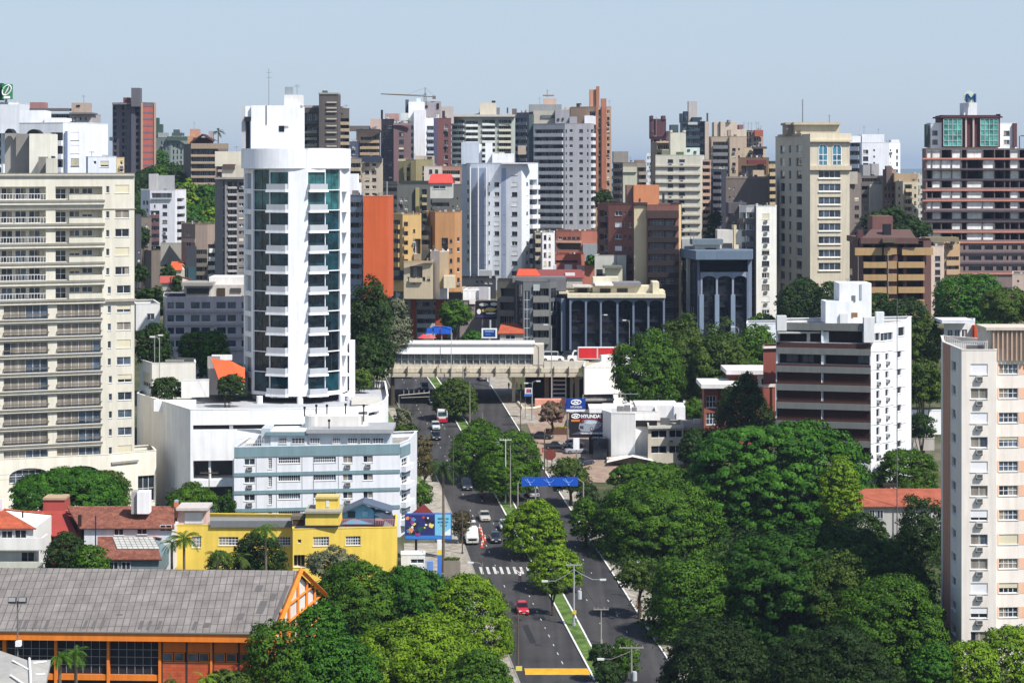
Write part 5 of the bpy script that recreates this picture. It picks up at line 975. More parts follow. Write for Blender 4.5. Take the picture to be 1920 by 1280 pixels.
# green-grey mass, ochre balconies and brown tower
for args in (
 (AB, 'olive stone block with darker ribs below the plum tower', [(748, 690), (780, 688), (812, 689)], 300, (168, 158, 118), [('x', 'rib', 758, 762, 302, 352, 687.4, 1.2, (130, 124, 96)), ('x', 'rib', 770, 774, 302, 352, 687.4, 1.2, (130, 124, 96)), ('x', 'stair_block', 778, 813, 292, 330, 696, 7, (206, 192, 172)), ('x', 'window', 798, 810, 294, 297, 695.7, .3, (60, 56, 52)), ('x', 'parapet_wall', 746, 760, 298, 302, 687, 1, (206, 200, 170))]),
 ('house_block', 'pale gabled penthouse behind the red roofed terrace', [(795, 670), (829, 670)], 312, (216, 206, 196), [('w', 0, 802, 824, 2, 6, 318, 14, 1, 8)]),
 (AB, 'brick terraces to the left of the striped white block', [(826, 676), (866, 677)], 312, (166, 130, 114), [('b', 0, 830, 862, 320, 13, 4, 6, (216, 206, 196), {'cols': 3}), ('w', 0, 832, 862, 3, 5, 372, 13, 3, 5)]),
 (AB, 'broad dark green-grey apartment slab with recessed balconies, left centre', [(682, 664), (745, 660), (866, 662)], 346, (106, 108, 106), [('b', 0, 690, 744, 352, 15, 5, 8, (112, 116, 112), {'cols': 4, 'dep': 1.0, 'out': .3}), ('w', 1, 748, 766, 2, 5, 370, 15, 5, 7), ('b', 1, 791, 800, 355, 15, 6, 5, (190, 182, 140), {'cols': 1}), ('b', 1, 810, 842, 365, 15, 5, 8, (104, 108, 108), {'cols': 3, 'dep': 1, 'out': .4}), ('x', 'wall_panel', 779, 786, 352, 420, 659.5, 1, (176, 168, 120)), ('x', 'parapet_wall', 682, 745, 340, 346, 662, 1, (70, 76, 76)), ('x', 'parapet_wall', 752, 812, 339, 346, 661, 1, (60, 66, 68)), ('w', 1, 845, 862, 2, 2.5, 370, 15.5, 6, 4, {'nx': 0}), ('x', 'lamp_post', 725, 726.5, 340, 375, 655, .3, (190, 190, 190))]),
): S(*args, ybase=470, sk=0)
gable('penthouse', 'terrace pavilion with a flat red tiled roof in the middle distance', 803, 851, 343, 326, 640, 648, 372, (214, 214, 206), M((196, 76, 66)), 808, 846, wins=((812, 836, 348, 354, 'w'),), cat='pavilion')
S(AB, 'ochre block with rounded dark balconies, right of the orange wall', [(727, 585), (755, 581), (790, 582)], 402, (206, 172, 116), [('b', 0, 729, 750, 412, 17.5, 6, 8.5, (190, 158, 110), {'cols': 2}), ('b', 1, 757, 765, 416, 17.5, 5, 9, (206, 172, 120), {'cols': 1}), ('w', 1, 770, 783, 1, 4, 430, 17.5, 4, 6), ('b', 1, 775, 789, 448, 40, 1, 12, (170, 150, 120), {'cols': 1})], ybase=545, sk=0)
S(AB, 'grey stepped terraces behind the ochre block', [(774, 600), (808, 598)], 424, (130, 122, 114), [('b', 0, 776, 806, 432, 17, 3, 8, (160, 148, 134), {'cols': 3})], ybase=545, sk=0)
S(AB, 'tan apartment block with a blank upper wall and small square windows', [(801, 602), (816, 596), (852, 596), (866, 597)], 397, (180, 136, 94), [('w', 1, 826, 852, 2, 5, 444 + 3, 19, 5, 8, {'nx': 1}), ('w', 2, 854, 865, 1, 5, 445, 19, 5, 8, {'nx': 1}), ('b', 1, 828, 840, 446, 80, 1, 20, (196, 150, 120), {'cols': 1}), ('x', 'shaft', 801, 815, 397, 470, 600, 3, (132, 96, 80))], ybase=545, sk=0)
S(AB, 'low cream terraced block beneath the ochre balconies', [(757, 580), (812, 579)], 490, (222, 204, 172), [('w', 0, 762, 808, 5, 6, 519, 14, 1, 7), ('b', 0, 768, 792, 499, 30, 1, 8, (226, 208, 176), {'cols': 4}), ('x', 'wall_panel', 730, 757, 507, 525, 581, 4, (60, 62, 66)), ('x', 'parapet_wall', 757, 812, 489, 493, 578.4, .6, (190, 166, 140))], ybase=560, sk=0)
S('water_tower_building', 'plain white and beige blank-walled shaft before the tan block', [(807, 584), (825, 582), (841, 584)], 471, (240, 236, 232), [('x', 'wall_panel', 824, 841, 472, 540, 581, 1, (206, 182, 150)), ('x', 'roof_block', 832, 853, 517, 540, 578, 4, (236, 222, 190)), ('x', 'terrace', 766, 810, 468, 492, 590, 5, (84, 86, 84))], ybase=560, sk=0)
S(AB, 'plain dark podium strip at the foot of the bright white block', [(850, 640), (930, 640)], 522, (70, 74, 80), [('w', 0, 890, 925, 4, 5, 526, 20, 1, 6)], ybase=560, sk=0)
# right of the grey tower: white narrow, brick band, brown tower
S(AB, 'narrow white building with paired dark windows, right of the bright white block', [(1014, 652), (1017, 650), (1040, 651)], 436, (236, 234, 234), [('w', 1, 1018, 1026, 1, 5, 441, 16.3, 4, 9), ('w', 1, 1027, 1034, 1, 4, 441, 16.3, 4, 9)], ybase=540, sk=0)
S(AB, 'long low orange brick block with ribbon windows under the big grey tower', [(1043, 672), (1090, 670), (1124, 671)], 433, (172, 110, 92), [('w', 0, 1046, 1088, 5, 6.5, 444, 40, 1, 5), ('r', 0, 1045, 1089, 456, 468, 2.0), ('w', 1, 1094, 1120, 2, 8, 458, 40, 1, 8), ('l', 0, 1043, 1090, 451, 455, .4, (214, 170, 150), 'band'), ('x', 'wall_panel', 1093, 1123, 458, 490, 668, 3, (156, 164, 168))], ybase=540, sk=0)
S(AB, 'brick red terrace with white water boxes, below the long brick block', [(1041, 630), (1084, 630), (1096, 631)], 477, (172, 100, 84), [('r', 0, 1042, 1083, 488, 493, 1.0), ('x', 'roof_box', 1059, 1073, 497, 505, 625, 3, (236, 232, 228)), ('x', 'roof_box', 1038, 1043, 497, 505, 625, 3, (214, 224, 236)), ('x', 'roof_box', 1082, 1096, 498, 508, 626, 3, (216, 196, 190))], ybase=540, sk=0)
S(AB, 'terrace of cream ledges between the bright white block and the brick block', [(1003, 690), (1018, 690)], 436, (196, 186, 160), [('b', 0, 1004, 1017, 440, 16, 6, 8, (214, 206, 178), {'cols': 1})], ybase=540, sk=0)
b = Bld(AB, 'brick brown tower with a tan top and dark projecting balconies, centre right', [(1120, 608), (1141, 598), (1187, 595), (1189, 590), (1212, 588), (1213, 585), (1272, 585), (1278, 592)], 384, (140, 96, 86), depth=18, sk=0, ref=4, ybase=640)
for k in range(7):
    y = 395 + 22 * k; b.win(1, 1153, 1166, y, y + 9, rr.choice('ws'), nx=2, ref=1141, shut=1, sm=WHT, gi=0); b.win(1, 1170, 1174, y + 1, y + 6, 'w', nx=1, ref=1141); b.win(1, 1179, 1185, y + 1, y + 9, 'w', nx=2, ref=1141); b.bal(0, 1124, 1139, y, 22, 1, 11, (110, 92, 88), dep=1, cols=1, ref=1141)
for k in range(10):
    y = 411 + 21.9 * k; q = b.recess(5, 1216, 1266, y, y + 12, 1.6, 1, 1213); b.band(5, 1213, 1272, y + 12.5, y + 21, 1.4, (50, 42, 42), "balcony", 1213, inn=-.05)
    aa, d, L = b.fr(5); nn = Vector((-d.y, d.x))
    for x0, x1 in ((1219, 1246), (1249, 1265)): p = aa + d * b.u(5, x0) + nn * 1.5; b.wins.append((X(x1, 585) - X(x0, 585), 1.3, rr.choice('nc'), 4, 2, rr.choice((1, 3, 3)), .5, .03, None, None, (p.x, p.y, b.zz(5, y + 12, 1213)), 0))
for nm, x0, x1, y0, y1, D, dp, c in (('top_block', 1175, 1188, 347, 386, 602, 8, (142, 110, 98)), ('top_block', 1188, 1236, 347, 396, 600, 8, (200, 132, 94)), ('balcony', 1212, 1273, 395, 409, 583.2, 1.9, (80, 60, 56)), ('wall_panel', 1189, 1213, 384, 640, 587, 1, (222, 208, 172)), ('wall_panel', 1236, 1262, 381, 398, 590, 3, (140, 96, 92)), ('wall_panel', 1262, 1274, 382, 396, 588, 3, (220, 204, 170)), ('cap', 1189, 1214, 380, 386, 586.6, 6, (70, 56, 54)), ('cap', 1260, 1277, 380, 384, 587.6, 4, (70, 56, 54)), ('wall_panel', 1271, 1277, 384, 640, 586, 4, (238, 212, 164)), ('chimney', 1242, 1246, 362, 382, 592, 1, (60, 60, 62)), ('door', 1199, 1201, 372, 378, 599.8, .2, (50, 46, 46)), ('window', 1222, 1230, 387, 395, 599.8, .2, (120, 80, 64))): b.box(nm, x0, x1, y0, y1, D, dp, c)
b.done([M((52, 46, 48)), DARK, WHT])
b = Bld(AB, 'cream banded block with two window columns and a plain cream roof tower', [(1229, 705), (1313, 704)], 291, (226, 222, 206), depth=16, sk=9, ybase=500)
for k in range(13):
    y = 299 + 15.25 * k
    for x0, x1 in ((1252, 1262), (1273, 1284)): b.win(0, x0, x1, y, y + 6.5, 'w', nx=1, ac=(k % 2 == 0), gi=0)
    b.band(0, 1229, 1313, y + 12 - .5, y + 14.2, .55, (206, 200, 184), "ledge"); b.band(0, 1229, 1313, y + 14.2, y + 15, .2, (120, 112, 100), "joint"); b.win(0, 1290, 1293, y + 1, y + 5, 'w', nx=0) if k > 6 else None
for nm, x0, x1, y0, y1, D, dp, c in (('roof_tower', 1257, 1286, 249, 293, 709, 7, (230, 228, 208)), ('roof_tower', 1257, 1261, 244, 250, 709, 7, (230, 228, 208)), ('roof_tower', 1282, 1286, 244, 250, 709, 7, (230, 228, 208)), ('penthouse', 1286, 1312, 277, 292, 709, 6, (216, 230, 220)), ('window', 1301, 1306, 283, 288, 708.8, .2, (80, 96, 96)), ('window', 1289, 1294, 280, 284, 708.8, .2, (80, 96, 90)), ('planter', 1268, 1282, 285, 291, 707, 1, (96, 120, 76)), ('penthouse', 1241, 1256, 282, 292, 708, 6, (130, 136, 116))): b.box(nm, x0, x1, y0, y1, D, dp, c)
b.done()
for args in (
 (AB, 'brown stepped block peeping out left of the cream banded block', [(1221, 722), (1232, 719), (1258, 720)], 268, (170, 148, 126), [('b', 1, 1233, 1256, 272, 14, 2, 6, (196, 172, 138), {'cols': 2}), ('l', 1, 1230, 1258, 265, 268, .6, (206, 178, 150), 'ledge'), ('w', 0, 1223, 1230, 1, 4, 340, 16, 6, 8)], {}),
 (AB, 'patchwork side of a block with clotheslines, right of the cream banded block', [(1313, 712), (1333, 714)], 300, (170, 150, 140), [('b', 0, 1314, 1331, 303, 13, 11, 6, (190, 160, 144), {'cols': 1})], {}),
 (AB, 'beige tower with bluish balconies and a big rooftop room', [(1327, 792), (1334, 786), (1367, 785), (1368, 784), (1400, 784)], 257, (206, 186, 164), [('b', 1, 1337, 1365, 266, 13.3, 11, 6.5, (150, 148, 150), {'cols': 3, 'dep': 1.5}), ('w', 3, 1370, 1382, 1, 6.5, 278, 13.6, 8, 5.5, {'nx': 1}), ('w', 3, 1383, 1388, 1, 3, 278, 13.6, 8, 4, {'nx': 0}), ('x', 'roof_room', 1339, 1382, 229, 258, 792, 9, (220, 204, 186)), ('x', 'roof_room', 1375, 1400, 243, 258, 795, 8, (216, 206, 190)), ('x', 'window', 1365, 1371, 243, 255, 791.7, .3, (180, 166, 150)), ('t', 1363, 1371, 226, 230), ('x', 'wall_panel', 1322, 1329, 228, 400, 786, 2, (214, 196, 178)), ('x', 'chimney', 1349, 1351, 228, 258, 791.4, .5, (90, 80, 74))], {}),
 (AB, 'block with a white lattice screen and brick top, right of the beige tower', [(1385, 830), (1411, 828), (1431, 829)], 245, (186, 160, 150), [('w', 0, 1388, 1409, 4, 3.5, 248, 11, 4, 8, {'nx': 1}), ('w', 1, 1413, 1428, 3, 3.5, 258, 11, 4, 7, {'nx': 1}), ('x', 'brick_band', 1415, 1431, 244, 256, 826, 2, (170, 100, 84)), ('x', 'stair_block', 1385, 1394, 234, 246, 834, 5, (150, 110, 104)), ('a', 1395, 228, 245, 836), ('a', 1403, 229, 245, 836), ('a', 1409, 229, 245, 836), ('a', 1418, 228, 245, 836), ('a', 1422, 228, 245, 836)], {}),
 (AB, 'purplish tower side with ochre panel under the lattice block', [(1396, 760), (1436, 762)], 277, (206, 188, 156), [('x', 'wall_panel', 1413, 1431, 278, 292, 757, 2, (90, 76, 96)), ('x', 'roof_slab', 1412, 1438, 275, 279, 756, 4, (96, 88, 86))], {}),
 (AB, 'brown roof terrace block with a maroon awning', [(1384, 702), (1442, 700)], 296, (150, 118, 96), [('x', 'awning', 1402, 1437, 300, 308, 697, 3, (124, 66, 66)), ('b', 0, 1390, 1436, 311, 24, 1, 8, (176, 150, 122), {'cols': 6, 'out': .3}), ('x', 'wall_panel', 1412, 1433, 319, 332, 696, 3, (206, 186, 160))], {}),
 (AB, 'ochre balcony block at the right of the brown roof terrace', [(1440, 700), (1461, 701)], 308, (196, 174, 138), [('b', 0, 1442, 1459, 316, 14, 8, 7, (206, 184, 148), {'cols': 2}), ('x', 'planter', 1443, 1456, 302, 309, 702, 3, (70, 84, 70))], {}),
 (AB, 'dark bluish balcony shaft beside the blank brown wall', [(1332, 730), (1363, 728)], 318, (98, 104, 120), [('b', 0, 1338, 1352, 322, 13.4, 9, 7, (130, 136, 150), {'cols': 1})], {}),
 ('party_wall_building', 'big blank brown-grey party wall right of centre', [(1361, 655), (1442, 656)], 332, (124, 114, 108), [('l', 0, 1361, 1441, 331, 335, .1, (144, 130, 120), 'coping'), ('w', 0, 1364, 1380, 2, 3, 352, 16, 5, 4)], {}),
): S(*args[:6], ybase=500, sk=0)
S(AB, 'slim white slab with one column of windows, left of the cream arched-top tower', [(1386, 588), (1399, 583), (1416, 582), (1417, 580), (1456, 581)], 386, (236, 234, 226), [('w', 3, 1427, 1444, 1, 14, 401, 22.1, 9, 10, {'nx': 3, 'ac': True, 'gi': 0}), ('b', 1, 1400, 1415, 398, 22.1, 9, 11, (110, 106, 104), {'cols': 1, 'dep': 1.2}), ('b', 0, 1387, 1398, 398, 22.1, 9, 11, (120, 112, 106), {'cols': 1, 'dep': 1}), ('x', 'wall_panel', 1415, 1418, 386, 600, 580, 1, (50, 50, 60)), ('x', 'stair_block', 1366, 1400, 380, 400, 592, 8, (100, 94, 98))], ybase=640, sk=6)
# cream tower with arched top windows
CT = (236, 222, 188)
b = Bld('office_tower', 'cream tower with two arched windows at the top and four-pane windows below', [(1461, 658), (1504, 632), (1519, 627), (1593, 629)], 252, (206, 194, 176), depth=18, sk=3, ref=2, ybase=640)
b.mat = M((222, 212, 190))
for k in range(14):
    y = 271 + 24.6 * k
    for x0, x1 in ((1463, 1471.5), (1479, 1483.5), (1493, 1504)): b.win(0, x0, min(x1, 1503.5), y, y + 15, 'w', nx=1 if x1 < 1490 else 2, ref=1519, gi=1, dep=.3)
for k in range(8):
    y = 320 + 24.7 * k; b.win(2, 1535, 1576, y, y + 13.5, 'w', nx=4, ref=1519, gi=1, dep=.3, fm=WHT); b.band(2, 1534, 1577, y + 14, y + 16, .3, (240, 232, 214), "sill", 1519)
a, d, L = b.fr(2)
AM = glass((50, 104, 124), rough=.08)
for xa, xb in ((1535, 1551), (1561, 1577)):
    u0, u1 = b.u(2, xa), b.u(2, xb); zb_, zs, rd = b.zz(2, 309, 1519), b.zz(2, 279, 1519), (u1 - u0) / 2; mb = MB(); nn = Vector((d.y, -d.x)); pts = [(u0, zb_), (u1, zb_)] + [((u0 + u1) / 2 + rd * math.cos(math.pi * i / 10), zs + rd * math.sin(math.pi * i / 10)) for i in range(11)]
    def w3(u, z, o): q = a + d * u + nn * o; return (q.x, q.y, z)
    mb.poly([w3(u, z, .03) for u, z in pts], 0)
    mb.obox(a + d * ((u0 + u1) / 2 - .08) + nn * .035, d, .16, nn, .06, zb_, zs + rd - .05, 1)
    for yy in (290, 301): mb.obox(a + d * u0 + nn * .036, d, u1 - u0, nn, .065, b.zz(2, yy + .6, 1519), b.zz(2, yy - .6, 1519), 1)
    ring = pts[2:]
    for (ua, za), (ub, zc) in zip(ring, ring[1:]): mb.tube([w3(ua, za, .06), w3(ub, zc, .06)], .12, 4, 1)
    mb.obox(a + d * (u0 - .1) + nn * .02, d, .16, nn, .1, zb_, zs, 1); mb.obox(a + d * (u1 - .06) + nn * .02, d, .16, nn, .1, zb_, zs, 1)
    b.add("arched_window", mb, [AM, WHT])
b.band(2, 1518, 1595, 250, 266, .5, (238, 226, 200), "cornice", 1519, inn=.0); b.band(2, 1517, 1596, 262, 266, .9, (226, 212, 182), "cornice", 1519); b.band(2, 1517, 1595, 311, 319, .8, (220, 204, 176), "cornice", 1519)
b.band(0, 1460, 1504, 249, 254, .3, (190, 178, 162), "cornice", 1519)  # left-face cornice coloured darker, shade put into its tone
b.box('crown', 1491, 1574, 233, 253, 638, 12, (230, 214, 182)); b.box('crown_cornice', 1488, 1576, 229.5, 234, 637, 14, (214, 200, 172)); b.box('crown', 1475, 1492, 233, 253, 642, 10, (176, 160, 144)); b.box('crown_cornice', 1473, 1488, 230, 234, 641.5, 12, (190, 176, 158)); b.box('window', 1495, 1501, 245, 249, 637.8, .2, (120, 90, 60))  # left crown boxes coloured darker to paint the shaded side
b.antenna(1505, 186, 230, 644, .12); b.antenna(1555, 215, 230, 644, .08); b.done()
for args in (
 (AB, 'wide white block with dark loggias and rooftop plant, right of the cream tower', [(1588, 760), (1613, 756), (1616, 755), (1667, 755), (1688, 757)], 268, (236, 238, 244), [('b', 0, 1592, 1612, 267, 16.2, 4, 8, (226, 228, 234), {'cols': 2}), ('w', 2, 1618, 1628, 1, 10, 281, 12.5, 3, 8, {'gi': 1}), ('w', 2, 1636, 1642, 1, 3, 280, 12, 5, 4, {'nx': 0}), ('w', 3, 1668, 1671.5, 1, 2.5, 280, 12, 5, 4, {'nx': 0}), ('w', 3, 1680, 1684, 1, 3.5, 280, 12, 5, 7, {'nx': 0}), ('x', 'stair_block', 1616, 1658, 252, 269, 760, 8, (230, 234, 240)), ('x', 'stair_block', 1591, 1614, 255, 269, 760, 7, (232, 234, 238)), ('x', 'parapet_wall', 1671, 1686, 262, 270, 758, 5, (240, 240, 244)), ('a', 1620, 235, 253, 762), ('a', 1647, 241, 253, 762)]),
 (AB, 'grey-brown block directly right of the cream tower', [(1593, 690), (1615, 691)], 325, (140, 130, 124), [('w', 0, 1600, 1613, 1, 8, 370, 16, 6, 7), ('x', 'parapet_wall', 1593, 1608, 322, 345, 689.4, .5, (206, 198, 184))]),
 (AB, 'block with fluted pale towers on its roof, behind the brown roofs', [(1614, 720), (1655, 718)], 330, (166, 158, 152), [('x', 'roof_tower', 1618, 1632, 309, 332, 722, 7, (176, 176, 178)), ('x', 'roof_tower', 1634, 1648, 307, 332, 724, 6, (190, 188, 188)), ('b', 0, 1616, 1650, 334, 15, 3, 8, (150, 140, 132), {'cols': 4}), ('x', 'wall_panel', 1631, 1655, 346, 450, 716, 2, (206, 204, 194)), ('w', 0, 1618, 1629, 1, 6, 372, 15, 5, 7)]),
 (AB, 'tan block with stacked windows between two pale blocks, right distance', [(1655, 708), (1680, 709)], 318, (160, 140, 128), [('x', 'shaft', 1662, 1672, 311, 345, 707, 3, (128, 112, 110)), ('w', 0, 1657, 1678, 3, 4, 350, 13, 6, 7)]),
 (AB, 'beige block with a pale green side, left of the concrete frame building', [(1679, 700), (1693, 698), (1722, 700)], 340, (206, 196, 172), [('x', 'upper_storey', 1677, 1722, 325, 342, 704, 8, (196, 170, 138)), ('b', 1, 1696, 1710, 346, 14, 5, 6, (206, 186, 156), {'cols': 1}), ('w', 1, 1712, 1720, 1, 4, 350, 14, 5, 6), ('w', 0, 1681, 1691, 1, 3, 350, 14, 5, 5)]),
 (AB, 'pale distant block touching the concrete frame building', [(1705, 780), (1740, 781)], 328, (206, 202, 194), [('w', 0, 1708, 1736, 5, 3.5, 336, 12, 9, 5)]),
): S(*args, ybase=500, sk=0)
# concrete frame building under the white headquarters
b = Bld('frame_building', 'unfinished concrete frame building before the white and green tower', [(1729, 655), (1736, 650), (1935, 652)], 279, (138, 120, 118), depth=14, sk=0, ref=1, ybase=560)
cs = (1738, 1748, 1765, 1785, 1803, 1813, 1843, 1865, 1884, 1894, 1911, 1930)
for k in range(12):
    y = 281 + 19.6 * k; brick = k >= 9
    for x0, x1 in zip(cs, cs[1:]):
        if brick: b.win(1, x0 + 3, x1 - 3, y + 3, y + 11, 'n', nx=0, gi=2, dep=.6, ref=1736) if x1 - x0 > 9 else None
        else:
            wi = x0 in (1738, 1748, 1765, 1785, 1813, 1894) or (x0 == 1843 and k % 3); wi = wi and rr.random() < .8; b.recess(1, x0 + .6, x1 - .6, y, y + (15 if k < 3 else 12), .35 if wi else 5, 3 if wi else 2, 1736)
    b.band(1, 1729, 1934, y + 15.2, y + 18.4, (.5, 1.6, .3, .4)[k % 4] if k < 8 else .4, (96, 84, 92) if k % 4 in (1, 2) else (190, 128, 112), "slab_edge", 1736)
for nm, x0, x1, y0, y1, D, dp, c in (('mast', 1911, 1912.5, 255, 282, 652, .3, (90, 100, 90)), ('mast', 1914, 1930, 254, 256, 652, .3, (90, 100, 90))): b.box(nm, x0, x1, y0, y1, D, dp, c)
b.done([M((70, 58, 62)), M((52, 44, 52)), M((236, 234, 230), var=.25, scale=.8)])
b = Bld('office_tower', 'white and dark red tower with green glass bays and a rooftop M sign', [(1737, 672), (1745, 668), (1766, 667), (1872, 667), (1900, 668), (1906, 670)], 231, (238, 238, 240), depth=16, sk=0, ref=2, ybase=420)
for f, x0, x1 in ((1, 1748, 1758), (4, 1882, 1893)):
    for y in (245, 262): b.win(min(f, 3) if f == 1 else 3, x0, x1, y, y + 9, 'c', nx=2, ref=1766, gi=1)
b.box('facade', 1768, 1875, 216, 276, 665, 12, (92, 52, 54))
for x0, x1 in ((1769, 1803), (1838, 1871)):
    mb = MB(); mb.box(X(x0, 664.6), X(x1, 664.6), 664.4, 664.9, Z(274, 665), Z(223, 665), 0)
    for i in range(5): xx = x0 + (x1 - x0) * i / 4; mb.box(X(xx, 664.6) - .07, X(xx, 664.6) + .07, 664.25, 664.39, Z(274, 665), Z(223, 665), 1)
    for i in range(6): yy = 223 + 51 * i / 5; mb.box(X(x0, 664.6), X(x1, 664.6), 664.2, 664.24, Z(yy, 665) - .06, Z(yy, 665) + .06, 1)
    b.add("glass_bay", mb, [glass((70, 140, 130), rough=.05, wob=.6), M((200, 210, 210), var=0)])
for x in (1812, 1826): b.box('pilaster', x - 2, x + 1, 222, 276, 664.4, .8, (206, 186, 180))
b.box('side_panel', 1900, 1907, 231, 276, 667, 3, (110, 74, 76)); b.box('side_panel', 1736.5, 1740, 233, 276, 668, 3, (60, 80, 78)); b.box('roof_slab', 1764, 1880, 218, 221, 664, 13, (100, 60, 60)); b.box('mast_block', 1807, 1832, 193, 222, 668, 6, (236, 238, 242))
b.box('vent_block', 1764, 1769, 216, 224, 665, 3, (30, 30, 34)); b.box('vent_block', 1871, 1876, 214, 222, 665, 3, (30, 30, 34))
sb = Vector((X(1820, 666), 666, Z(193, 666)))
mb = MB(); n = 20; zc, rad = Z(182, 666), 1.5
mb.prism([(0, 0)] * 0 + [(X(1818, 666) + 1.55 * math.cos(2 * math.pi * i / n), zc + 1.7 * math.sin(2 * math.pi * i / n)) for i in range(n)], 666.5, 666.8)
mb.v = [(v[0], v[2], v[1]) for v in mb.v]; b.add("sign_disc", mb, M((226, 232, 206), var=0))
mb = MB(); l_, r_, t_, u_ = X(1814, 666), X(1828.5, 666), Z(176, 666), Z(192, 666); mb.tube([(l_, 666.2, u_), (l_, 666.2, t_)], .36, 4); mb.tube([(r_, 666.2, u_), (r_, 666.2, t_)], .36, 4); mb.tube([(l_, 666.15, t_ - .1), ((l_ + r_) / 2, 666.15, t_ - 1.35), (r_, 666.15, t_ - .1)], .32, 4); b.add('lettering', mb, M((40, 96, 150), var=0))
b.done()
# brown hipped block
b = Bld(AB, 'brown block with a dark hipped roof and tan balcony bands', [(1598, 572), (1617, 565), (1733, 566), (1746, 570)], 452, (104, 74, 70), depth=16, sk=0, ref=1, ybase=620)
for k in range(6):
    y = 451 + 23.6 * k + (3 if k else 0)
    for x0, x1 in ((1619, 1636), (1641, 1660), (1683, 1694), (1700, 1731)): b.recess(1, x0, x1, y, y + 13, 1.6, 1, 1617)
    for x0, x1 in ((1602, 1652), (1656, 1670), (1690, 1748)) if k == 0 else ((1618, 1661), (1683, 1732)): b.band(1, x0, x1, y + 13.5, y + 24.5 + (3 if k == 0 else 0), .9, (176, 146, 104), "balcony", 1617)
    b.band(1, 1664, 1680, y + 12, y + 26, .9, (170, 140, 102), "balcony", 1617)
mb = MB(); D = 564; q = [P(1614, 452, D), P(1722, 452, D), P(1706, 430, D + 12), P(1632, 430, D + 12)]; mb.poly([q[0], q[1], q[2], q[3]]); r0, r1 = P(1614, 452, D), P(1722, 452, D)
mb.poly([q[0], q[3], (q[3].x, D + 24, q[0].z), (q[0].x, D + 24, q[0].z)]); mb.poly([q[1], (q[1].x, D + 24, q[1].z), q[2]]); mb.box(r0.x, r1.x, D, D + 24, Z(457, D), Z(446, D)); b.add("hipped_roof", mb, M((110, 82, 76)))
b.box('stair_block', 1636, 1674, 405, 432, 580, 8, (134, 94, 88)); b.box('chimney', 1608, 1618, 432, 462, 567, 3, (96, 66, 66)); b.box('satellite_equipment', 1657, 1671, 420, 441, 570, 2, (40, 40, 44)); b.box('planter', 1655, 1680, 448, 455, 562, 3, (110, 96, 76))
b.done([M((46, 34, 38)), DARK, WHT])
S(AB, 'pinkish white narrow block with open loggias beside the tan balconies', [(1731, 570), (1770, 571)], 462, (226, 206, 190), [('w', 0, 1733, 1744, 1, 10, 490, 13, 7, 8, {'nx': 2}), ('w', 0, 1752, 1764, 1, 10, 480, 13, 8, 9, {'nx': 1}), ('x', 'upper_block', 1750, 1770, 454, 472, 574, 5, (120, 110, 96))], ybase=600, sk=0)
S(AB, 'small tan cube with rounded top terrace in front of the brick frame', [(1771, 600), (1800, 601)], 457, (190, 158, 122), [('b', 0, 1773, 1798, 481, 17, 2, 10, (184, 156, 124), {'cols': 2}), ('x', 'terrace_rim', 1735, 1798, 445, 453, 596, 5, (150, 140, 110)), ('w', 0, 1774, 1790, 4, 1.6, 457.5, 40, 1, 1.6, {'nx': 0})], ybase=600, sk=0)
S('house_block', 'plain pinkish wall at the right edge above the trees', [(1898, 520), (1940, 520)], 514, (206, 186, 172), [('w', 0, 1903, 1915, 1, 4, 525, 14, 1, 4)], ybase=560, sk=0)
S('shop_building', 'long flat white roof behind the wide green trees', [(1400, 500), (1465, 501)], 607, (226, 230, 236), [], ybase=640, depth=10, sk=0, cat='shop')
S('shop_building', 'white petrol-station style shop with a red post, above the right-hand tree', [(1770, 440), (1828, 441)], 604, (226, 226, 226), [('w', 0, 1775, 1815, 3, 10, 618, 30, 1, 14), ('x', 'red_post', 1827, 1838, 610, 640, 439, 2, (206, 84, 50)), ('x', 'canopy', 1766, 1826, 600, 606, 434, 8, (232, 232, 236))], ybase=660, depth=10, sk=0, cat='shop')
# right-hand: red brick house, dealership, low buildings
b = Bld('house', 'red brick house with white flat eaves and tall white-framed windows, behind the dark conifer', [(1320, 432), (1345, 432.5), (1346, 436), (1458, 437)], 731, (146, 84, 68), depth=12, sk=3, ybase=840)
for y in (742, 774): b.win(0, 1324, 1343, y, y + 22, 'w', nx=3, ny=2, gi=1, fm=WHT); b.win(2, 1360, 1372, y, y + 16, 'w', nx=2, fm=WHT)
b.box('roof_slab', 1315, 1395, 720, 728, 430, 12, (232, 230, 226)); b.box('upper_storey', 1368, 1458, 700, 732, 438.5, 8, (146, 84, 70)); b.box('roof_slab', 1362, 1458, 694, 702, 436, 12, (222, 216, 214)); b.box('wall_panel', 1420, 1453, 704, 726, 438.2, .3, (232, 226, 220)); b.box('window', 1428, 1440, 710, 720, 438, .2, (60, 60, 62)); b.box('corner_post', 1454, 1456, 704, 790, 436, .3, (230, 226, 222)); b.done()
S('house', 'red brick block behind the brown balconies, at their left', [(1431, 415), (1458, 416)], 652, (128, 70, 60), [('l', 0, 1429, 1458, 649, 653, .5, (220, 216, 214), 'eaves')], ybase=720, depth=8, sk=0, cat='house')
b = Bld('office_building', 'white dealership building with a blank bright side wall and a shaded wing', [(1130, 446), (1146, 441), (1191, 440), (1192, 442), (1232, 443)], 775, (238, 238, 236), depth=12, sk=2, ref=2, ybase=888)
b.box('upper_hall', 1192, 1272, 760, 800, 452, 10, (228, 228, 230)); b.box('upper_hall', 1264, 1285, 762, 800, 450, 8, (240, 240, 242)); b.box('roof_slab', 1105, 1190, 765, 775, 446, 8, (240, 240, 240)); b.box('rear_parapet', 1130, 1285, 756, 766, 462, .5, (216, 216, 216)); b.box('ribbon_window', 1192, 1232, 788, 799, 441.8, .2, (34, 30, 32)); b.box('window', 1266, 1268, 775, 790, 449.8, .1, (80, 110, 130))
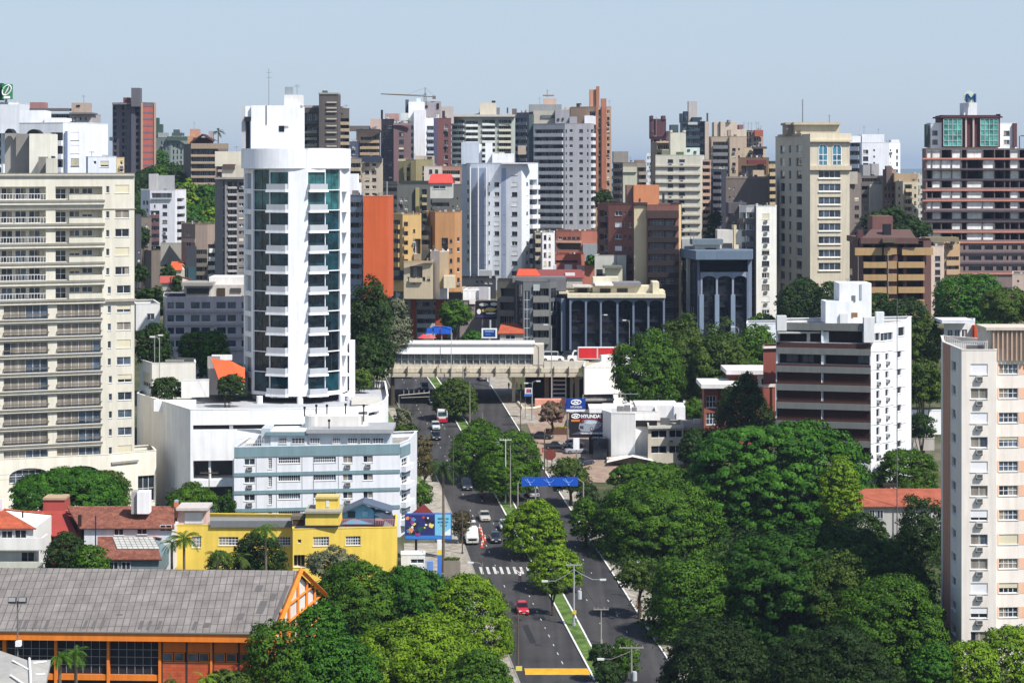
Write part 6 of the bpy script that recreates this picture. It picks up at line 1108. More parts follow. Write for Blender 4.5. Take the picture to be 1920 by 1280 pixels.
for x in (1173, 1209, 1239, 1283): b.box('post', x - 2, x + 2, 751, 768, 461.6, .4, (236, 236, 236))
for x0, x1, y0, y1 in ((1157, 1170, 762, 771), (1171, 1182, 760, 771), (1185, 1194, 764, 771)): b.box('rooftop_unit', x0, x1, y0, y1, 443, 1.5, (150, 146, 146))
b.box('glass_corner', 1112, 1138, 822, 880, 440.5, 6, GL[2]); b.done()
b = Bld('canopy', 'white canvas awning stretched in front of the dealership entrance', [(1138, 437), (1222, 437.5)], 861, (214, 200, 184), depth=3, sk=0, ybase=886, cat='awning')
mb = MB(); 
q = [P(1137, 867, 434), P(1186, 856, 434), P(1226, 864, 434), P(1216, 855, 440), P(1186, 851, 440), P(1142, 858, 440)]
mb.poly([q[0], q[1], q[4], q[5]]); mb.poly([q[1], q[2], q[3], q[4]]); b.add("awning_fabric", mb, M((244, 238, 230))); b.done()
b = Bld('office_building', 'two storey cream-grey office with ribbon windows next to the white dealership', [(1215, 436), (1281, 437)], 799, (206, 198, 182), depth=10, sk=2, ybase=890)
for y in (807, 836): 
    for x0, x1 in ((1221, 1251), (1255, 1280)): b.win(0, x0, x1, y, y + 14, 'n', nx=2, gi=2, dep=.3)
b.band(0, 1214, 1281, 798, 803, .6, (214, 212, 206), "eaves"); b.box('rooftop_unit', 1239, 1256, 784, 796, 441, 1.5, (110, 112, 112)); b.acs.append(((X(1258, 436.5), 436.4, Z(829, 436.5)), 0)); b.done()
b = Bld('office_building', 'red brick wing with a flat grey roof right of the ribbon window office', [(1281.5, 438), (1342, 439)], 806, (172, 88, 66), depth=12, sk=2, ybase=860); b.box('roof_slab', 1281, 1345, 800, 806, 437, 13, (160, 150, 142)); b.box('rooftop_unit', 1301, 1313, 786, 797, 443, 1.5, (222, 216, 206)); b.done()
S('hall_building', 'dark flat-roofed shed behind the blue dealer sign', [(1092, 470), (1150, 471)], 749, (120, 116, 112), [('r', 0, 1095, 1132, 757, 768, 2.0), ('l', 0, 1090, 1150, 747, 751, .8, (176, 172, 166), 'eaves')], ybase=800, depth=10, sk=0, cat='shed')
gable('house', 'house with a terracotta roof amid the dense trees on the right', 1602, 1775, 949, 915, 372, 380, 1010, (210, 206, 200), brickmat((166, 88, 68), (176, 100, 76), (130, 76, 60), .5, .4, ax='xy'), 1602, 1775, wins=((1630, 1640, 955, 975, 'w'), (1644, 1656, 956, 972, 'n')), extras=(('chimney', 1656, 1682, 907, 913, 380, 1, (60, 46, 40)), ('wall_wing', 1570, 1604, 951, 985, 374, 4, (150, 130, 110))))
S('garden_wall', 'stepped pale concrete wall beyond the white side of the brown block', [(1688, 424), (1752, 425)], 823, (196, 190, 182), [('x', 'wall_step', 1705, 1752, 806, 830, 430, 5, (172, 160, 146))], ybase=845, depth=4, sk=0, cat='wall')
S('garden_wall', 'white sunlit wall glimpsed under the trees right of the brown block', [(1692, 448), (1768, 449)], 770, (240, 240, 240), [], ybase=815, depth=1, sk=0, cat='wall')
# the construction crane
e = empty('tower_crane', P(797, 192, 850), 'thin tower crane with a long jib on the centre skyline', 'crane'); bs = e.location.copy()
mb = MB(); D = 850
for ex in (-.5, .5): mb.tube([P(797, 200, D) + Vector((ex, 0, 0)), P(797, 176, D) + Vector((ex * .6, 0, 0))], .09, 4)
for i in range(8): mb.tube([P(797, 198 - 3 * i, D) + Vector((-.5, 0, 0)), P(797, 195 - 3 * i, D) + Vector((.5, 0, 0))], .05, 4)
mb.tube([P(797, 178, D), P(797, 164, D)], .1, 4); link("mast", mb.mesh("mast", M((90, 84, 80), var=0), bs), parent=e)
mb = MB(); mb.tube([P(714, 176.5, D), P(797, 181, D)], .13, 4); mb.tube([P(714, 176, D), P(797, 179, D)], .08, 4)
for i in range(28): t = i / 28; x = 714 + 83 * t; y = 176 + 4.2 * t; mb.tube([P(x, y + .5, D), P(x + 1.5, y - .8, D)], .04, 3)
link("jib", mb.mesh("jib", M((120, 96, 76), var=0), bs), parent=e)
mb = MB(); mb.tube([P(797, 181, D), P(817, 182, D)], .14, 4); mb.tube([P(797, 165, D), P(815, 181, D)], .04, 3); mb.tube([P(797, 165, D), P(760, 178.6, D)], .03, 3); link("counter_jib", mb.mesh("counter_jib", M((110, 96, 84), var=0), bs), parent=e)
mb = MB(); a_, b_ = P(811, 180, D), P(817, 186, D); mb.box(a_.x, b_.x, D - .6, D + .6, b_.z, a_.z); link("counterweight", mb.mesh("counterweight", M((130, 110, 100), var=0), bs), parent=e)
# green roof sign, upper left
e = empty('roof_sign', P(8, 193, 595), 'square green roof sign with a white looping leaf emblem on a steel mast', 'sign'); bs = e.location.copy()
mb = MB(); D = 594; mb.box(X(4, D), X(20.5, D), D, D + 2.2, Z(186, D), Z(158, D)); link("panel", mb.mesh("panel", M((44, 126, 72), var=0), bs), parent=e)
mb = MB(); mb.box(X(-6, D), X(3.5, D), D + .8, D + 2.6, Z(188, D), Z(156, D)); link("panel", mb.mesh("panel", M((36, 84, 60), var=0), bs), parent=e)
mb = MB(); cx_, cz_ = X(12.5, D), Z(169.5, D)
pts = [Vector((cx_ + 1.0 * math.cos(t) * 1 + .45 * math.sin(t), D - .08, cz_ + 1.25 * math.sin(t))) for t in [2 * math.pi * i / 20 for i in range(21)]]
mb.tube(pts, .17, 4); mb.tube([(cx_ - .5, D - .08, cz_ - 1.0), (cx_ + .1, D - .08, cz_), (cx_ + .75, D - .08, cz_ + 1.3)], [.1, .2, .1], 4); mb.box(X(7, D), X(19, D), D - .1, D - .01, Z(185, D), Z(180.5, D)); link("emblem", mb.mesh("emblem", WHT, bs), parent=e)
mb = MB(); mb.cyl(X(10, D), D + 1, .3, Z(205, D), Z(186, D), 8); link("mast", mb.mesh("mast", STEEL, bs), parent=e)
# ================================================================ trees
def leafmat(c1, c2, tr=0.16, name="foliage"):
    key = ('leaf', c1, c2)
    if key in MC: return MC[key]
    m = bpy.data.materials.new(name); m.use_nodes = True; n = m.node_tree.nodes; l = m.node_tree.links; b = n["Principled BSDF"]; out = n["Material Output"]
    at = n.new("ShaderNodeAttribute"); at.attribute_name = "tone"; at.attribute_type = 'GEOMETRY'
    mx = n.new("ShaderNodeMix"); mx.data_type = 'RGBA'; mx.inputs[6].default_value = (*lin(c1, .6), 1); mx.inputs[7].default_value = (*lin(c2, .66), 1)
    l.new(at.outputs["Fac"], mx.inputs[0]); l.new(mx.outputs[2], b.inputs["Base Color"]); b.inputs["Roughness"].default_value = 0.6; b.inputs["Specular IOR Level"].default_value = 0.12
    t = n.new("ShaderNodeBsdfTranslucent"); l.new(mx.outputs[2], t.inputs["Color"]); ms = n.new("ShaderNodeMixShader"); ms.inputs[0].default_value = tr
    l.new(b.outputs[0], ms.inputs[1]); l.new(t.outputs[0], ms.inputs[2]); l.new(ms.outputs[0], out.inputs["Surface"]); MC[key] = m; return m
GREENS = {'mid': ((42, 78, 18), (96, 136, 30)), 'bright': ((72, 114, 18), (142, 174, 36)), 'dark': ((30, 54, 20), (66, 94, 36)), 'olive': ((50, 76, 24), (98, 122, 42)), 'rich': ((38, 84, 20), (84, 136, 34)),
          'shade': ((22, 42, 12), (54, 80, 26)), 'grey': ((74, 84, 60), (140, 146, 112)), 'brown': ((70, 66, 40), (116, 104, 62)), 'pink': ((92, 92, 56), (176, 136, 122)), 'deep': ((28, 60, 12), (62, 104, 22))}  # 'shade' greens are darkened to paint in the shadow among the crowns
BARK = M((88, 76, 62), var=.25)
def crown_mesh(seed, rx, ry, rz, nl, leaf, kind='dome', ncl=None, gaps=0.12):
    rg = np.random.default_rng(seed)
    ncl = ncl or int(np.clip(34 * (rx * rz) ** 0.66, 26, 420))
    dm = kind == 'dome'; ncl = int(ncl * 1.9) if dm else ncl
    d = rg.normal(size=(ncl * 3, 3)); d /= np.linalg.norm(d, axis=1)[:, None]
    lowz = {'dome': -0.3, 'round': -0.75, 'cone': -0.9, 'column': -.9}[kind]; d = d[d[:, 2] > lowz][:ncl]; ncl = len(d)
    ph = rg.uniform(0, 6.28, 8); lump = 1 + .10 * np.sin(3 * d[:, 0] + ph[0]) * np.sin(4 * d[:, 1] + ph[1]) + .10 * np.sin(5 * d[:, 0] + 3 * d[:, 2] + ph[2]) + .07 * np.sin(7 * d[:, 1] + ph[3])
    rad = (1 + (lump - 1) * (.55 if dm else 1)) * rg.uniform(.86 if dm else .8, 1.0, ncl)
    c = d * rad[:, None]
    if kind == 'dome': c[:, 2] = np.sign(c[:, 2]) * np.abs(c[:, 2]) ** .85
    if kind == 'cone': s = np.clip(.95 - .5 * c[:, 2], .25, 1.3); c[:, 0] *= s; c[:, 1] *= s
    c = c * np.array([rx, ry, rz])
    cr = rg.uniform(.6, 1.2, ncl) * np.clip(.125 * (rx * rz) ** .5 + .32, .3, 1.7) * (.68 if dm else 1)
    ctone = rg.uniform(0, 1, ncl)
    w = cr ** 2; idx = rg.choice(ncl, nl, p=w / w.sum())
    q = rg.normal(size=(nl, 3)); q[:, 2] = np.abs(q[:, 2]) * .9 - .15 * rg.random(nl); q /= np.linalg.norm(q, axis=1)[:, None]
    pos = c[idx] + q * (cr[idx] * rg.uniform(.72, 1.08, nl))[:, None] * np.array([1.08, 1.08, .72 if kind == 'dome' else .95])
    nin = int(nl * .16); k = rg.choice(nl, nin, replace=False); pin = rg.normal(size=(nin, 3)); pin /= np.linalg.norm(pin, axis=1)[:, None]; pos[k] = pin * rg.uniform(.35, .8, nin)[:, None] * np.array([rx, ry, rz]); 
    dd = pos / np.array([rx, ry, rz]); nrm = q * .75 + dd * .5 + rg.normal(size=(nl, 3)) * .3; nrm /= np.linalg.norm(nrm, axis=1)[:, None]
    up = rg.normal(size=(nl, 3)); t1 = np.cross(nrm, up); t1 /= np.linalg.norm(t1, axis=1)[:, None]; t2 = np.cross(nrm, t1)
    s = (leaf * rg.uniform(.6, 1.35, nl))[:, None]
    V = np.stack([pos - t1 * s, pos - t2 * s * .6, pos + t1 * s, pos + t2 * s * .6], 1).reshape(-1, 3)
    me = bpy.data.meshes.new("crown"); me.vertices.add(nl * 4); me.vertices.foreach_set("co", V.astype(np.float32).ravel())
    me.loops.add(nl * 4); me.loops.foreach_set("vertex_index", np.arange(nl * 4, dtype=np.int32)); me.polygons.add(nl); me.polygons.foreach_set("loop_start", np.arange(0, nl * 4, 4, dtype=np.int32)); me.polygons.foreach_set("loop_total", np.full(nl, 4, dtype=np.int32))
    at = me.attributes.new("tone", 'FLOAT', 'FACE'); at.data.foreach_set("value", np.clip(ctone[idx] * .7 + rg.uniform(-.1, .4, nl), 0, 1).astype(np.float32))
    me.update(calc_edges=True); me.polygons.foreach_set("use_smooth", np.ones(nl, bool))
    sn = q * .8 + dd * .32 + rg.normal(size=(nl, 3)) * .16; sn /= np.linalg.norm(sn, axis=1)[:, None]; me.normals_split_custom_set(np.repeat(sn, 4, 0).tolist()); return me, c
def trunk_mesh(h, r, cl, seed, nb=6):
    mb = MB(); rr = random.Random(seed); top = h * .55; mb.tube([(0, 0, -.5), (rr.uniform(-.1, .1), 0, top * .5), (rr.uniform(-.2, .2), rr.uniform(-.2, .2), top)], [r * 1.25, r, r * .8], 7)
    for i in rr.sample(range(len(cl)), min(nb, len(cl))):
        e_ = Vector(cl[i]); s_ = Vector((0, 0, top * rr.uniform(.7, 1))); m_ = s_.lerp(e_, .5) + Vector((0, 0, -.08 * h)); mb.tube([s_, m_, e_], [r * .55, r * .35, r * .12], 5)
    return mb.mesh("trunk", BARK)
def tree(x0, x1, yt, yb, h, kind, colr, label, D=None, seed=None, dens=1.0, leaf=None, name='tree', group=None, trunk=True, tmul=1.0, gz=None, cat='tree'):
    D = D or (84.17 - h) * 4500 / (yt - 3.0)
    seed = seed if seed is not None else int(x0 * 7 + yt * 3); xc = (X(x0, D) + X(x1, D)) / 2; rx = (x1 - x0) / 2 * D / F; zt = Z(yt, D); zb = Z(yb, D); gz = g(D) if gz is None else gz
    if kind == 'dome': rz = (zt - zb) * .82; zc = zt - rz
    else: rz = (zt - zb) / 2; zc = (zt + zb) / 2
    k = .90; mx = rx * k; ry = min(rx * .92, rx if kind != 'dome' else 11)
    leaf = leaf or (0.17 if D < 420 else 0.24 if D < 600 else .42)
    area = 2 * math.pi * rx * (rx + rz) * .8; need = area / (leaf * leaf) * 1.9 * dens; leaf *= max(1, (need / 62000) ** .5); nl = int(np.clip(need * (1.5 if kind == 'round' and D > 440 else 1), 350, 62000))
    e = empty(name, (xc, D + ry * .2, gz), label, cat, group)
    me, cl = crown_mesh(seed, mx, ry * k, rz * k, nl, leaf, kind); me.materials.append(leafmat(*GREENS[colr])); o = link("crown", me, (0, 0, zc - gz), parent=e)
    if trunk:
        zo = zc - gz; cl2 = [(c[0] * .7, c[1] * .7, c[2] * .7 + zo) for c in cl if c[2] > -.2 * rz]
        link("trunk", trunk_mesh(zo, .045 * (h if h < 20 else 12) * .55 * tmul + .05, cl2, seed), parent=e)
    return e
TR = [
 # foreground mass, lower centre
 (556, 800, 1050, 1200, 12, 'dome', 'mid', 'broad green tree whose crown touches the orange gable, lower centre'),
 (770, 966, 1068, 1235, 11, 'dome', 'bright', 'bright green domed tree at the road edge left of the red car'),
 (690, 860, 1058, 1160, 11.5, 'dome', 'rich', 'green tree crown wedged between the two big domes left of the crossing'),
 (640, 930, 1148, 1320, 11, 'dome', 'bright', 'large light green tree at the bottom centre of the photo'),
 (820, 975, 1215, 1340, 10, 'dome', 'mid', 'green tree in the bottom centre by the utility pole with a yellow tag'),
 # median
 (938, 1066, 935, 1024, 9, 'dome', 'bright', 'rounded bright tree on the median just below the blue gantry'),
 (986, 1096, 1020, 1090, 6.9, 'dome', 'bright', 'small yellow-green median tree beside the zebra crossing'),
 (838, 965, 788, 880, 11, 'dome', 'mid', 'left crown of the big median tree group in the middle of the avenue'),
 (885, 1018, 800, 905, 10.5, 'dome', 'mid', 'right crown of the big median tree group in the middle of the avenue'),
 (888, 1004, 858, 916, 7.5, 'dome', 'mid', 'low spreading median tree directly left of the blue gantry'),
 (808, 900, 706, 768, 9, 'dome', 'olive', 'median tree in front of the dark shadow below the footbridge'),
 (1012, 1062, 1080, 1122, 5.5, 'round', 'olive', 'thin shrubby median tree behind the double-armed lamp'),
 (1104, 1150, 1205, 1262, 5, 'round', 'dark', 'small dark round tree on the median at the bottom of photo'),
 (1146, 1202, 1196, 1275, 5.5, 'round', 'mid', 'small clipped tree under the transformer pole at the bottom'),
 (1115, 1170, 1243, 1300, 4.5, 'round', 'dark', 'low dark shrub tree on the median at the bottom edge'),
 # right side
 (1028, 1112, 856, 935, 8.4, 'round', 'olive', 'rounded olive tree directly behind the right end of the blue gantry'),
 (1068, 1130, 930, 1000, 8, 'dome', 'mid', 'green tree on the right pavement below the blue gantry'),
 (1104, 1362, 884, 1066, 13, 'dome', 'mid', 'very broad mid green domed tree right of the avenue'),
 (1256, 1655, 780, 965, 18, 'dome', 'rich', 'huge rich green domed tree covering the foot of the brown balcony block'),
 (1535, 1618, 850, 960, 15, 'dome', 'bright', 'lighter green tree bulging right of the huge crown near the terracotta roof'),
 (1300, 1765, 984, 1190, 15, 'dome', 'deep', 'enormous dark green umbrella tree, lower right'),
 (1205, 1385, 1030, 1215, 12, 'dome', 'mid', 'green tree leaning over the right pavement, left of the umbrella tree'),
 (1490, 1640, 1030, 1210, 13, 'round', 'olive', 'yellowish tree pushing up in front of the dark umbrella crown'),
 (1560, 1790, 1065, 1290, 13, 'dome', 'mid', 'large mid green tree at the left foot of the white and peach tower'),
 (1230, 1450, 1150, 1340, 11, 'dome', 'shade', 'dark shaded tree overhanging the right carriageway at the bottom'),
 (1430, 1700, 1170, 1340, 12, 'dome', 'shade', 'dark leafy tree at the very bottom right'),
 (1700, 1800, 1200, 1300, 9.5, 'dome', 'rich', 'bright small tree by the base corner of the white and peach tower'),
 (1765, 1880, 1190, 1310, 10, 'dome', 'bright', 'light green tree in front of the white and peach tower, left of two'),
 (1835, 1960, 1160, 1310, 10.5, 'dome', 'bright', 'light green tree in front of the white and peach tower, right edge'),
 (1682, 1780, 925, 1080, 13, 'round', 'dark', 'tall dark tree between the terracotta roof and the white and peach tower'),
 (1560, 1672, 958, 1040, 11, 'dome', 'dark', 'dark green tree just below the terracotta roof'),
 (1640, 1765, 838, 912, 12, 'dome', 'mid', 'leafy tree at the foot of the white side wall of the brown block'),
 (1158, 1240, 1052, 1112, 8, 'round', 'olive', 'thin brownish green tree on the right pavement'),
 (1340, 1458, 700, 850, 18.5, 'cone', 'dark', 'dark ragged conifer standing before the red brick house'),
 (1270, 1345, 800, 860, 9, 'dome', 'dark', 'dark tree in front of the red brick wing'),
 (1283, 1325, 746, 796, 9, 'round', 'mid', 'small green tree between the white dealership and the red brick house'),
 (1175, 1250, 866, 900, 6, 'dome', 'mid', 'low green tree beneath the white awning'),
]
TR.append((548, 655, 1122, 1250, 21, 'dome', 'rich', 'dark green tree covering the foot of the orange timber gable'))
for t in TR: tree(*t, group='large trees near the avenue')
TR2 = [
 (1143, 1290, 622, 790, 15, 'round', 'mid', 'dense tree beside the bright white ramp wall, leftmost of its row', 470),
 (1205, 1350, 598, 790, 16, 'round', 'olive', 'tall dense tree of the row behind the dealership, second from the ramp wall', 478),
 (1290, 1412, 606, 790, 15, 'round', 'olive', 'dense tree of the row behind the red brick house', 474),
 (1360, 1470, 612, 740, 13, 'round', 'mid', 'green tree between the arched office and the red brick block', 486),
 (1452, 1560, 518, 605, 16, 'dome', 'dark', 'dark spreading tree at the left foot of the cream tower', 540),
 (1515, 1600, 528, 615, 14, 'dome', 'dark', 'dark spreading tree at the right foot of the cream tower', 536),
 (1400, 1460, 585, 622, 8, 'dome', 'mid', 'small garden tree below the slim white slab', 545),
 (1743, 1895, 508, 600, 16, 'dome', 'rich', 'wide green umbrella tree below the concrete frame', 520),
 (1832, 1950, 540, 618, 14, 'round', 'olive', 'olive tree at the right edge behind the white and peach tower', 480),
 (1690, 1775, 598, 700, 12, 'round', 'olive', 'upright light olive tree between the brown block and the right tower', 440),
 (1692, 1772, 672, 775, 11, 'round', 'olive', 'lower light olive tree between the brown block and the right tower', 432),
 (1655, 1745, 556, 610, 10, 'dome', 'dark', 'dull green tree below the tan balconies', 500),
 (1600, 1680, 545, 610, 11, 'dome', 'dark', 'dark green tree behind the white roof room of the brown block', 505),
 (1700, 1760, 775, 830, 8, 'round', 'dark', 'dark shrubby tree over the stepped concrete wall', 420),
 (652, 735, 518, 680, 20, 'round', 'dark', 'tall dark tree right beside the round-fronted tower', 440),
 (700, 770, 560, 690, 16, 'round', 'grey', 'greyish thin tree left of the dark red piers', 500),
 (655, 738, 620, 728, 12, 'round', 'dark', 'dark lower tree at the left end of the footbridge', 432),
 (655, 700, 690, 740, 7, 'round', 'olive', 'small light tree on the podium corner near the round tower', 425),
 (820, 885, 565, 622, 13, 'round', 'mid', 'round green tree above the blue sign frame', 560),
 (865, 905, 620, 650, 8, 'round', 'rich', 'low bright palm-like shrub beside the blue screen', 548),
 (252, 325, 602, 675, 13, 'dome', 'dark', 'dark tree between the cream block and the pink office', 420),
 (255, 310, 535, 610, 14, 'round', 'dark', 'thin dark tree above the street left of the pink office', 470),
 (330, 405, 618, 672, 12, 'dome', 'mid', 'green tree in front of the pink office, left of two', 428),
 (370, 432, 612, 700, 13, 'dome', 'rich', 'green tree in front of the pink office, right of two', 424),
 (278, 342, 706, 742, 7, 'dome', 'dark', 'dark bushy tree over the low white wall', 407),
 (405, 460, 700, 738, 6, 'dome', 'dark', 'dark hedge-like tree under the bright orange roof', 400),
 (5, 245, 876, 958, 12, 'dome', 'rich', 'wide flat green tree in front of the arched podium', 362),
 (150, 245, 878, 945, 12, 'dome', 'olive', 'olive tree behind the wide flat tree by the arches', 368),
 (308, 408, 905, 985, 9, 'round', 'mid', 'rounded green tree before the shaded podium wall', 365),
 (405, 442, 922, 985, 8, 'round', 'deep', 'dark tree in the gap between podium and blue-white block', 370),
 (80, 165, 995, 1075, 8, 'dome', 'dark', 'dark tree behind the grey hall roof, left of the tiled houses', 325),
 (132, 210, 1018, 1080, 6, 'dome', 'mid', 'light green tree behind the grey hall roof near the skylight house', 322),
 (430, 540, 995, 1080, 8, 'dome', 'dark', 'dark bushy tree before the yellow building', 328),
 (385, 440, 1030, 1080, 5, 'dome', 'olive', 'olive garden shrub tree before the yellow building', 326),
 (570, 680, 1030, 1095, 8, 'round', 'grey', 'pale silvery flowering tree below the yellow building', 326),
 (455, 570, 1160, 1320, 20, 'round', 'mid', 'green tree with orange blossom over the hall corner', 247),
 (505, 715, 1184, 1330, 20, 'dome', 'rich', 'dark rounded tree in front of the hall gable at the bottom', 252),
 (370, 480, 1255, 1320, 5, 'dome', 'olive', 'low shrub tree at the bottom edge before the hall', 238),
 (738, 772, 762, 815, 5, 'round', 'grey', 'silvery bush along the left kerb near the footbridge', 455),
 (735, 785, 795, 840, 4, 'round', 'olive', 'yellow-green bush behind the blue-white block', 440),
 (768, 812, 815, 868, 5, 'round', 'brown', 'brownish bush along the left pavement, upper of two', 427),
 (776, 815, 850, 905, 5, 'round', 'brown', 'brownish bush along the left pavement, lower of two', 415),
 (765, 812, 902, 955, 6, 'round', 'mid', 'green bushy tree right of the blue-white block', 396),
 (845, 882, 958, 1010, 5, 'round', 'brown', 'brown-leaved small tree behind the white truck', 372),
 (1010, 1062, 755, 798, 6, 'round', 'pink', 'small tree with pinkish blossom on the forecourt', 462),
 (1080, 1125, 905, 985, 7, 'round', 'dark', 'dark tree on the right pavement behind the gantry post', 390),
 (1130, 1300, 870, 905, 7, 'dome', 'mid', 'flat green tree tops in front of the dealership', 395),
 (1100, 1118, 478, 500, 6, 'round', 'rich', 'small ivy-green dome tree in front of the brick block', 600),
 (1113, 1150, 355, 400, 12, 'round', 'dark', 'dark tree far off between the grey tower and the brown block', 760),
]
for t in TR2: tree(*t[:8], D=t[8], trunk=(t[8] < 600), group='trees between the buildings')
# wooded hillside, far left
mb = MB(); xs = [X(p, 900) for p in range(180, 441, 13)]; prev = None
for D, f in ((800, 0), (830, .5), (870, .85), (910, 1), (1000, .9)):
    row = [(x, D, g(D) - .5 + f * (62 - g(900)) * max(0, 1 - abs((x - X(318, 900)) / 26) ** 2.2)) for x in xs]
    if prev:
        for i in range(len(xs) - 1): mb.poly([prev[i], prev[i + 1], row[i + 1], row[i]])
    prev = row
struct('hills', mb, noisemat((24, 40, 16), (44, 62, 26), .1))
rr = random.Random(11); k = 0
HT = ['bright', 'rich', 'mid', 'dark', 'olive']
for (x, y, w_) in ((300, 290, 36), (300, 318, 40), (335, 330, 46), (300, 338, 44), (356, 346, 44), (328, 350, 44), (385, 353, 40), (350, 368, 46), (388, 376, 44), (362, 390, 48), (395, 397, 40), (345, 399, 36), (372, 412, 46), (398, 420, 34), (356, 425, 40)):
    k += 1; D = 870 - (y - 300) * .45
    if y < 300: D = 1000
    tree(x - w_ / 2, x + w_ / 2, y - 8, y + 26, 10, 'round', HT[k % 5] if y < 345 else ('mid', 'rich', 'bright')[k % 3], HT[k % 5] + ' green tree on the far left wooded hillside, ' + ORD[k - 1] + ' from the top', D=D, group='trees on the wooded hillside', gz=Z(y + 30, D), leaf=.42, dens=.8)
for i, (x, y, w_, D) in enumerate(((1640, 402, 50, 640), (1660, 420, 44, 626), (1675, 392, 50, 650), (1690, 425, 46, 630), (1705, 410, 44, 640), (1725, 420, 50, 636))):
    tree(x - w_ / 2, x + w_ / 2, y - 4, y + 34, 12, 'round', 'dark', 'dark green tree behind the brown hipped roof, ' + ORD[i] + ' from the left', D=D, group='trees behind the brown hipped roof', leaf=.36)
for (x, y, w_, D, lb) in ((262, 395, 24, 700, 'left of the white block below the hillside'), (266, 430, 30, 690, 'before the drab brown-grey slab'), (262, 500, 34, 560, 'at the foot of the charcoal block edge'), (315, 500, 30, 620, 'before the stained concrete wall'), (330, 520, 24, 600, 'left of the taupe block'), (1335, 430, 30, 660, 'below the clothesline block, middle of three'), (1345, 455, 34, 650, 'below the clothesline block, lowest of three'), (1340, 400, 26, 670, 'below the clothesline block, topmost of three'), (1255, 455, 30, 640, 'at the foot of the cream banded block')):
    tree(x - w_ / 2, x + w_ / 2, y - 4, y + 34, 10, 'round', 'dark', 'small dark tree ' + lb, D=D, group='small trees between the background buildings', leaf=.34)
# undergrowth and the wooded slope as leafy cover
def cover(name, pts, n, leaf, colr, hgt, fz, label, seed):
    rg = np.random.default_rng(seed); cl = np.array(pts); idx = rg.choice(len(cl), n); r = hgt * 1.6; q = rg.normal(size=(n, 3)); q[:, 2] = np.abs(q[:, 2]); q /= np.linalg.norm(q, axis=1)[:, None]
    pos = cl[idx] + q * np.array([r, r, hgt]) * rg.uniform(.6, 1, n)[:, None]; up = rg.normal(size=(n, 3)); nr = q + .4 * rg.normal(size=(n, 3)); t1 = np.cross(nr, up); t1 /= np.linalg.norm(t1, axis=1)[:, None]; t2 = np.cross(nr, t1); t2 /= np.linalg.norm(t2, axis=1)[:, None]
    V = np.stack([pos - t1 * leaf, pos - t2 * leaf, pos + t1 * leaf, pos + t2 * leaf], 1).reshape(-1, 3).tolist(); me = bpy.data.meshes.new(name); me.from_pydata(V, [], [tuple(range(4 * i, 4 * i + 4)) for i in range(n)]); me.materials.append(leafmat(*GREENS[colr]))
    at = me.attributes.new("tone", 'FLOAT', 'FACE'); tn_ = rg.random(len(cl)); at.data.foreach_set("value", np.clip(tn_[idx] * .8 + rg.uniform(0, .3, n), 0, 1).astype(np.float32)); tag(link(name, me), label, None, None, 'stuff')
rr = random.Random(77); U = []
while len(U) < 900:
    D = rr.uniform(262, 400); x = rr.uniform(interp(RK, 378765 / D + 3) + 30, 1760)
    if D > 380 and x > 1430: continue
    U.append((X(x, D), D, g(D)))
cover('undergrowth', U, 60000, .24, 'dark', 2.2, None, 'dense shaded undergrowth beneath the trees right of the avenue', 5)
U = []
while len(U) < 420:
    x, D = rr.uniform(225, 405), rr.uniform(806, 905); f = np.interp(D, (800, 830, 870, 910), (0, .5, .85, 1)); X_ = X(x, 900)
    z = g(D) - .5 + f * (62 - g(900)) * max(0, 1 - abs((X_ - X(318, 900)) / 26) ** 2.2); U.append((X_, D, z))
cover('hillside_foliage', U, 40000, .42, 'dark', 2.4, None, 'leafy woodland covering the hillside at the far left', 6)
# palms
def palm(xc, yt, wpx, D, label, yb=None, col_='olive', nf=18, seed=1, droop=1.0, gz=None):
    rr = random.Random(seed); r = wpx / 2 * D / F; gz = g(D) if gz is None else gz; zt = Z(yt, D) - r * .35; e = empty('palm_tree', (X(xc, D), D, gz), label, 'palm', 'palms on the left side'); h = zt - gz
    mb = MB(); mb.tube([(0, 0, -.3), (.05, 0, h * .5), (0, 0, h)], [.24, .19, .17], 7); link("trunk", mb.mesh("trunk", M((120, 108, 92), var=.2)), parent=e)
    mb = MB()
    for i in range(nf):
        a = 6.283 * i / nf + rr.uniform(-.2, .2); el = rr.uniform(-.35, 1.1); L = r * rr.uniform(.85, 1.15); p = Vector((0, 0, h)); dr = Vector((math.cos(a) * math.cos(el), math.sin(a) * math.cos(el), math.sin(el))); pts = [p.copy()]
        for s in range(7): p = p + dr * (L / 7 * 1.15); dr = (dr + Vector((0, 0, -.26 * droop))).normalized(); pts.append(p.copy())
        for s in range(7):
            t = pts[s + 1] - pts[s]; side = Vector((-math.sin(a), math.cos(a), 0)); w0 = L * .22 * math.sin(math.pi * (s + .6) / 8)
            for sg in (-1, 1):
                for q in (0, .33, .66):
                    b0 = pts[s] + t * q; tip = b0 + side * sg * w0 + t * .5 + Vector((0, 0, -w0 * .55)); mb.poly([tuple(b0), tuple(b0 + t * .3), tuple(tip)])
    me = mb.mesh("crown", leafmat(*GREENS[col_])); at = me.attributes.new("tone", 'FLOAT', 'FACE'); at.data.foreach_set("value", [rr.random() for _ in me.polygons]); link("crown", me, parent=e)
palm(831, 866, 62, 353, 'very tall slender palm rising in front of the avenue lanes', col_='dark', nf=34, droop=1.15)
palm(345, 1000, 62, 322, 'bushy palm at the left corner of the yellow building', nf=24, seed=2, col_='mid'); palm(322, 1012, 44, 325, 'smaller palm next to the skylight house', seed=3, col_='mid')
palm(498, 982, 56, 324, 'palm with spiky crown in the middle of the yellow facade', nf=24, seed=4, col_='mid'); palm(408, 1034, 50, 321, 'low palm behind the hall ridge, left of two', seed=5, nf=20); palm(452, 1036, 44, 323, 'low palm behind the hall ridge, right of two', seed=6, nf=20)
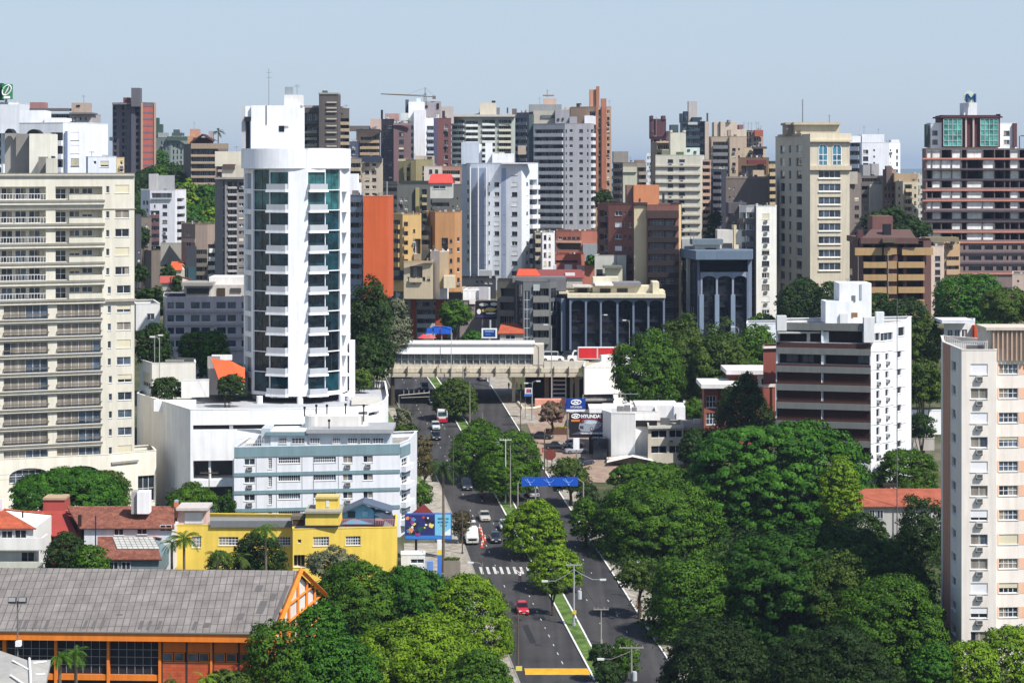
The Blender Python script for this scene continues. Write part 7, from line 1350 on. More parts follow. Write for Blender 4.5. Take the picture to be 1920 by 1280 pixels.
palm(112, 1222, 54, 236, 'palm in front of the dark hall windows, left of two', nf=22, seed=7, col_='mid'); palm(142, 1212, 60, 238, 'palm in front of the dark hall windows, right of two', nf=22, seed=8, col_='mid')
palm(322, 1266, 44, 236, 'low palm at the bottom edge before the brick panels', seed=9, nf=18); palm(384, 1262, 50, 236, 'spiky bright palm at the bottom edge near the orange post', seed=10, nf=18, col_='bright')
palm(409, 243, 26, 858, 'palm growing on the roof terrace of the brown balcony block', seed=11, nf=16, col_='dark', gz=Z(272, 858))
# ================================================================ footbridge and what stands on it
CONW = M((226, 216, 196), var=.10, streak=.2)
e = empty('footbridge', (X(860, 500), 500, g(500)), 'long white covered footbridge over the avenue with glazed side and concrete beam', 'bridge'); bs = e.location.copy()
def part(par, base, name, mb, mats): return link(name, mb.mesh(name, mats, base), parent=par)
DB = 500
def bx(name, x0, x1, y0, y1, D, dp, m): mb = MB(); mb.box(X(x0, D), X(x1, D), D, D + dp, Z(y1, D), Z(y0, D)); return part(e, bs, name, mb, m if isinstance(m, bpy.types.Material) else M(m))
bx('deck', 700, 1096, 683, 690, 500.5, 17, CONW); bx('beam', 700, 1085, 690, 698, 500, 17.5, CONW); bx('beam_lip', 700, 1082, 700, 706.5, 499.3, 18, (214, 204, 182)); bx('beam_web', 700, 1080, 698, 700, 500.6, 16, (150, 140, 124))
bx('roof', 700, 1000, 645, 663.5, 500.1, 8, M((250, 250, 248), var=.03, streak=.02, k=.95)); bx('roof_edge', 700, 1003, 643.5, 646, 499.8, 9, (224, 224, 222)); bx('end_block', 999.5, 1020, 646, 684, 500.4, 6, (224, 216, 200)); bx('rear_wall', 700, 1000, 663, 683, 507, .3, (150, 152, 150))
bx('parapet', 1020, 1104, 677, 690, 500.3, .4, (226, 220, 204)); bx('parapet', 700, 1160, 674, 683, 517, .4, (206, 200, 186))
mb = MB()
mb.poly([(X(700, 501), 501, Z(682.5, 501)), (X(998, 501), 501, Z(682.5, 501)), (X(998, 501), 501, Z(663, 501)), (X(700, 501), 501, Z(663, 501))]); part(e, bs, 'glazing', mb, glass((110, 116, 118), rough=.15))
for i in range(23):
    x = 728 + i * 12.2; mb = MB(); mb.box(X(x, 500.8), X(x, 500.8) + .16, 500.7, 500.95, Z(683, 500.8), Z(662.4, 500.8)); part(e, bs, 'mullion', mb, M((196, 196, 190), var=0))
mb = MB(); mb.box(X(700, 500.6), X(998, 500.6), 500.6, 500.72, Z(674, 500.6), Z(673.2, 500.6)); part(e, bs, 'rail', mb, STEEL)
for i in range(14):
    x = 735 + i * 27.5; mb = MB(); mb.box(X(x, 499.2), X(x, 499.2) + .22, 499.0, 499.95, Z(703, 499), Z(687.5, 499)); part(e, bs, 'bracket', mb, M((110, 98, 82), var=0))
for x, w_, y0 in ((1021, 8, 706), (1069, 5, 706), (1078, 8, 706), (960, 6, 706)):
    mb = MB(); D = 504; mb.box(X(x, D), X(x + w_, D), D, D + 1.2, g(D) - .3, Z(y0, D)); part(e, bs, 'pier', mb, M((150, 128, 110) if x == 1021 else (216, 206, 180)))
mb = MB(); D = 503
for k in range(6): mb.box(X(1037, D), X(1060, D), D - .2, D + 1.5, Z(714 + 8 * k, D), Z(712.5 + 8 * k, D))
for x in (1035, 1060): mb.box(X(x, D), X(x, D) + .2, D - .3, D - .1, g(D), Z(706, D))
part(e, bs, 'stair', mb, FRAME)
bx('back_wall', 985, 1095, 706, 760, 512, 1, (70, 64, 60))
# ramp wall
b = Bld('retaining_wall', 'bright white blank ramp wall at the right end of the footbridge', [(1094, 492), (1096, 490), (1235, 505)], 688, (246, 244, 236), depth=16, sk=0, ybase=765, cat='wall', ref=1, rc=M((206, 190, 160)), par=.2)
b.band(1, 1128, 1160, 668, 688, -.02, (246, 244, 236), 'raised_wall', inn=.6); b.done()
def rw(x, y, o=0): D = 489.9 + (x - 1096) * 15 / 139; return (X(x, D) + o * .6, D + o, Z(y, D))
mb = MB(); mb.poly([rw(1096, 688.5), rw(1235, 688.5), rw(1235, 650), rw(1120, 680)]); mb.poly([(v[0], v[1] + .5, v[2]) for v in mb.v])
mb.poly([rw(1104, 685), rw(1120, 680), rw(1235, 650), rw(1235, 648, .8), rw(1104, 683.5, .8)]); b.add("ramp_parapet", mb, [M((246, 244, 236))])
# ================================================================ vehicles
TYRE = M((20, 20, 22), var=0, rough=.9); RIM = M((150, 152, 156), var=0, rough=.4, metal=.6); VG = glass((22, 28, 34), rough=.04, wob=0); LAMP = M((236, 236, 228), var=0, rough=.2); TAIL = M((150, 20, 20), var=0, rough=.3)
def paint(c, metal=.1):
    key = ('car', c)
    if key in MC: return MC[key]
    m = bpy.data.materials.new("car_paint"); m.use_nodes = True; b_ = m.node_tree.nodes["Principled BSDF"]; b_.inputs["Base Color"].default_value = (*lin(c, .9), 1); b_.inputs["Roughness"].default_value = .28; b_.inputs["Metallic"].default_value = metal; b_.inputs["Coat Weight"].default_value = .6; b_.inputs["Coat Roughness"].default_value = .08; MC[key] = m; return m
def loft(mb, secs, mi=0, mitop=None):
    """closed skin through cross sections (y, half width low, half width high, z low, z high)"""
    rings = []
    for (y, wl, wh, zl, zh) in secs:
        b = len(mb.v); zm = zl + (zh - zl) * .55; c = min(.12, (zh - zl) * .3)
        mb.v += [(-wl * .94, y, zl), (wl * .94, y, zl), (wl, y, zm), (wh, y, zh - c), (wh * .86, y, zh), (-wh * .86, y, zh), (-wh, y, zh - c), (-wl, y, zm)]; rings.append(b)
    for a, b in zip(rings, rings[1:]):
        for j in range(8): k = (j + 1) % 8; mb.f.append((a + j, a + k, b + k, b + j)); mb.m.append(mi)
    mb.f.append(tuple(rings[0] + j for j in range(8))); mb.m.append(mi); mb.f.append(tuple(rings[-1] + j for j in range(8))[::-1]); mb.m.append(mi)
CARM = {}
def car_meshes(kind):
    if kind in CARM: return CARM[kind]
    L, W, Hh = {'hatch': (3.8, .84, 1.45), 'sedan': (4.4, .87, 1.42), 'round': (4.0, .80, 1.5), 'suv': (4.5, .92, 1.7), 'van': (4.9, .95, 2.0)}[kind]; h = L / 2; bz = .92 if kind != 'van' else 1.1
    body = MB(); loft(body, [(-h, W * .84, W * .78, .28, .62), (-h + .12, W * .95, W * .86, .2, .74), (-h + .55, W, W * .92, .2, bz - .08), (-h * .42, W, W * .95, .2, bz), (h * .5, W, W * .95, .2, bz + .04), (h - .35, W, W * .92, .2, bz + (0 if kind != 'sedan' else -.02)), (h - .08, W * .94, W * .85, .24, bz - .12), (h, W * .85, W * .78, .35, bz - .3)])
    f0 = -h * .45 if kind != 'van' else -h * .72; r1 = {'hatch': h * .86, 'sedan': h * .52, 'round': h * .7, 'suv': h * .9, 'van': h * .95}[kind]
    gl = MB(); loft(gl, [(f0, W * .84, W * .8, bz - .02, bz + .03), (f0 + .62, W * .86, W * .74, bz - .02, Hh - .05), (r1 - .5, W * .86, W * .74, bz - .02, Hh - .05), (r1, W * .84, W * .78, bz - .02, bz + .05)])
    rf = MB(); loft(rf, [(f0 + .56, W * .70, W * .66, Hh - .10, Hh - .02), (f0 + 1.0, W * .74, W * .68, Hh - .08, Hh + .03), (r1 - .8, W * .74, W * .68, Hh - .08, Hh + .03), (r1 - .4, W * .70, W * .66, Hh - .10, Hh - .03)])
    for yy in (f0 + .62, (f0 + r1) / 2, r1 - .5):
        for s in (-1, 1): rf.tube([(s * W * .87, yy + (.03 if yy < 0 else 0), bz), (s * W * .76, yy, Hh - .05)], .045, 4)
    wh = MB(); wh.tube([(-.11, 0, 0), (.11, 0, 0)], .32, 16, 0); wh.tube([(-.118, 0, 0), (.118, 0, 0)], .19, 12, 1)
    hl = MB(); hl.box(-.17, .17, -.06, .06, -.09, .09)
    pl = MB(); pl.box(-.2, .2, -.02, .02, -.06, .06)
    gr = MB(); gr.box(-W * .45, W * .45, -.03, .03, -.09, .09)
    CARM[kind] = (L, W, Hh, bz, body, gl, rf, wh, hl, pl, gr, {}); return CARM[kind]
RDA = math.atan2(6.65, 57.1)      # the avenue leans left going away
def car(px, py, kind, c, label, facing='cam', D=None, rz=None, group=None, z=None, rx=R(4), cat='car', name='parked_car'):
    L, W, Hh, bz, body, gl, rf, wh, hl, pl, gr, cache = car_meshes(kind); D = D or gD(py); z = g(D) + .06 if z is None else z
    rz = RDA if rz is None else rz; 
    group = group or ('cars driving on the avenue' if name == 'car' else 'parked cars')
    if facing == 'away': rz += math.pi; rx = -rx
    e = empty(name, (X(px, D), D, z), label, cat, group, rz=rz, rx=rx)
    if not cache:
        cache['gl'] = gl.mesh("windows", VG); cache['wh'] = wh.mesh("wheel", [TYRE, RIM]); cache['hl'] = hl.mesh("headlight", LAMP); cache['tl'] = hl.mesh("tail_light", TAIL); cache['pl'] = pl.mesh("number_plate", M((200, 200, 196), var=0)); cache['gr'] = gr.mesh("grille", BLACK)
    ck = 'b' + str(c)
    if ck not in cache:
        mat_ = paint(c); cache[ck] = body.mesh("body", mat_); cache['r' + ck] = rf.mesh("roof", mat_)
    bo = link("body", cache[ck], parent=e); link("roof", cache['r' + ck], parent=e); link("windows", cache['gl'], parent=e)
    for sx in (-1, 1):
        for sy in (-1, 1): link("wheel", cache['wh'], (sx * (W - .1), sy * L * .31, .32), parent=e)
        link("headlight", cache['hl'], (sx * W * .62, -L / 2 + .07, .64), parent=e); link("tail_light", cache['tl'], (sx * W * .66, L / 2 - .04, bz - .22), parent=e)
        m_ = MB(); 
    link("number_plate", cache['pl'], (0, -L / 2 - .01, .42), parent=e); link("number_plate", cache['pl'], (0, L / 2 + .01, .5), parent=e); link("grille", cache['gr'], (0, -L / 2 + .02, .5), parent=e)
    return e
car(979, 1148, 'round', (196, 24, 44), 'small rounded red car driving towards the camera past the zebra crossing', name='car')
car(908, 974, 'sedan', (186, 180, 168), 'beige silver saloon in the left carriageway above the traffic cones', name='car')
car(928, 1015, 'hatch', (40, 46, 54), 'dark hatchback next to the white flatbed truck', name='car')
car(946, 992, 'hatch', (214, 220, 230), 'white car half hidden by the median tree below the gantry', name='car')
car(875, 916, 'suv', (52, 58, 72), 'dark blue car in the tree shade, lower of the two above the tall palm', name='car')
car(860, 884, 'suv', (50, 52, 62), 'dark car in the tree shade, upper of the two above the tall palm', name='car')
car(817, 823, 'sedan', (22, 24, 32), 'black car with pale roof reflections driving just below the minibus', name='car')
car(816.5, 804, 'hatch', (206, 212, 214), 'white car directly behind the black car below the minibus', name='car')
car(812, 757, 'sedan', (30, 32, 38), 'black car coming out of the footbridge shadow', name='car')
car(796, 731, 'suv', (48, 56, 78), 'dark blue car beyond the footbridge in the left carriageway', name='car')
car(999, 930, 'suv', (172, 174, 180), 'silver car seen from behind under the blue gantry', facing='away', name='car')
car(905, 712, 'sedan', (120, 120, 122), 'grey car far along the right carriageway beneath the footbridge beam', facing='away', name='car')
car(1014, 823, 'sedan', (26, 22, 34), 'black saloon parked on the forecourt left of the billboard', rz=R(80), rx=0)
car(1042, 842, 'sedan', (40, 42, 46), 'dark shiny car parked by the round brown sign', rz=R(86), rx=0)
car(1076, 838, 'hatch', (196, 198, 200), 'silver car parked in the forecourt row under the billboard, upper', rz=R(100), rx=0)
car(1080, 850, 'sedan', (150, 152, 158), 'grey car parked in the forecourt row under the billboard, lower', rz=R(100), rx=0)
car(1095, 872, 'sedan', (46, 54, 74), 'dark blue car parked nearest the dealership glass corner', rz=R(140), rx=0)
car(1056, 776, 'hatch', (60, 84, 116), 'blue car parked behind the pinkish blossom tree', rz=R(160), rx=0)
car(531, 765, 'sedan', (196, 196, 196), 'pale car parked in the open floor under the round tower', D=409, rz=R(95), z=23.0 - 1.0, rx=0)
car(1036, 678, 'van', (236, 236, 236), 'white minivan on the overpass beside the footbridge end block', D=510, rz=R(90), z=Z(683, 500.5), rx=0, cat='van', name='van')
car(1072, 664, 'suv', (40, 44, 50), 'dark car on the overpass behind the white truck cab', D=513.5, rz=R(90), z=Z(683, 500.5), rx=0, name='car')
# minibus
e = empty('minibus', G(827, 789, .06), 'white minibus with a red lower band driving away from the camera', 'bus', rz=RDA, rx=R(4)); bs = Vector((0, 0, 0))
mb = MB(); loft(mb, [(-3.3, 1.02, .96, 1.0, 2.7), (-3.1, 1.06, .98, .95, 2.85), (3.0, 1.06, .98, .95, 2.85), (3.2, 1.0, .9, 1.0, 2.6)]); link("body", mb.mesh("body", paint((232, 232, 230))), parent=e)
mb = MB(); loft(mb, [(-3.32, 1.03, 1.02, .3, .99), (3.22, 1.03, 1.02, .3, .99)]); link("lower_band", mb.mesh("lower_band", paint((196, 34, 66))), parent=e)
mb = MB(); mb.box(-.85, .85, -3.36, -3.28, 1.55, 2.35); link("rear_window", mb.mesh("rear_window", glass((60, 84, 86))), parent=e)
for s in (-1, 1): mb = MB(); mb.box(min(s * 1.03, s * 1.08), max(s * 1.03, s * 1.08), -2.7, 2.6, 1.6, 2.3); link("side_window", mb.mesh("side_window", VG), parent=e)
for sx in (-1, 1):
    for sy in (-2.1, 2.0): mb = MB(); mb.tube([(-.14, 0, 0), (.14, 0, 0)], .4, 14); link("wheel", mb.mesh("wheel", TYRE), (sx * .95, sy, .4), parent=e)
    mb = MB(); mb.box(-.12, .12, -.04, .04, -.1, .1); link("tail_light", mb.mesh("tail_light", TAIL), (sx * .85, -3.37, 1.2), parent=e)
def truck(name, label, loc, rz, cabc, boxes, L, rx=0):
    e = empty(name, loc, label, 'truck', rz=rz, rx=rx)
    mb = MB(); f = -L / 2; loft(mb, [(f, .98, .9, .55, 1.25), (f + .15, 1.02, .95, .5, 1.4), (f + .9, 1.04, .98, .5, 1.55), (f + 1.0, 1.04, .98, .5, 2.0), (f + 1.35, 1.04, .92, .5, 2.55), (f + 2.3, 1.04, .92, .5, 2.6)]); link("cab", mb.mesh("cab", paint(cabc)), parent=e)
    mb = MB(); mb.poly([(-.85, f + 1.0, 1.65), (.85, f + 1.0, 1.65), (.78, f + 1.30, 2.4), (-.78, f + 1.30, 2.4)]); mb.poly([(1.052, f + 1.25, 1.55), (1.052, f + 2.1, 1.55), (.96, f + 2.1, 2.35), (.96, f + 1.45, 2.35)]); mb.poly([(-1.052, f + 1.25, 1.55), (-.96, f + 1.45, 2.35), (-.96, f + 2.1, 2.35), (-1.052, f + 2.1, 1.55)])
    link("windscreen", mb.mesh("windscreen", VG), parent=e); mb = MB(); mb.box(-.8, .8, f - .03, f + .05, .7, 1.05); link("grille", mb.mesh("grille", BLACK), parent=e)
    mb = MB(); mb.box(-.95, .95, f - .1, f + .1, .4, .62); link("bumper", mb.mesh("bumper", M((210, 210, 206), var=0)), parent=e)
    mb = MB(); mb.box(-.5, .5, f + .5, L / 2, .5, .75); link("chassis", mb.mesh("chassis", BLACK), parent=e)
    for s in (-1, 1): mb = MB(); mb.box(-.12, .12, -.03, .03, -.1, .1); link("headlight", mb.mesh("headlight", LAMP), (s * .78, f - .02, .88), parent=e)
    for sx in (-1, 1):
        for sy in (f + .9, L / 2 - 1.3): mb = MB(); mb.tube([(-.16, 0, 0), (.16, 0, 0)], .45, 14); mb.tube([(-.165, 0, 0), (.165, 0, 0)], .22, 10, 1); link("wheel", mb.mesh("wheel", [TYRE, RIM]), (sx * .9, sy, .45), parent=e)
    for nm, bx_, c in boxes: mb = MB(); mb.box(*bx_); link(nm, mb.mesh(nm, c if isinstance(c, bpy.types.Material) else M(c, var=.05)), parent=e)
    return e
truck('flatbed_truck', 'white flatbed truck loaded with boxes, parked at the left kerb beside traffic cones', G(882, 1014, .06), RDA, (230, 230, 228), [('bed', (-1.1, 1.1, -.5, 3.2, .8, .95), (190, 190, 186)), ('side_rail', (-1.12, -1.05, -.5, 3.2, .96, 1.5), (226, 226, 222)), ('side_rail', (1.05, 1.12, -.5, 3.2, .96, 1.5), (226, 226, 222)), ('tailboard', (-1.1, 1.1, 3.1, 3.2, .96, 1.6), (222, 222, 218)), ('load', (-.8, .1, 0.2, 1.2, .96, 1.9), (226, 226, 222)), ('load', (.2, .9, .3, 2.2, .96, 1.6), (206, 204, 198)), ('roof_rack', (-1.0, 1.0, 1.8, 3.1, 2.5, 2.6), (222, 222, 222)), ('rack_post', (-1.0, -.92, 3.0, 3.08, 1.6, 2.5), (120, 120, 120)), ('rack_post', (.92, 1.0, 3.0, 3.08, 1.6, 2.5), (120, 120, 120))], 6.4, rx=R(4))
tz = Z(683, 500.5)
e = truck('box_truck', 'white truck with a long red drinks box crossing on the overpass', (X(1110, 506), 506, tz), R(-90) , (236, 236, 236), [('box', (-1.15, 1.15, -2.9, 6.2, .9, 3.1), (204, 44, 48)), ('box_frame', (-1.2, 1.2, 0.95, 1.25, .85, 3.15), (206, 206, 206)), ('box_frame', (-1.2, 1.2, -3.0, -2.86, .85, 3.15), (206, 206, 206)), ('bottom_rail', (-1.2, 1.2, -2.9, 6.2, .75, .9), (220, 220, 220)), ('top_rail', (-1.2, 1.2, -2.9, 6.2, 3.1, 3.2), (226, 226, 226))], 10.4)
mb = MB(); 
for k in range(3):      # swirl decoration on the side of the box that faces the camera
    pts = [(-1.17, -2.4 + 5.0 * 0 + t * .55 + k * .25 + (3.6 if k else 0), 1.25 + .25 * k + .45 * math.sin(t * .8 + k)) for t in range(8)]
    mb.tube(pts, [.05, .12, .18, .2, .2, .16, .1, .04], 4)
link("decoration", mb.mesh("decoration", M((236, 150, 110), var=0)), parent=e)
# motorcyclist
def person(px, py, top, trousers, pose, label, D=None, z=None, rz=0, skin=(176, 130, 104), hair=(40, 30, 26), h=1.72, name='person', group=None):
    D = D or gD(py); z = g(D) + .06 if z is None else z
    e = bpy.data.objects.new  # noqa
    J = {'pel': (0, 0, .92), 'ch': (0, 0, 1.30), 'nk': (0, 0, 1.46), 'hd': (0, -.01, 1.60), 'ht': (0, 0, 1.70), 'sl': (.18, 0, 1.40), 'sr': (-.18, 0, 1.40), 'hl': (.10, 0, .88), 'hr': (-.10, 0, .88)}
    if pose == 'arms_up': J.update(el=(.40, -.05, 1.62), wl=(.22, -.1, 1.86), er=(-.46, -.05, 1.66), wr=(-.66, -.1, 1.90), kl=(.12, -.05, .48), fl=(.14, 0, .06), kr=(-.14, -.12, .50), fr=(-.16, -.02, .06))
    elif pose == 'walk': J.update(el=(.26, -.12, 1.14), wl=(.24, -.30, .96), er=(-.26, .12, 1.14), wr=(-.25, .10, .90), kl=(.11, -.20, .50), fl=(.11, -.25, .06), kr=(-.11, .10, .50), fr=(-.11, .32, .10))
    elif pose == 'ride': J.update(pel=(0, .2, .82), ch=(0, .02, 1.18), nk=(0, -.04, 1.34), hd=(0, -.08, 1.48), ht=(0, -.08, 1.58), sl=(.18, 0, 1.28), sr=(-.18, 0, 1.28), hl=(.1, .18, .8), hr=(-.1, .18, .8), el=(.3, -.2, 1.1), wl=(.3, -.45, 1.02), er=(-.3, -.2, 1.1), wr=(-.3, -.45, 1.02), kl=(.2, -.2, .66), fl=(.18, -.05, .25), kr=(-.2, -.2, .66), fr=(-.18, -.05, .25))
    else: J.update(el=(.26, .02, 1.13), wl=(.25, -.06, .88), er=(-.26, .02, 1.13), wr=(-.25, -.06, .88), kl=(.11, -.01, .49), fl=(.12, 0, .06), kr=(-.11, -.01, .49), fr=(-.12, 0, .06))
    J['tl'] = tuple(Vector(J['fl']) + Vector((0, -.17, -.02))); J['tr'] = tuple(Vector(J['fr']) + Vector((0, -.17, -.02)))
    J['pl'] = tuple(Vector(J['wl']) + (Vector(J['wl']) - Vector(J['el'])).normalized() * .09); J['pr'] = tuple(Vector(J['wr']) + (Vector(J['wr']) - Vector(J['er'])).normalized() * .09)
    K = list(J); E = [('pel', 'ch'), ('ch', 'nk'), ('nk', 'hd'), ('hd', 'ht'), ('ch', 'sl'), ('sl', 'el'), ('el', 'wl'), ('wl', 'pl'), ('ch', 'sr'), ('sr', 'er'), ('er', 'wr'), ('wr', 'pr'), ('pel', 'hl'), ('hl', 'kl'), ('kl', 'fl'), ('fl', 'tl'), ('pel', 'hr'), ('hr', 'kr'), ('kr', 'fr'), ('fr', 'tr')]
    RD = dict(pel=.14, ch=.15, nk=.055, hd=.10, ht=.07, sl=.065, sr=.065, el=.045, er=.045, wl=.03, wr=.03, pl=.03, pr=.03, hl=.09, hr=.09, kl=.06, kr=.06, fl=.045, fr=.045, tl=.035, tr=.035)
    verts = [Vector(J[k]) for k in K]; rad = [RD[k] for k in K]; edges = [(K.index(a), K.index(b)) for a, b in E]
    for sd, w_, el_ in ((1, 'wl', 'el'), (-1, 'wr', 'er')):      # five fingers rooted in each palm
        p = Vector(J['p' + w_[1]]); dr = (Vector(J[w_]) - Vector(J[el_])).normalized(); sx = dr.cross(Vector((0, 1, 0))).normalized()
        for q, (o_, ln) in enumerate(((-.03, .065), (-.01, .08), (.01, .085), (.03, .075))):
            i0 = len(verts); verts += [p + sx * o_ + dr * .02, p + sx * o_ * 1.3 + dr * (.02 + ln * .55), p + sx * o_ * 1.4 + dr * (.02 + ln) + Vector((0, -.02, 0))]; rad += [.011, .01, .008]; edges += [(K.index('p' + w_[1]), i0), (i0, i0 + 1), (i0 + 1, i0 + 2)]
        i0 = len(verts); verts += [p - dr * .04 + sx * .045 * sd, p + sx * .07 * sd]; rad += [.012, .01]; edges += [(K.index('p' + w_[1]), i0), (i0, i0 + 1)]
    me = bpy.data.meshes.new("person"); me.from_pydata(verts, edges, []); tmp = bpy.data.objects.new("tmp", me); col.objects.link(tmp)
    sk = tmp.modifiers.new("s", 'SKIN'); 
    for i, v in enumerate(me.skin_vertices[0].data): v.radius = (rad[i], rad[i] * (.72 if K[i] in ('pel', 'ch') else 1) if i < len(K) else rad[i]); v.use_root = (i == 0)
    tmp.modifiers.new("u", 'SUBSURF').levels = 1; bpy.context.view_layer.update()
    bm_ = bpy.data.meshes.new_from_object(tmp.evaluated_get(bpy.context.evaluated_depsgraph_get())); bpy.data.objects.remove(tmp)
    bm_.materials.clear()
    for c in (skin, top, trousers, hair, (30, 28, 28)): bm_.materials.append(M(c, var=0, rough=.8))
    wz = J['pel'][2]
    for f in bm_.polygons:
        c = f.center; f.use_smooth = True
        arm = abs(c.x) > .24 or (pose == 'ride' and c.y < -.2 and c.z > .9)
        hd = (c - Vector(J['hd'])).length < .16 and c.z > J['nk'][2] + .01
        if hd: mi = 3 if (c.z > J['hd'][2] + .045 or c.y > J['hd'][1] + .03) else 0
        elif c.z < .09 and pose != 'ride': mi = 4
        elif c.z < wz + .06 and not (arm and c.z > .75): mi = 2
        elif arm and min((c - Vector(J['wl'])).length, (c - Vector(J['wr'])).length) < .24: mi = 0
        else: mi = 1
        f.material_index = mi
    o = link(name, bm_, (X(px, D), D, z), (0, 0, rz)); o.scale = (h / 1.72,) * 3; return tag(o, label, 'person', group or 'people on the street')
person(975, 1093, (236, 232, 236), (70, 44, 50), 'arms_up', 'person in a white top crossing the road with raised arms near the zebra crossing', h=1.9, name='person')
person(1035, 872, (206, 40, 48), (190, 200, 220), 'walk', 'person in a red top and pale trousers by the round brown sign', rz=R(150))
for x, y, c, c2, lb in ((954, 731, (40, 40, 50), (30, 30, 36), 'person in dark clothes under the footbridge, leftmost of four'), (961, 734, (36, 34, 44), (30, 30, 34), 'person in dark clothes under the footbridge, second from the left of four'), (969, 727, (120, 70, 70), (40, 40, 50), 'person in a reddish top under the footbridge, third from the left of four'), (977, 733, (50, 50, 60), (30, 30, 40), 'person in a grey jacket under the footbridge, rightmost of four')):
    person(x, y, c, c2, 'stand', lb, rz=R(random.randint(-60, 60)))
e = empty('motorcycle', G(903, 934, .06), 'small motorcycle crossing the tree shade above the silver saloon', 'motorcycle', rz=RDA, rx=R(4))
mb = MB(); loft(mb, [(-.55, .08, .06, .55, .85), (-.3, .14, .12, .45, 1.0), (.2, .16, .14, .45, .82), (.7, .1, .08, .6, .8)]); link("body", mb.mesh("body", paint((120, 40, 36))), parent=e)
for y in (-.65, .6): mb = MB(); mb.tube([(-.06, y, .3), (.06, y, .3)], .3, 14); link("wheel", mb.mesh("wheel", TYRE), parent=e)
mb = MB(); mb.tube([(-.35, -.42, 1.02), (0, -.48, 1.0), (.35, -.42, 1.02)], .025, 5); mb.tube([(0, -.65, .3), (0, -.46, 1.0)], .03, 5); link("handlebar", mb.mesh("handlebar", STEEL), parent=e)
d_ = gD(934); person(903, 934, (90, 50, 46), (40, 44, 60), 'ride', 'rider in a dark red jacket sitting on the small motorcycle', D=d_, z=g(d_) + .06, rz=RDA)
# traffic cones
cm = MB(); cm.box(-.28, .28, -.28, .28, 0, .05, 0); cm.cyl(0, 0, .2, .05, .35, 12, 0, .155); cm.cyl(0, 0, .157, .35, .6, 12, 1, .115); cm.cyl(0, 0, .117, .6, .78, 12, 0, .085); cm.cyl(0, 0, .087, .78, .92, 12, 1, .06); cm.cyl(0, 0, .062, .92, 1.05, 12, 0, .035)
cme = cm.mesh("traffic_cone", [M((222, 90, 60), var=0), M((236, 226, 222), var=0)])
for i, (x, y) in enumerate(((899, 994), (902, 1000), (904, 1007), (909, 1014), (905, 1020), (903, 1026))):
    tag(link('traffic_cone', cme, G(x, y, .06)), 'red and white traffic cone by the flatbed truck, ' + ORD[i] + ' counting from its rear', 'traffic cone', 'traffic cones beside the flatbed truck')
# ================================================================ poles, lamps, signs
PCON = M((166, 160, 150), var=.1); PWOOD = M((104, 92, 80), var=.2); LMET = M((176, 180, 184), var=0, rough=.5)
def pole(px, yb, yt, label, r=.14, arms=(), D=None, m=None, name='street_lamp', cat='street lamp', cross=(), base=True, group=None, dome=None):
    group = group or {'street_lamp': 'street lamps', 'utility_pole': 'utility poles'}.get(name)
    D = D or gD(yb); zb = g(D) if D == gD(yb) else min(g(D), Z(yb, D)); e = empty(name, (X(px, D), D, zb), label, cat, group); h = Z(yt, D) - zb; m = m or LMET
    mb = MB(); mb.tube([(0, 0, -.3), (0, 0, h * .4), (0, 0, h)], [r, r * .85, r * .6], 8)
    if base: mb.cyl(0, 0, r * 1.7, -.1, .5, 8)
    link("pole", mb.mesh("pole", m), parent=e)
    for (dx, dz) in arms:     # curved bracket with a lamp head
        mb = MB(); mb.tube([(0, 0, h - .6), (dx * .3, 0, h - .1 + dz * .6), (dx * .7, 0, h + dz), (dx, 0, h + dz)], .04, 6); a = link("bracket", mb.mesh("bracket", m), parent=e)
        mb = MB(); s = 1 if dx > 0 else -1; x0, x1 = sorted((dx - .1 * s, dx + .75 * s)); mb.box(x0, x1, -.18, .18, h + dz - .12, h + dz + .08); mb.box(x0 + .1, x1 - .1, -.13, .13, h + dz - .18, h + dz - .121, 1); link("lamp_head", mb.mesh("lamp_head", [M((216, 218, 216), var=0), M((230, 230, 220), var=0)]), parent=a)
    for (z_, hw) in cross:
        mb = MB(); mb.box(-hw, hw, -.07, .07, h - z_, h - z_ + .14)
        for q in (-.9, -.4, .4, .9): mb.cyl(hw * q, 0, .05, h - z_ + .14, h - z_ + .36, 6, 0)
        link("crossarm", mb.mesh("crossarm", m), parent=e)
    if dome: mb = MB(); mb.cyl(dome[0], -.1, .32, h - dome[1], h - dome[1] + 1.0, 12); mb.cyl(dome[0], -.1, .25, h - dome[1] + 1, h - dome[1] + 1.12, 10); link("transformer", mb.mesh("transformer", M((200, 206, 210), var=0)), parent=e)
    return e
pole(1076, 1174, 1058, 'pale double-armed street lamp with a yellow tag on the median', .16, ((-3.6, -2.2), (3.6, -2.0)), cross=((.1, 1.1),), dome=(.75, 4.6))
pole(971, 1290, 1150, 'dark utility pole with crossarms and a yellow tag at the bottom centre', .16, m=PWOOD, name='utility_pole', cat='utility pole', cross=((.3, .9), (1.6, .7)), D=302)
pole(1127, 1206, 1142, 'thin bare concrete pole standing in the right carriageway verge', .12, m=PCON, name='utility_pole', cat='utility pole', cross=((.05, 1.0),))
pole(1184, 1300, 1210, 'utility pole with transformer and lamp bracket at the bottom right of the median', .15, ((-3.4, -1.6),), m=PCON, name='utility_pole', cat='utility pole', cross=((.3, 1.5),), dome=(.35, 4.2), D=291)
pole(948, 938, 822, 'tall white pole in front of the median tree group, left of a pair', .11, m=M((216, 216, 212), var=.05), name='utility_pole', cat='utility pole', cross=((.3, 1.0),), D=402)
pole(957, 940, 835, 'grey leaning-looking pole in front of the median tree group, right of a pair', .11, m=PCON, name='utility_pole', cat='utility pole', D=399)
pole(936, 880, 822, 'short grey pole emerging from the median tree group', .12, m=PCON, name='utility_pole', cat='utility pole', D=415, cross=((.3, .9),), dome=(-.3, 1.6))
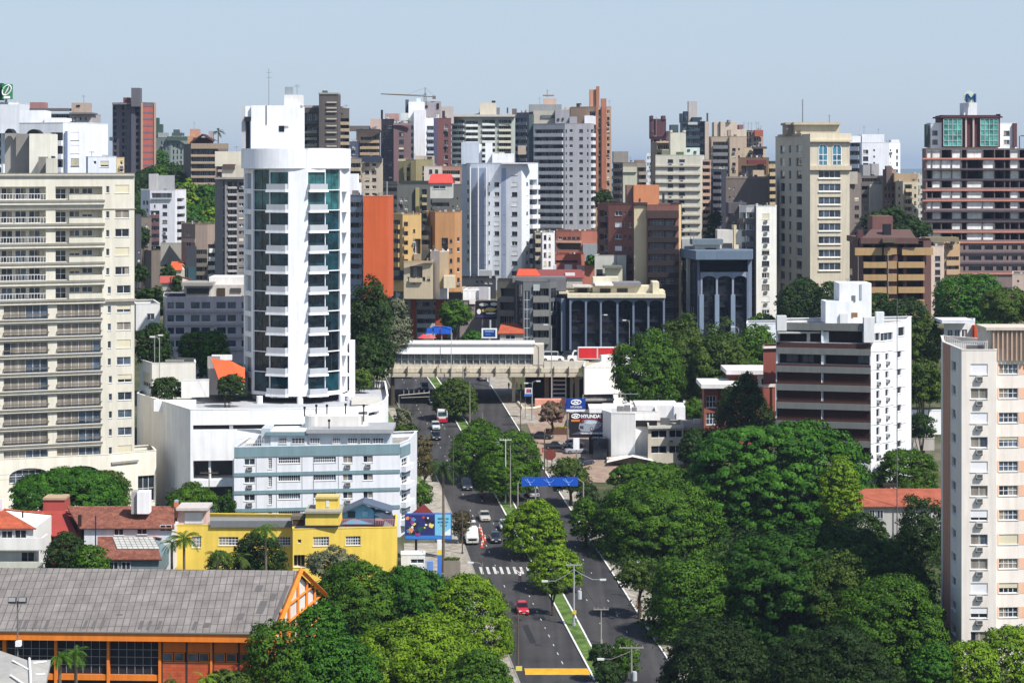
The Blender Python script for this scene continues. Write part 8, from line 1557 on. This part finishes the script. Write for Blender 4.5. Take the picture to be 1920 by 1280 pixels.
pole(868, 788, 687, 'tall concrete pole on the median in front of the footbridge', .16, m=PCON, name='utility_pole', cat='utility pole', cross=((1.2, 1.4),))
pole(881, 790, 715, 'thin grey lamp pole right of the tall concrete pole on the median', .1, m=PCON, name='utility_pole', cat='utility pole', D=478)
pole(846, 700, 618, 'thin white lamp pole rising in front of the footbridge roof', .1, D=498, base=False)
pole(1034, 700, 612, 'curved street lamp in front of the footbridge end block', .11, ((-.9, .4),), D=498, base=False)
pole(976, 812, 733, 'dark pole on the forecourt edge below the footbridge', .1, m=PWOOD, name='utility_pole', cat='utility pole')
pole(905, 790, 774, 'short sign post on the median above the tree group', .08, D=480, name='sign_post', cat='post', m=PCON)
pole(998, 785, 715, 'white pole with twin lamps beside the blue panel under the footbridge', .09, ((.9, .1), (-.9, -.3)), D=482)
pole(850, 960, 800, 'dark slender pole on the left pavement next to the tall palm', .08, m=PWOOD, name='utility_pole', cat='utility pole', D=384, base=False)
pole(867, 1040, 952, 'dark pole on the left pavement behind the white truck', .1, m=PWOOD, name='utility_pole', cat='utility pole')
pole(905, 1100, 1054, 'thin street lamp with a short arm on the left pavement by the crossing', .07, ((-1.4, 0),), m=PCON)
pole(1021, 905, 805, 'dark wooden pole by the round brown sign', .14, m=PWOOD, name='utility_pole', cat='utility pole', D=424)
pole(1199, 1140, 1052, 'white-painted pole on the right pavement beside an orange marker', .13, m=M((206, 204, 200), var=.1), name='utility_pole', cat='utility pole', D=338, cross=((.2, .8),))
pole(1093, 965, 912, 'thin grey pole at the right end of the blue gantry', .1, m=PCON, name='utility_pole', cat='utility pole', D=386)
pole(1682, 1010, 560, 'very tall thin dark mast in front of the white side wall of the brown block', .09, m=M((104, 106, 110), var=0), name='mast', cat='mast', D=372)
pole(33, 1235, 1126, 'floodlight mast with two lamp boxes in front of the grey hall roof', .12, D=232, name='floodlight_mast', cat='floodlight', m=M((120, 118, 114), var=0))
o = [q for q in bpy.data.objects if q.name == 'floodlight_mast'][0]; h_ = Z(1126, 232) - o.location.z
mb = MB(); mb.box(-.75, .75, -.05, .05, h_ - .25, h_ - .15); link("crossarm", mb.mesh("crossarm", STEEL), parent=o)
for s in (-1, 1): mb = MB(); mb.box(-.38, .38, -.3, .1, -.25, .25); mb.box(-.33, .33, -.33, -.301, -.2, .2, 1); link("lamp_head", mb.mesh("lamp_head", [M((70, 70, 70), var=0), M((150, 150, 150), var=0)]), (s * .5, 0, h_ + .05), (R(-25), 0, 0), parent=o)
mb = MB(); mb.box(-.1, .4, -.6, .1, h_ - 4.3, h_ - 3.8); link("camera_box", mb.mesh("camera_box", WHT), parent=o)
pole(290, 690, 628, 'slim white street lamp between the cream block and the pink office', .08, ((.7, 0),), D=415); pole(299, 720, 632, 'curved white street lamp left of the flat-roofed house', .1, ((-.9, .1),), D=408)
pole(392, 945, 880, 'dark pole before the podium openings', .1, m=PWOOD, name='utility_pole', cat='utility pole', D=372, cross=((.6, 1.4),))
pole(1665, 620, 470, 'thin pole against the tan balconies', .12, m=PCON, name='utility_pole', cat='utility pole', D=540)
pole(1609, 640, 480, 'thin pale pole left of the tan balconies', .1, m=PCON, name='utility_pole', cat='utility pole', D=545)
pole(1173, 765, 738, 'antenna-like post above the dark shed roof', .06, D=455, cross=((.1, 2.4),), name='antenna', cat='antenna', m=STEEL, base=False)
pole(1180, 655, 600, 'slim street lamp before the pointed arches', .08, ((-.8, 0),), D=540); pole(1127, 676, 590, 'thin lamp before the glass of the arched office', .07, ((.7, 0),), D=545); pole(1385, 640, 615, 'arched white lamp in front of the tall arches', .08, ((-1.0, .3),), D=540)
# power lines along the avenue
def wire(pts, sag, label):
    mb = MB()
    for a, b_ in zip(pts, pts[1:]):
        a, b_ = Vector(a), Vector(b_); P0 = []
        for i in range(9): t = i / 8; p = a.lerp(b_, t); p.z -= sag * 4 * t * (1 - t); P0.append(p)
        mb.tube(P0, .022, 3, cap=False)
    o = link('power_line', mb.mesh('power_line', BLACK)); tag(o, label, 'cable')
wire([P(971, 1153, 302), P(905, 1060, 344), P(867, 955, 367), P(850, 803, 384)], .6, 'thin cable strung along the left pavement from the bottom centre pole')
wire([P(1184, 1213, 291), P(1127, 1144, 315), P(1077, 1060, 323)], .7, 'thin cable between the poles of the lower median')
wire([P(255, 630, 405), P(340, 634, 405), P(459, 638, 400)], .4, 'thin cable spanning in front of the pink office')
wire([P(1690, 605, 430), P(1765, 600, 430), P(1920, 590, 430)], .6, 'thin cable above the light olive tree at the right')
# blue gantry
e = empty('sign_gantry', (X(1030, 385), 385, g(385)), 'long blue overhead road sign with white arrows above the right carriageway', 'road sign'); bs = e.location.copy(); D = 385
mb = MB(); mb.box(X(978, D), X(1084, D), D, D + .15, Z(911, D), Z(894.5, D)); part(e, bs, 'panel', mb, M((24, 84, 190), var=.05, streak=.08, rough=.5))
SG = M((140, 180, 236), var=0)
for x in (994, 1030, 1066):
    mb = MB(); zc = Z(906, D); xc = X(x, D)
    mb.tube([(xc, D - .03, Z(908.5, D)), (xc - .2, D - .03, Z(903, D)), (xc - .55, D - .03, Z(897, D))], .045, 4); mb.tube([(xc - .9, D - .03, Z(898, D)), (xc - .4, D - .03, Z(903.5, D)), (xc + .3, D - .03, Z(904, D)), (xc + .75, D - .03, Z(898, D))], .035, 4); mb.cyl(xc, D, .15, Z(909, D), Z(907, D), 8); part(e, bs, 'arrow', mb, SG)
for x in (971, 1004, 1094): 
    mb = MB(); mb.tube([(X(x, D), D + .3, g(D) - .2), (X(x, D), D + .3, Z(905, D)), (X(x + (10 if x < 1090 else -10), D), D + .3, Z(898, D))], [.12, .1, .08], 8); part(e, bs, 'post', mb, PCON)
# round brown sign, orange marker, bin, white roadside totem
e = empty('round_sign', G(1031, 880, 0), 'round brown sign disc on two posts by the right pavement', 'sign'); bs = e.location.copy(); D = bs.y
mb = MB(); n = 24; mb.poly([(X(1031, D) + 1.1 * math.cos(6.283 * i / n), D, Z(852, D) + 1.0 * math.sin(6.283 * i / n)) for i in range(n)]); mb.poly([(X(1031, D) + 1.1 * math.cos(6.283 * i / n), D + .15, Z(852, D) + 1.0 * math.sin(6.283 * i / n)) for i in range(n)])
for i in range(n):
    a, b_ = 6.283 * i / n, 6.283 * (i + 1) / n; mb.poly([(X(1031, D) + 1.1 * math.cos(t), D + o_, Z(852, D) + 1.0 * math.sin(t)) for t, o_ in ((a, 0), (b_, 0), (b_, .15), (a, .15))])
part(e, bs, 'disc', mb, M((120, 60, 50), var=.2)); mb = MB(); mb.cyl(X(1026, D), D + .3, .08, g(D), Z(850, D), 6); part(e, bs, 'post', mb, PWOOD); mb = MB(); mb.cyl(X(1035, D), D + .3, .08, g(D), Z(850, D), 6); part(e, bs, 'post', mb, PWOOD)
mb = MB(); mb.cyl(X(1019, D), D, .28, Z(848, D), Z(841, D), 10); part(e, bs, 'orange_lamp', mb, M((222, 110, 80), var=0))
e = empty('sign_totem', G(1081, 868, 0), 'white upright roadside totem panel under the billboard', 'sign'); bs = e.location.copy(); D = bs.y
mb = MB(); mb.box(X(1075, D), X(1086.5, D), D, D + .3, Z(843, D), Z(821, D)); part(e, bs, 'panel', mb, WHT); mb = MB(); mb.cyl(X(1081, D), D + .15, .12, g(D), Z(843, D), 8); part(e, bs, 'post', mb, STEEL)
tag(link('road_marker', (lambda m_: (m_.cyl(0, 0, .16, 0, 1.5, 10), m_.mesh('road_marker', M((230, 140, 50), var=0)))[1])(MB()), G(1196, 1142, .1)), 'orange marker post at the foot of the white-painted pole', 'marker')
tag(link('pole_tag', (lambda m_: (m_.box(-.25, .25, -.22, -.16, 0, .5), m_.mesh('pole_tag', M((226, 196, 60), var=0)))[1])(MB()), P(1077, 1147, gD(1174)) + Vector((0, -.1, -.2))), 'small yellow tag plate on the double-armed lamp', 'sign plate')
tag(link('pole_tag', (lambda m_: (m_.box(-.4, .4, -.22, -.16, 0, .6), m_.mesh('pole_tag', M((226, 214, 96), var=0)))[1])(MB()), P(973, 1253, 302) + Vector((0, -.1, -.2))), 'yellow plate on the dark utility pole at the bottom centre', 'sign plate')
# dealer signs
e = empty('dealer_sign', (X(1079, 452), 452, g(452)), 'square blue dealer sign with a white slanted oval emblem on a post', 'sign'); bs = e.location.copy(); D = 452
SBL = M((28, 62, 150), var=0, rough=.4); SW = M((240, 240, 244), var=0)
mb = MB(); mb.box(X(1061.5, D), X(1098, D), D, D + .5, Z(767, D), Z(747, D)); part(e, bs, 'panel', mb, SBL); mb = MB(); mb.box(X(1062, D), X(1098, D), D - .01, D + .5, Z(771.5, D), Z(767.3, D)); part(e, bs, 'lower_band', mb, SW)
def hlogo(e, bs, cx, cz, rx, rz, D, m, sh=.0):
    mb = MB(); pts = [(cx + rx * math.cos(t), D - .05, cz + rz * math.sin(t)) for t in [6.283 * i / 24 for i in range(25)]]; mb.tube(pts, rx * .13, 4)
    mb.tube([(cx - rx * .52, D - .05, cz - rz * .62), (cx - rx * .12, D - .05, cz + rz * .62)], rx * .14, 4); mb.tube([(cx + rx * .12, D - .05, cz - rz * .62), (cx + rx * .52, D - .05, cz + rz * .62)], rx * .14, 4); mb.tube([(cx - rx * .3, D - .05, cz - rz * .1), (cx + rx * .3, D - .05, cz + rz * .1)], rx * .12, 4)
    part(e, bs, 'emblem', mb, m)
hlogo(e, bs, X(1080, D), Z(754, D), .92, .42, D, SW); fit_text("HYUNDAI", X(1070, D), X(1091, D), Z(764.6, D), Z(761, D), D - .04, SW, e, bs, bold=.02)
for x in (1063, 1064): pass
mb = MB(); mb.cyl(X(1064, D), D + .3, .15, g(D) - .2, Z(771, D), 8); part(e, bs, 'post', mb, STEEL)
e = empty('billboard', (X(1107, 446), 446, g(446)), 'dark billboard showing a silver car under white lettering, left of the white dealership', 'billboard'); bs = e.location.copy(); D = 446
def pl(name, x0, x1, y0, y1, o_, m): mb = MB(); mb.box(X(x0, D), X(x1, D), D - o_, D - o_ + .02, Z(y1, D), Z(y0, D)); return part(e, bs, name, mb, m if isinstance(m, bpy.types.Material) else M(m, var=0, rough=.4))
mb = MB(); mb.box(X(1067, D), X(1147, D), D, D + .5, Z(820, D), Z(774, D)); part(e, bs, 'board', mb, M((34, 32, 38), var=0, rough=.5)); pl('poster_band', 1071, 1087, 786, 790, .02, (214, 130, 50)); pl('poster_band', 1087, 1146, 784, 789, .02, (110, 30, 46))
mb = MB(); mb.poly([(X(1070, D), D - .02, Z(814, D)), (X(1146, D), D - .02, Z(814, D)), (X(1146, D), D - .02, Z(792, D)), (X(1125, D), D - .02, Z(796, D))]); part(e, bs, 'poster_road', mb, M((92, 90, 108), var=0))
hlogo(e, bs, X(1079.5, D), Z(780, D), .78, .36, D, SW); fit_text("HYUNDAI", X(1090, D), X(1127, D), Z(783.6, D), Z(776.4, D), D - .04, SW, e, bs, bold=.05); fit_text("i30", X(1131, D), X(1145, D), Z(783.4, D), Z(777.6, D), D - .04, SW, e, bs, bold=.03)
def pic(pts, o_, c, nm='poster_car'): mb = MB(); mb.poly([(X(x, D), D - o_, Z(y, D)) for x, y in pts]); part(e, bs, nm, mb, M(c, var=0, rough=.5))
pic([(1085, 803), (1086, 795), (1092, 788), (1102, 786), (1116, 787), (1124, 790), (1129, 794), (1127, 800), (1112, 806), (1104, 809), (1090, 808)], .04, (164, 170, 182)); pic([(1096, 793), (1102, 788), (1115, 789), (1122, 792), (1108, 795)], .06, (206, 222, 232)); pic([(1089, 790), (1095, 788), (1095, 792), (1089, 794)], .06, (120, 40, 44)); pic([(1087, 798), (1094, 798), (1094, 804), (1087, 803)], .06, (70, 74, 84))
for cx_, cy_ in ((1109, 803.5), (1125, 797)): pic([(cx_ + 3 * math.cos(t), cy_ + 3.6 * math.sin(t)) for t in [6.283 * i / 12 for i in range(12)]], .07, (60, 62, 70)); pic([(cx_ + 1.8 * math.cos(t), cy_ + 2.3 * math.sin(t)) for t in [6.283 * i / 12 for i in range(12)]], .08, (190, 194, 202))
fit_text("VENHA CONHECER", X(1088, D), X(1131, D), Z(813.3, D), Z(810.2, D), D - .06, SW, e, bs, bold=.03)
mb = MB(); mb.cyl(X(1107, D), D + .3, .3, g(D) - .3, Z(820, D), 10); part(e, bs, 'post', mb, BLACK)
# mural billboard
e = empty('billboard', (X(802, 362), 362, g(362)), 'blue billboard with a colourful crowd picture, beside the yellow building', 'billboard'); bs = e.location.copy(); D = 362
mb = MB(); mb.box(X(759, D), X(847, D), D, D + .4, Z(1011, D), Z(962, D)); part(e, bs, 'board', mb, M((40, 96, 180), var=0)); pl('poster', 760, 815, 965, 1003, .02, (48, 52, 110)); pl('poster', 815.5, 845, 963.5, 1003, .02, (120, 196, 232)); pl('poster_band', 760, 845, 1003.3, 1009.5, .02, (56, 130, 214))
rr = random.Random(21); pc = [(226, 200, 70), (200, 60, 70), (236, 236, 226), (70, 150, 200), (30, 90, 80), (226, 150, 110), (40, 40, 60), (240, 220, 110), (150, 60, 140)]
for k in range(30):
    x, y, r_ = rr.uniform(763, 813), rr.uniform(968, 1001), rr.uniform(1.8, 5.5); nn_ = rr.randint(4, 6); pic([(x + r_ * math.cos(6.283 * i / nn_), y + r_ * rr.uniform(.6, 1.2) * math.sin(6.283 * i / nn_)) for i in range(nn_)], .03 + k * .002, rr.choice(pc), 'poster_figure')
for y0, y1, x0, x1 in ((970, 973.4, 821, 841), (976.5, 979.9, 821, 841), (983, 986.4, 825, 838)):
    fit_text({970: "SEMPRE UM", 976.5: "BOM DIA", 983: "AQUI"}[y0], X(x0, D), X(x1, D), Z(y1, D), Z(y0, D), D - .03, M((30, 110, 140), var=0), e, bs, bold=.02)
pic([(845, 1003), (845, 990), (836, 996), (826, 1003)], .025, (226, 240, 246), 'poster_cloud'); pic([(760, 964.5), (815, 964.5), (800, 950), (795, 945), (786, 951), (772, 962)], -.3, (140, 60, 56), 'poster_tent')
for x in (780, 826): mb = MB(); mb.cyl(X(x, D), D + .25, .18, g(D) - .2, Z(1011, D), 8); part(e, bs, 'post', mb, BLACK)
# kiosks below it
b = Bld('kiosk', 'small white and blue kiosk on the corner pavement below the colourful billboard', [(752, 347), (797, 347.2)], 1040, (226, 228, 230), depth=3.5, sk=0, ybase=1066, cat='kiosk', par=.1, rc=WHT); b.win(0, 770, 795, 1048, 1056, 'w', nx=2); b.box('side_panel', 800, 812, 1052, 1070, 346, .5, (110, 150, 210)); b.done()
e = empty('street_totem', (X(824, 350), 350, g(350)), 'tall blue and white advertising totem beside the tall palm trunk', 'totem'); bs = e.location.copy(); D = 350
mb = MB(); mb.box(X(820, D), X(828, D), D, D + .5, g(D) - .2, Z(1040, D)); part(e, bs, 'lower_panel', mb, M((70, 120, 206), var=0)); mb = MB(); mb.box(X(820, D), X(828, D), D - .01, D + .5, Z(1040, D), Z(1030, D)); part(e, bs, 'yellow_panel', mb, M((226, 206, 70), var=0)); mb = MB(); mb.box(X(820, D), X(828, D), D, D + .5, Z(1030, D), Z(1012, D)); part(e, bs, 'upper_panel', mb, WHT)
e = empty('planter_wall', (X(848, 350), 350, g(350)), 'low grey planter wall on the corner pavement', 'planter'); bs = e.location.copy(); D = 350
mb = MB(); mb.box(X(832, D), X(863, D), D, D + 1.2, g(D) - .2, Z(1052, D)); part(e, bs, 'wall', mb, M((146, 138, 126))); mb = MB()
for i in range(8): mb.tube([(X(834 + i * 3.6, D), D + .5, Z(1052, D)), (X(835 + i * 3.6, D), D + .4, Z(1046 - (i % 3), D))], [.05, .3], 6)
part(e, bs, 'planting', mb, M((120, 128, 84), var=.3))
# food billboard and blue screens beyond the bridge
e = empty('billboard', (X(917, 575), 575, g(575)), 'black billboard with food pictures beyond the footbridge', 'billboard'); bs = e.location.copy(); D = 575
mb = MB(); mb.box(X(891, D), X(951, D), D, D + .5, Z(598, D), Z(565, D)); part(e, bs, 'board', mb, M((30, 26, 30), var=0)); pl('poster_band', 893, 944, 590.5, 595, .02, (70, 60, 110))
for k, (x, y, a_, b2, c) in enumerate(((898, 584, 4, 5, (236, 236, 232)), (907, 571, 9, 3, (206, 206, 204)), (926, 570, 7, 3.5, (226, 226, 226)), (920, 580, 11, 3.5, (222, 190, 110)), (908, 582, 5, 3, (200, 170, 90)), (935, 579, 6, 3, (206, 110, 50)), (920, 587, 10, 2, (236, 232, 220)), (936, 588, 5, 2, (226, 226, 220)), (916, 574, 6, 2, (60, 60, 66)), (940, 571, 4, 3, (150, 150, 156)))):
    pic([(x + a_ * math.cos(6.283 * i / 10), y + b2 * math.sin(6.283 * i / 10)) for i in range(10)], .03 + .01 * k, c, 'poster_dish')
for x in (905, 932): mb = MB(); mb.cyl(X(x, D), D + .3, .25, g(D) - .3, Z(598, D), 8); part(e, bs, 'post', mb, STEEL)
e = empty('advertising_screen', (X(917, 525), 525, g(525)), 'blue screen in a white frame on a pole above the footbridge roof', 'sign'); bs = e.location.copy(); D = 525
mb = MB(); mb.box(X(903, D), X(932, D), D, D + .5, Z(634, D), Z(615.5, D)); part(e, bs, 'frame', mb, WHT); pl('screen', 906, 929, 618, 631.5, .02, (26, 60, 126)); pl('screen_stripe', 909, 926, 620, 622.5, .04, (120, 160, 206)); pl('screen_stripe', 910, 920, 625.5, 628, .04, (70, 110, 190))
mb = MB(); mb.cyl(X(918, D), D + .3, .25, g(D) - .3, Z(634, D), 8); mb.cyl(X(919, D), D + .3, .22, Z(615.5, D), Z(600, D), 8); part(e, bs, 'post', mb, LMET)
e = empty('road_sign', (X(824, 535), 535, g(535)), 'bright blue curved sign frame beyond the footbridge, left of the round green tree', 'sign'); bs = e.location.copy(); D = 535
for x0, x1, y0, y1 in ((800, 811, 615, 625), (813, 824, 613, 625.5), (826, 846, 613, 626)): mb = MB(); mb.box(X(x0, D), X(x1, D), D, D + .4, Z(y1, D), Z(y0, D)); part(e, bs, 'panel', mb, M((30, 96, 206), var=.05))
mb = MB(); mb.tube([P(799, 626, D), P(812, 612, D), P(830, 611.5, D), P(848, 617, D)], .12, 5); part(e, bs, 'arch_tube', mb, M((40, 110, 206), var=0))
for x in (812, 828, 847): mb = MB(); mb.cyl(X(x, D), D + .3, .14, g(D) - .3, Z(624, D), 6); part(e, bs, 'post', mb, PCON)
for x, c, lb in ((794, (206, 70, 80), 'red'), (806, (196, 90, 96), 'pinkish red')): 
    e = empty('parasol', (X(x, 532), 532, g(532)), lb + ' sunshade below the bright blue sign frame', 'parasol'); mb = MB(); hh = Z(626, 532) - g(532); mb.tube([(0, 0, hh - .9), (0, 0, hh)], [1.5, .1], 8); link("canopy", mb.mesh("canopy", M(c, var=0)), parent=e); mb = MB(); mb.cyl(0, 0, .06, 0, hh, 6); link("pole", mb.mesh("pole", STEEL), parent=e)
e = empty('poster_stand', (X(991, 484), 484, g(484)), 'small poster panel with a blue base at the foot of the footbridge stairs', 'sign'); bs = e.location.copy(); D = 484
mb = MB(); mb.box(X(984, D), X(998, D), D, D + .3, Z(738, D), Z(727, D)); part(e, bs, 'panel', mb, M((226, 222, 226), var=0)); mb = MB(); mb.box(X(983, D), X(999, D), D - .01, D + .3, Z(743, D), Z(738.2, D)); part(e, bs, 'base_band', mb, M((50, 110, 190), var=0)); pl('poster', 987, 992, 729, 736, .02, (190, 70, 80)); pl('poster', 992.5, 996, 729, 736, .02, (70, 80, 130))
for x in (985, 997): mb = MB(); mb.cyl(X(x, D), D + .15, .07, g(D) - .2, Z(743, D), 6); part(e, bs, 'post', mb, STEEL)
# underpass railing in the bridge shadow, ramp wall, planter with flowers
e = empty('guard_rail', (X(778, 492), 492, g(492)), 'white tubular guard rail standing in the dark shadow below the footbridge', 'railing'); bs = e.location.copy(); D = 492
mb = MB(); mb.tube([P(748, 764, D), P(748, 741, D), P(806, 736, D)], .13, 6); mb.tube([P(752, 745.5, D), P(806, 743.5, D)], .07, 5)
for i in range(6): mb.tube([P(757 + i * 9.5, 742 - i * .8, D), P(757 + i * 9.5, 731, D)], .06, 4)
part(e, bs, 'rail', mb, M((190, 186, 176), var=0))
e = empty('planter_wall', (X(1041, 466), 466, g(466)), 'long low brown planter wall with yellow flowers on the forecourt', 'planter'); bs = e.location.copy(); D = 466
mb = MB(); mb.box(X(1023, D), X(1066, D), D, D + 1.4, g(D) - .2, Z(804, D)); part(e, bs, 'wall', mb, M((110, 78, 66))); mb = MB(); rr = random.Random(4)
for i in range(30): xx, yy = X(rr.uniform(1034, 1064), D), D + rr.uniform(.1, 1.3); mb.tube([(xx, yy, Z(804, D)), (xx, yy, Z(804, D) + .35)], [.05, .25], 5)
part(e, bs, 'planting', mb, M((196, 190, 60), var=.3))
e = empty('curb_wall', (X(1015, 476), 476, g(476)), 'low pinkish boundary wall curving below the footbridge stairs', 'wall'); bs = e.location.copy()
mb = MB(); mb.tube([G(971, 757, .3), G(981, 769, .3), G(1000, 768, .3), G(1060, 755, .3)], .35, 6); part(e, bs, 'kerb_wall', mb, M((226, 216, 196))); mb = MB(); D = 497; mb.box(X(1003, D), X(1060, D), D, D + 3, g(D), Z(749, D)); part(e, bs, 'terrace', mb, M((226, 160, 140)))
# hedge on the forecourt edge
mb = MB(); 
# ================================================================ air
mb = MB(); mb.box(-3500, 3500, -60, 16000, -30, 135)
hz = bpy.data.materials.new("haze"); hz.use_nodes = True; n = hz.node_tree.nodes
for q in list(n):
    if q.type == 'BSDF_PRINCIPLED': n.remove(q)
pv = n.new("ShaderNodeVolumePrincipled"); pv.inputs["Color"].default_value = (.62, .76, 1, 1); pv.inputs["Density"].default_value = 0.00007; pv.inputs["Anisotropy"].default_value = 0.3
hz.node_tree.links.new(pv.outputs[0], n["Material Output"].inputs["Volume"])
o = link('haze', mb.mesh('haze', hz)); o["kind"] = "stuff"; o.display_type = 'WIRE'
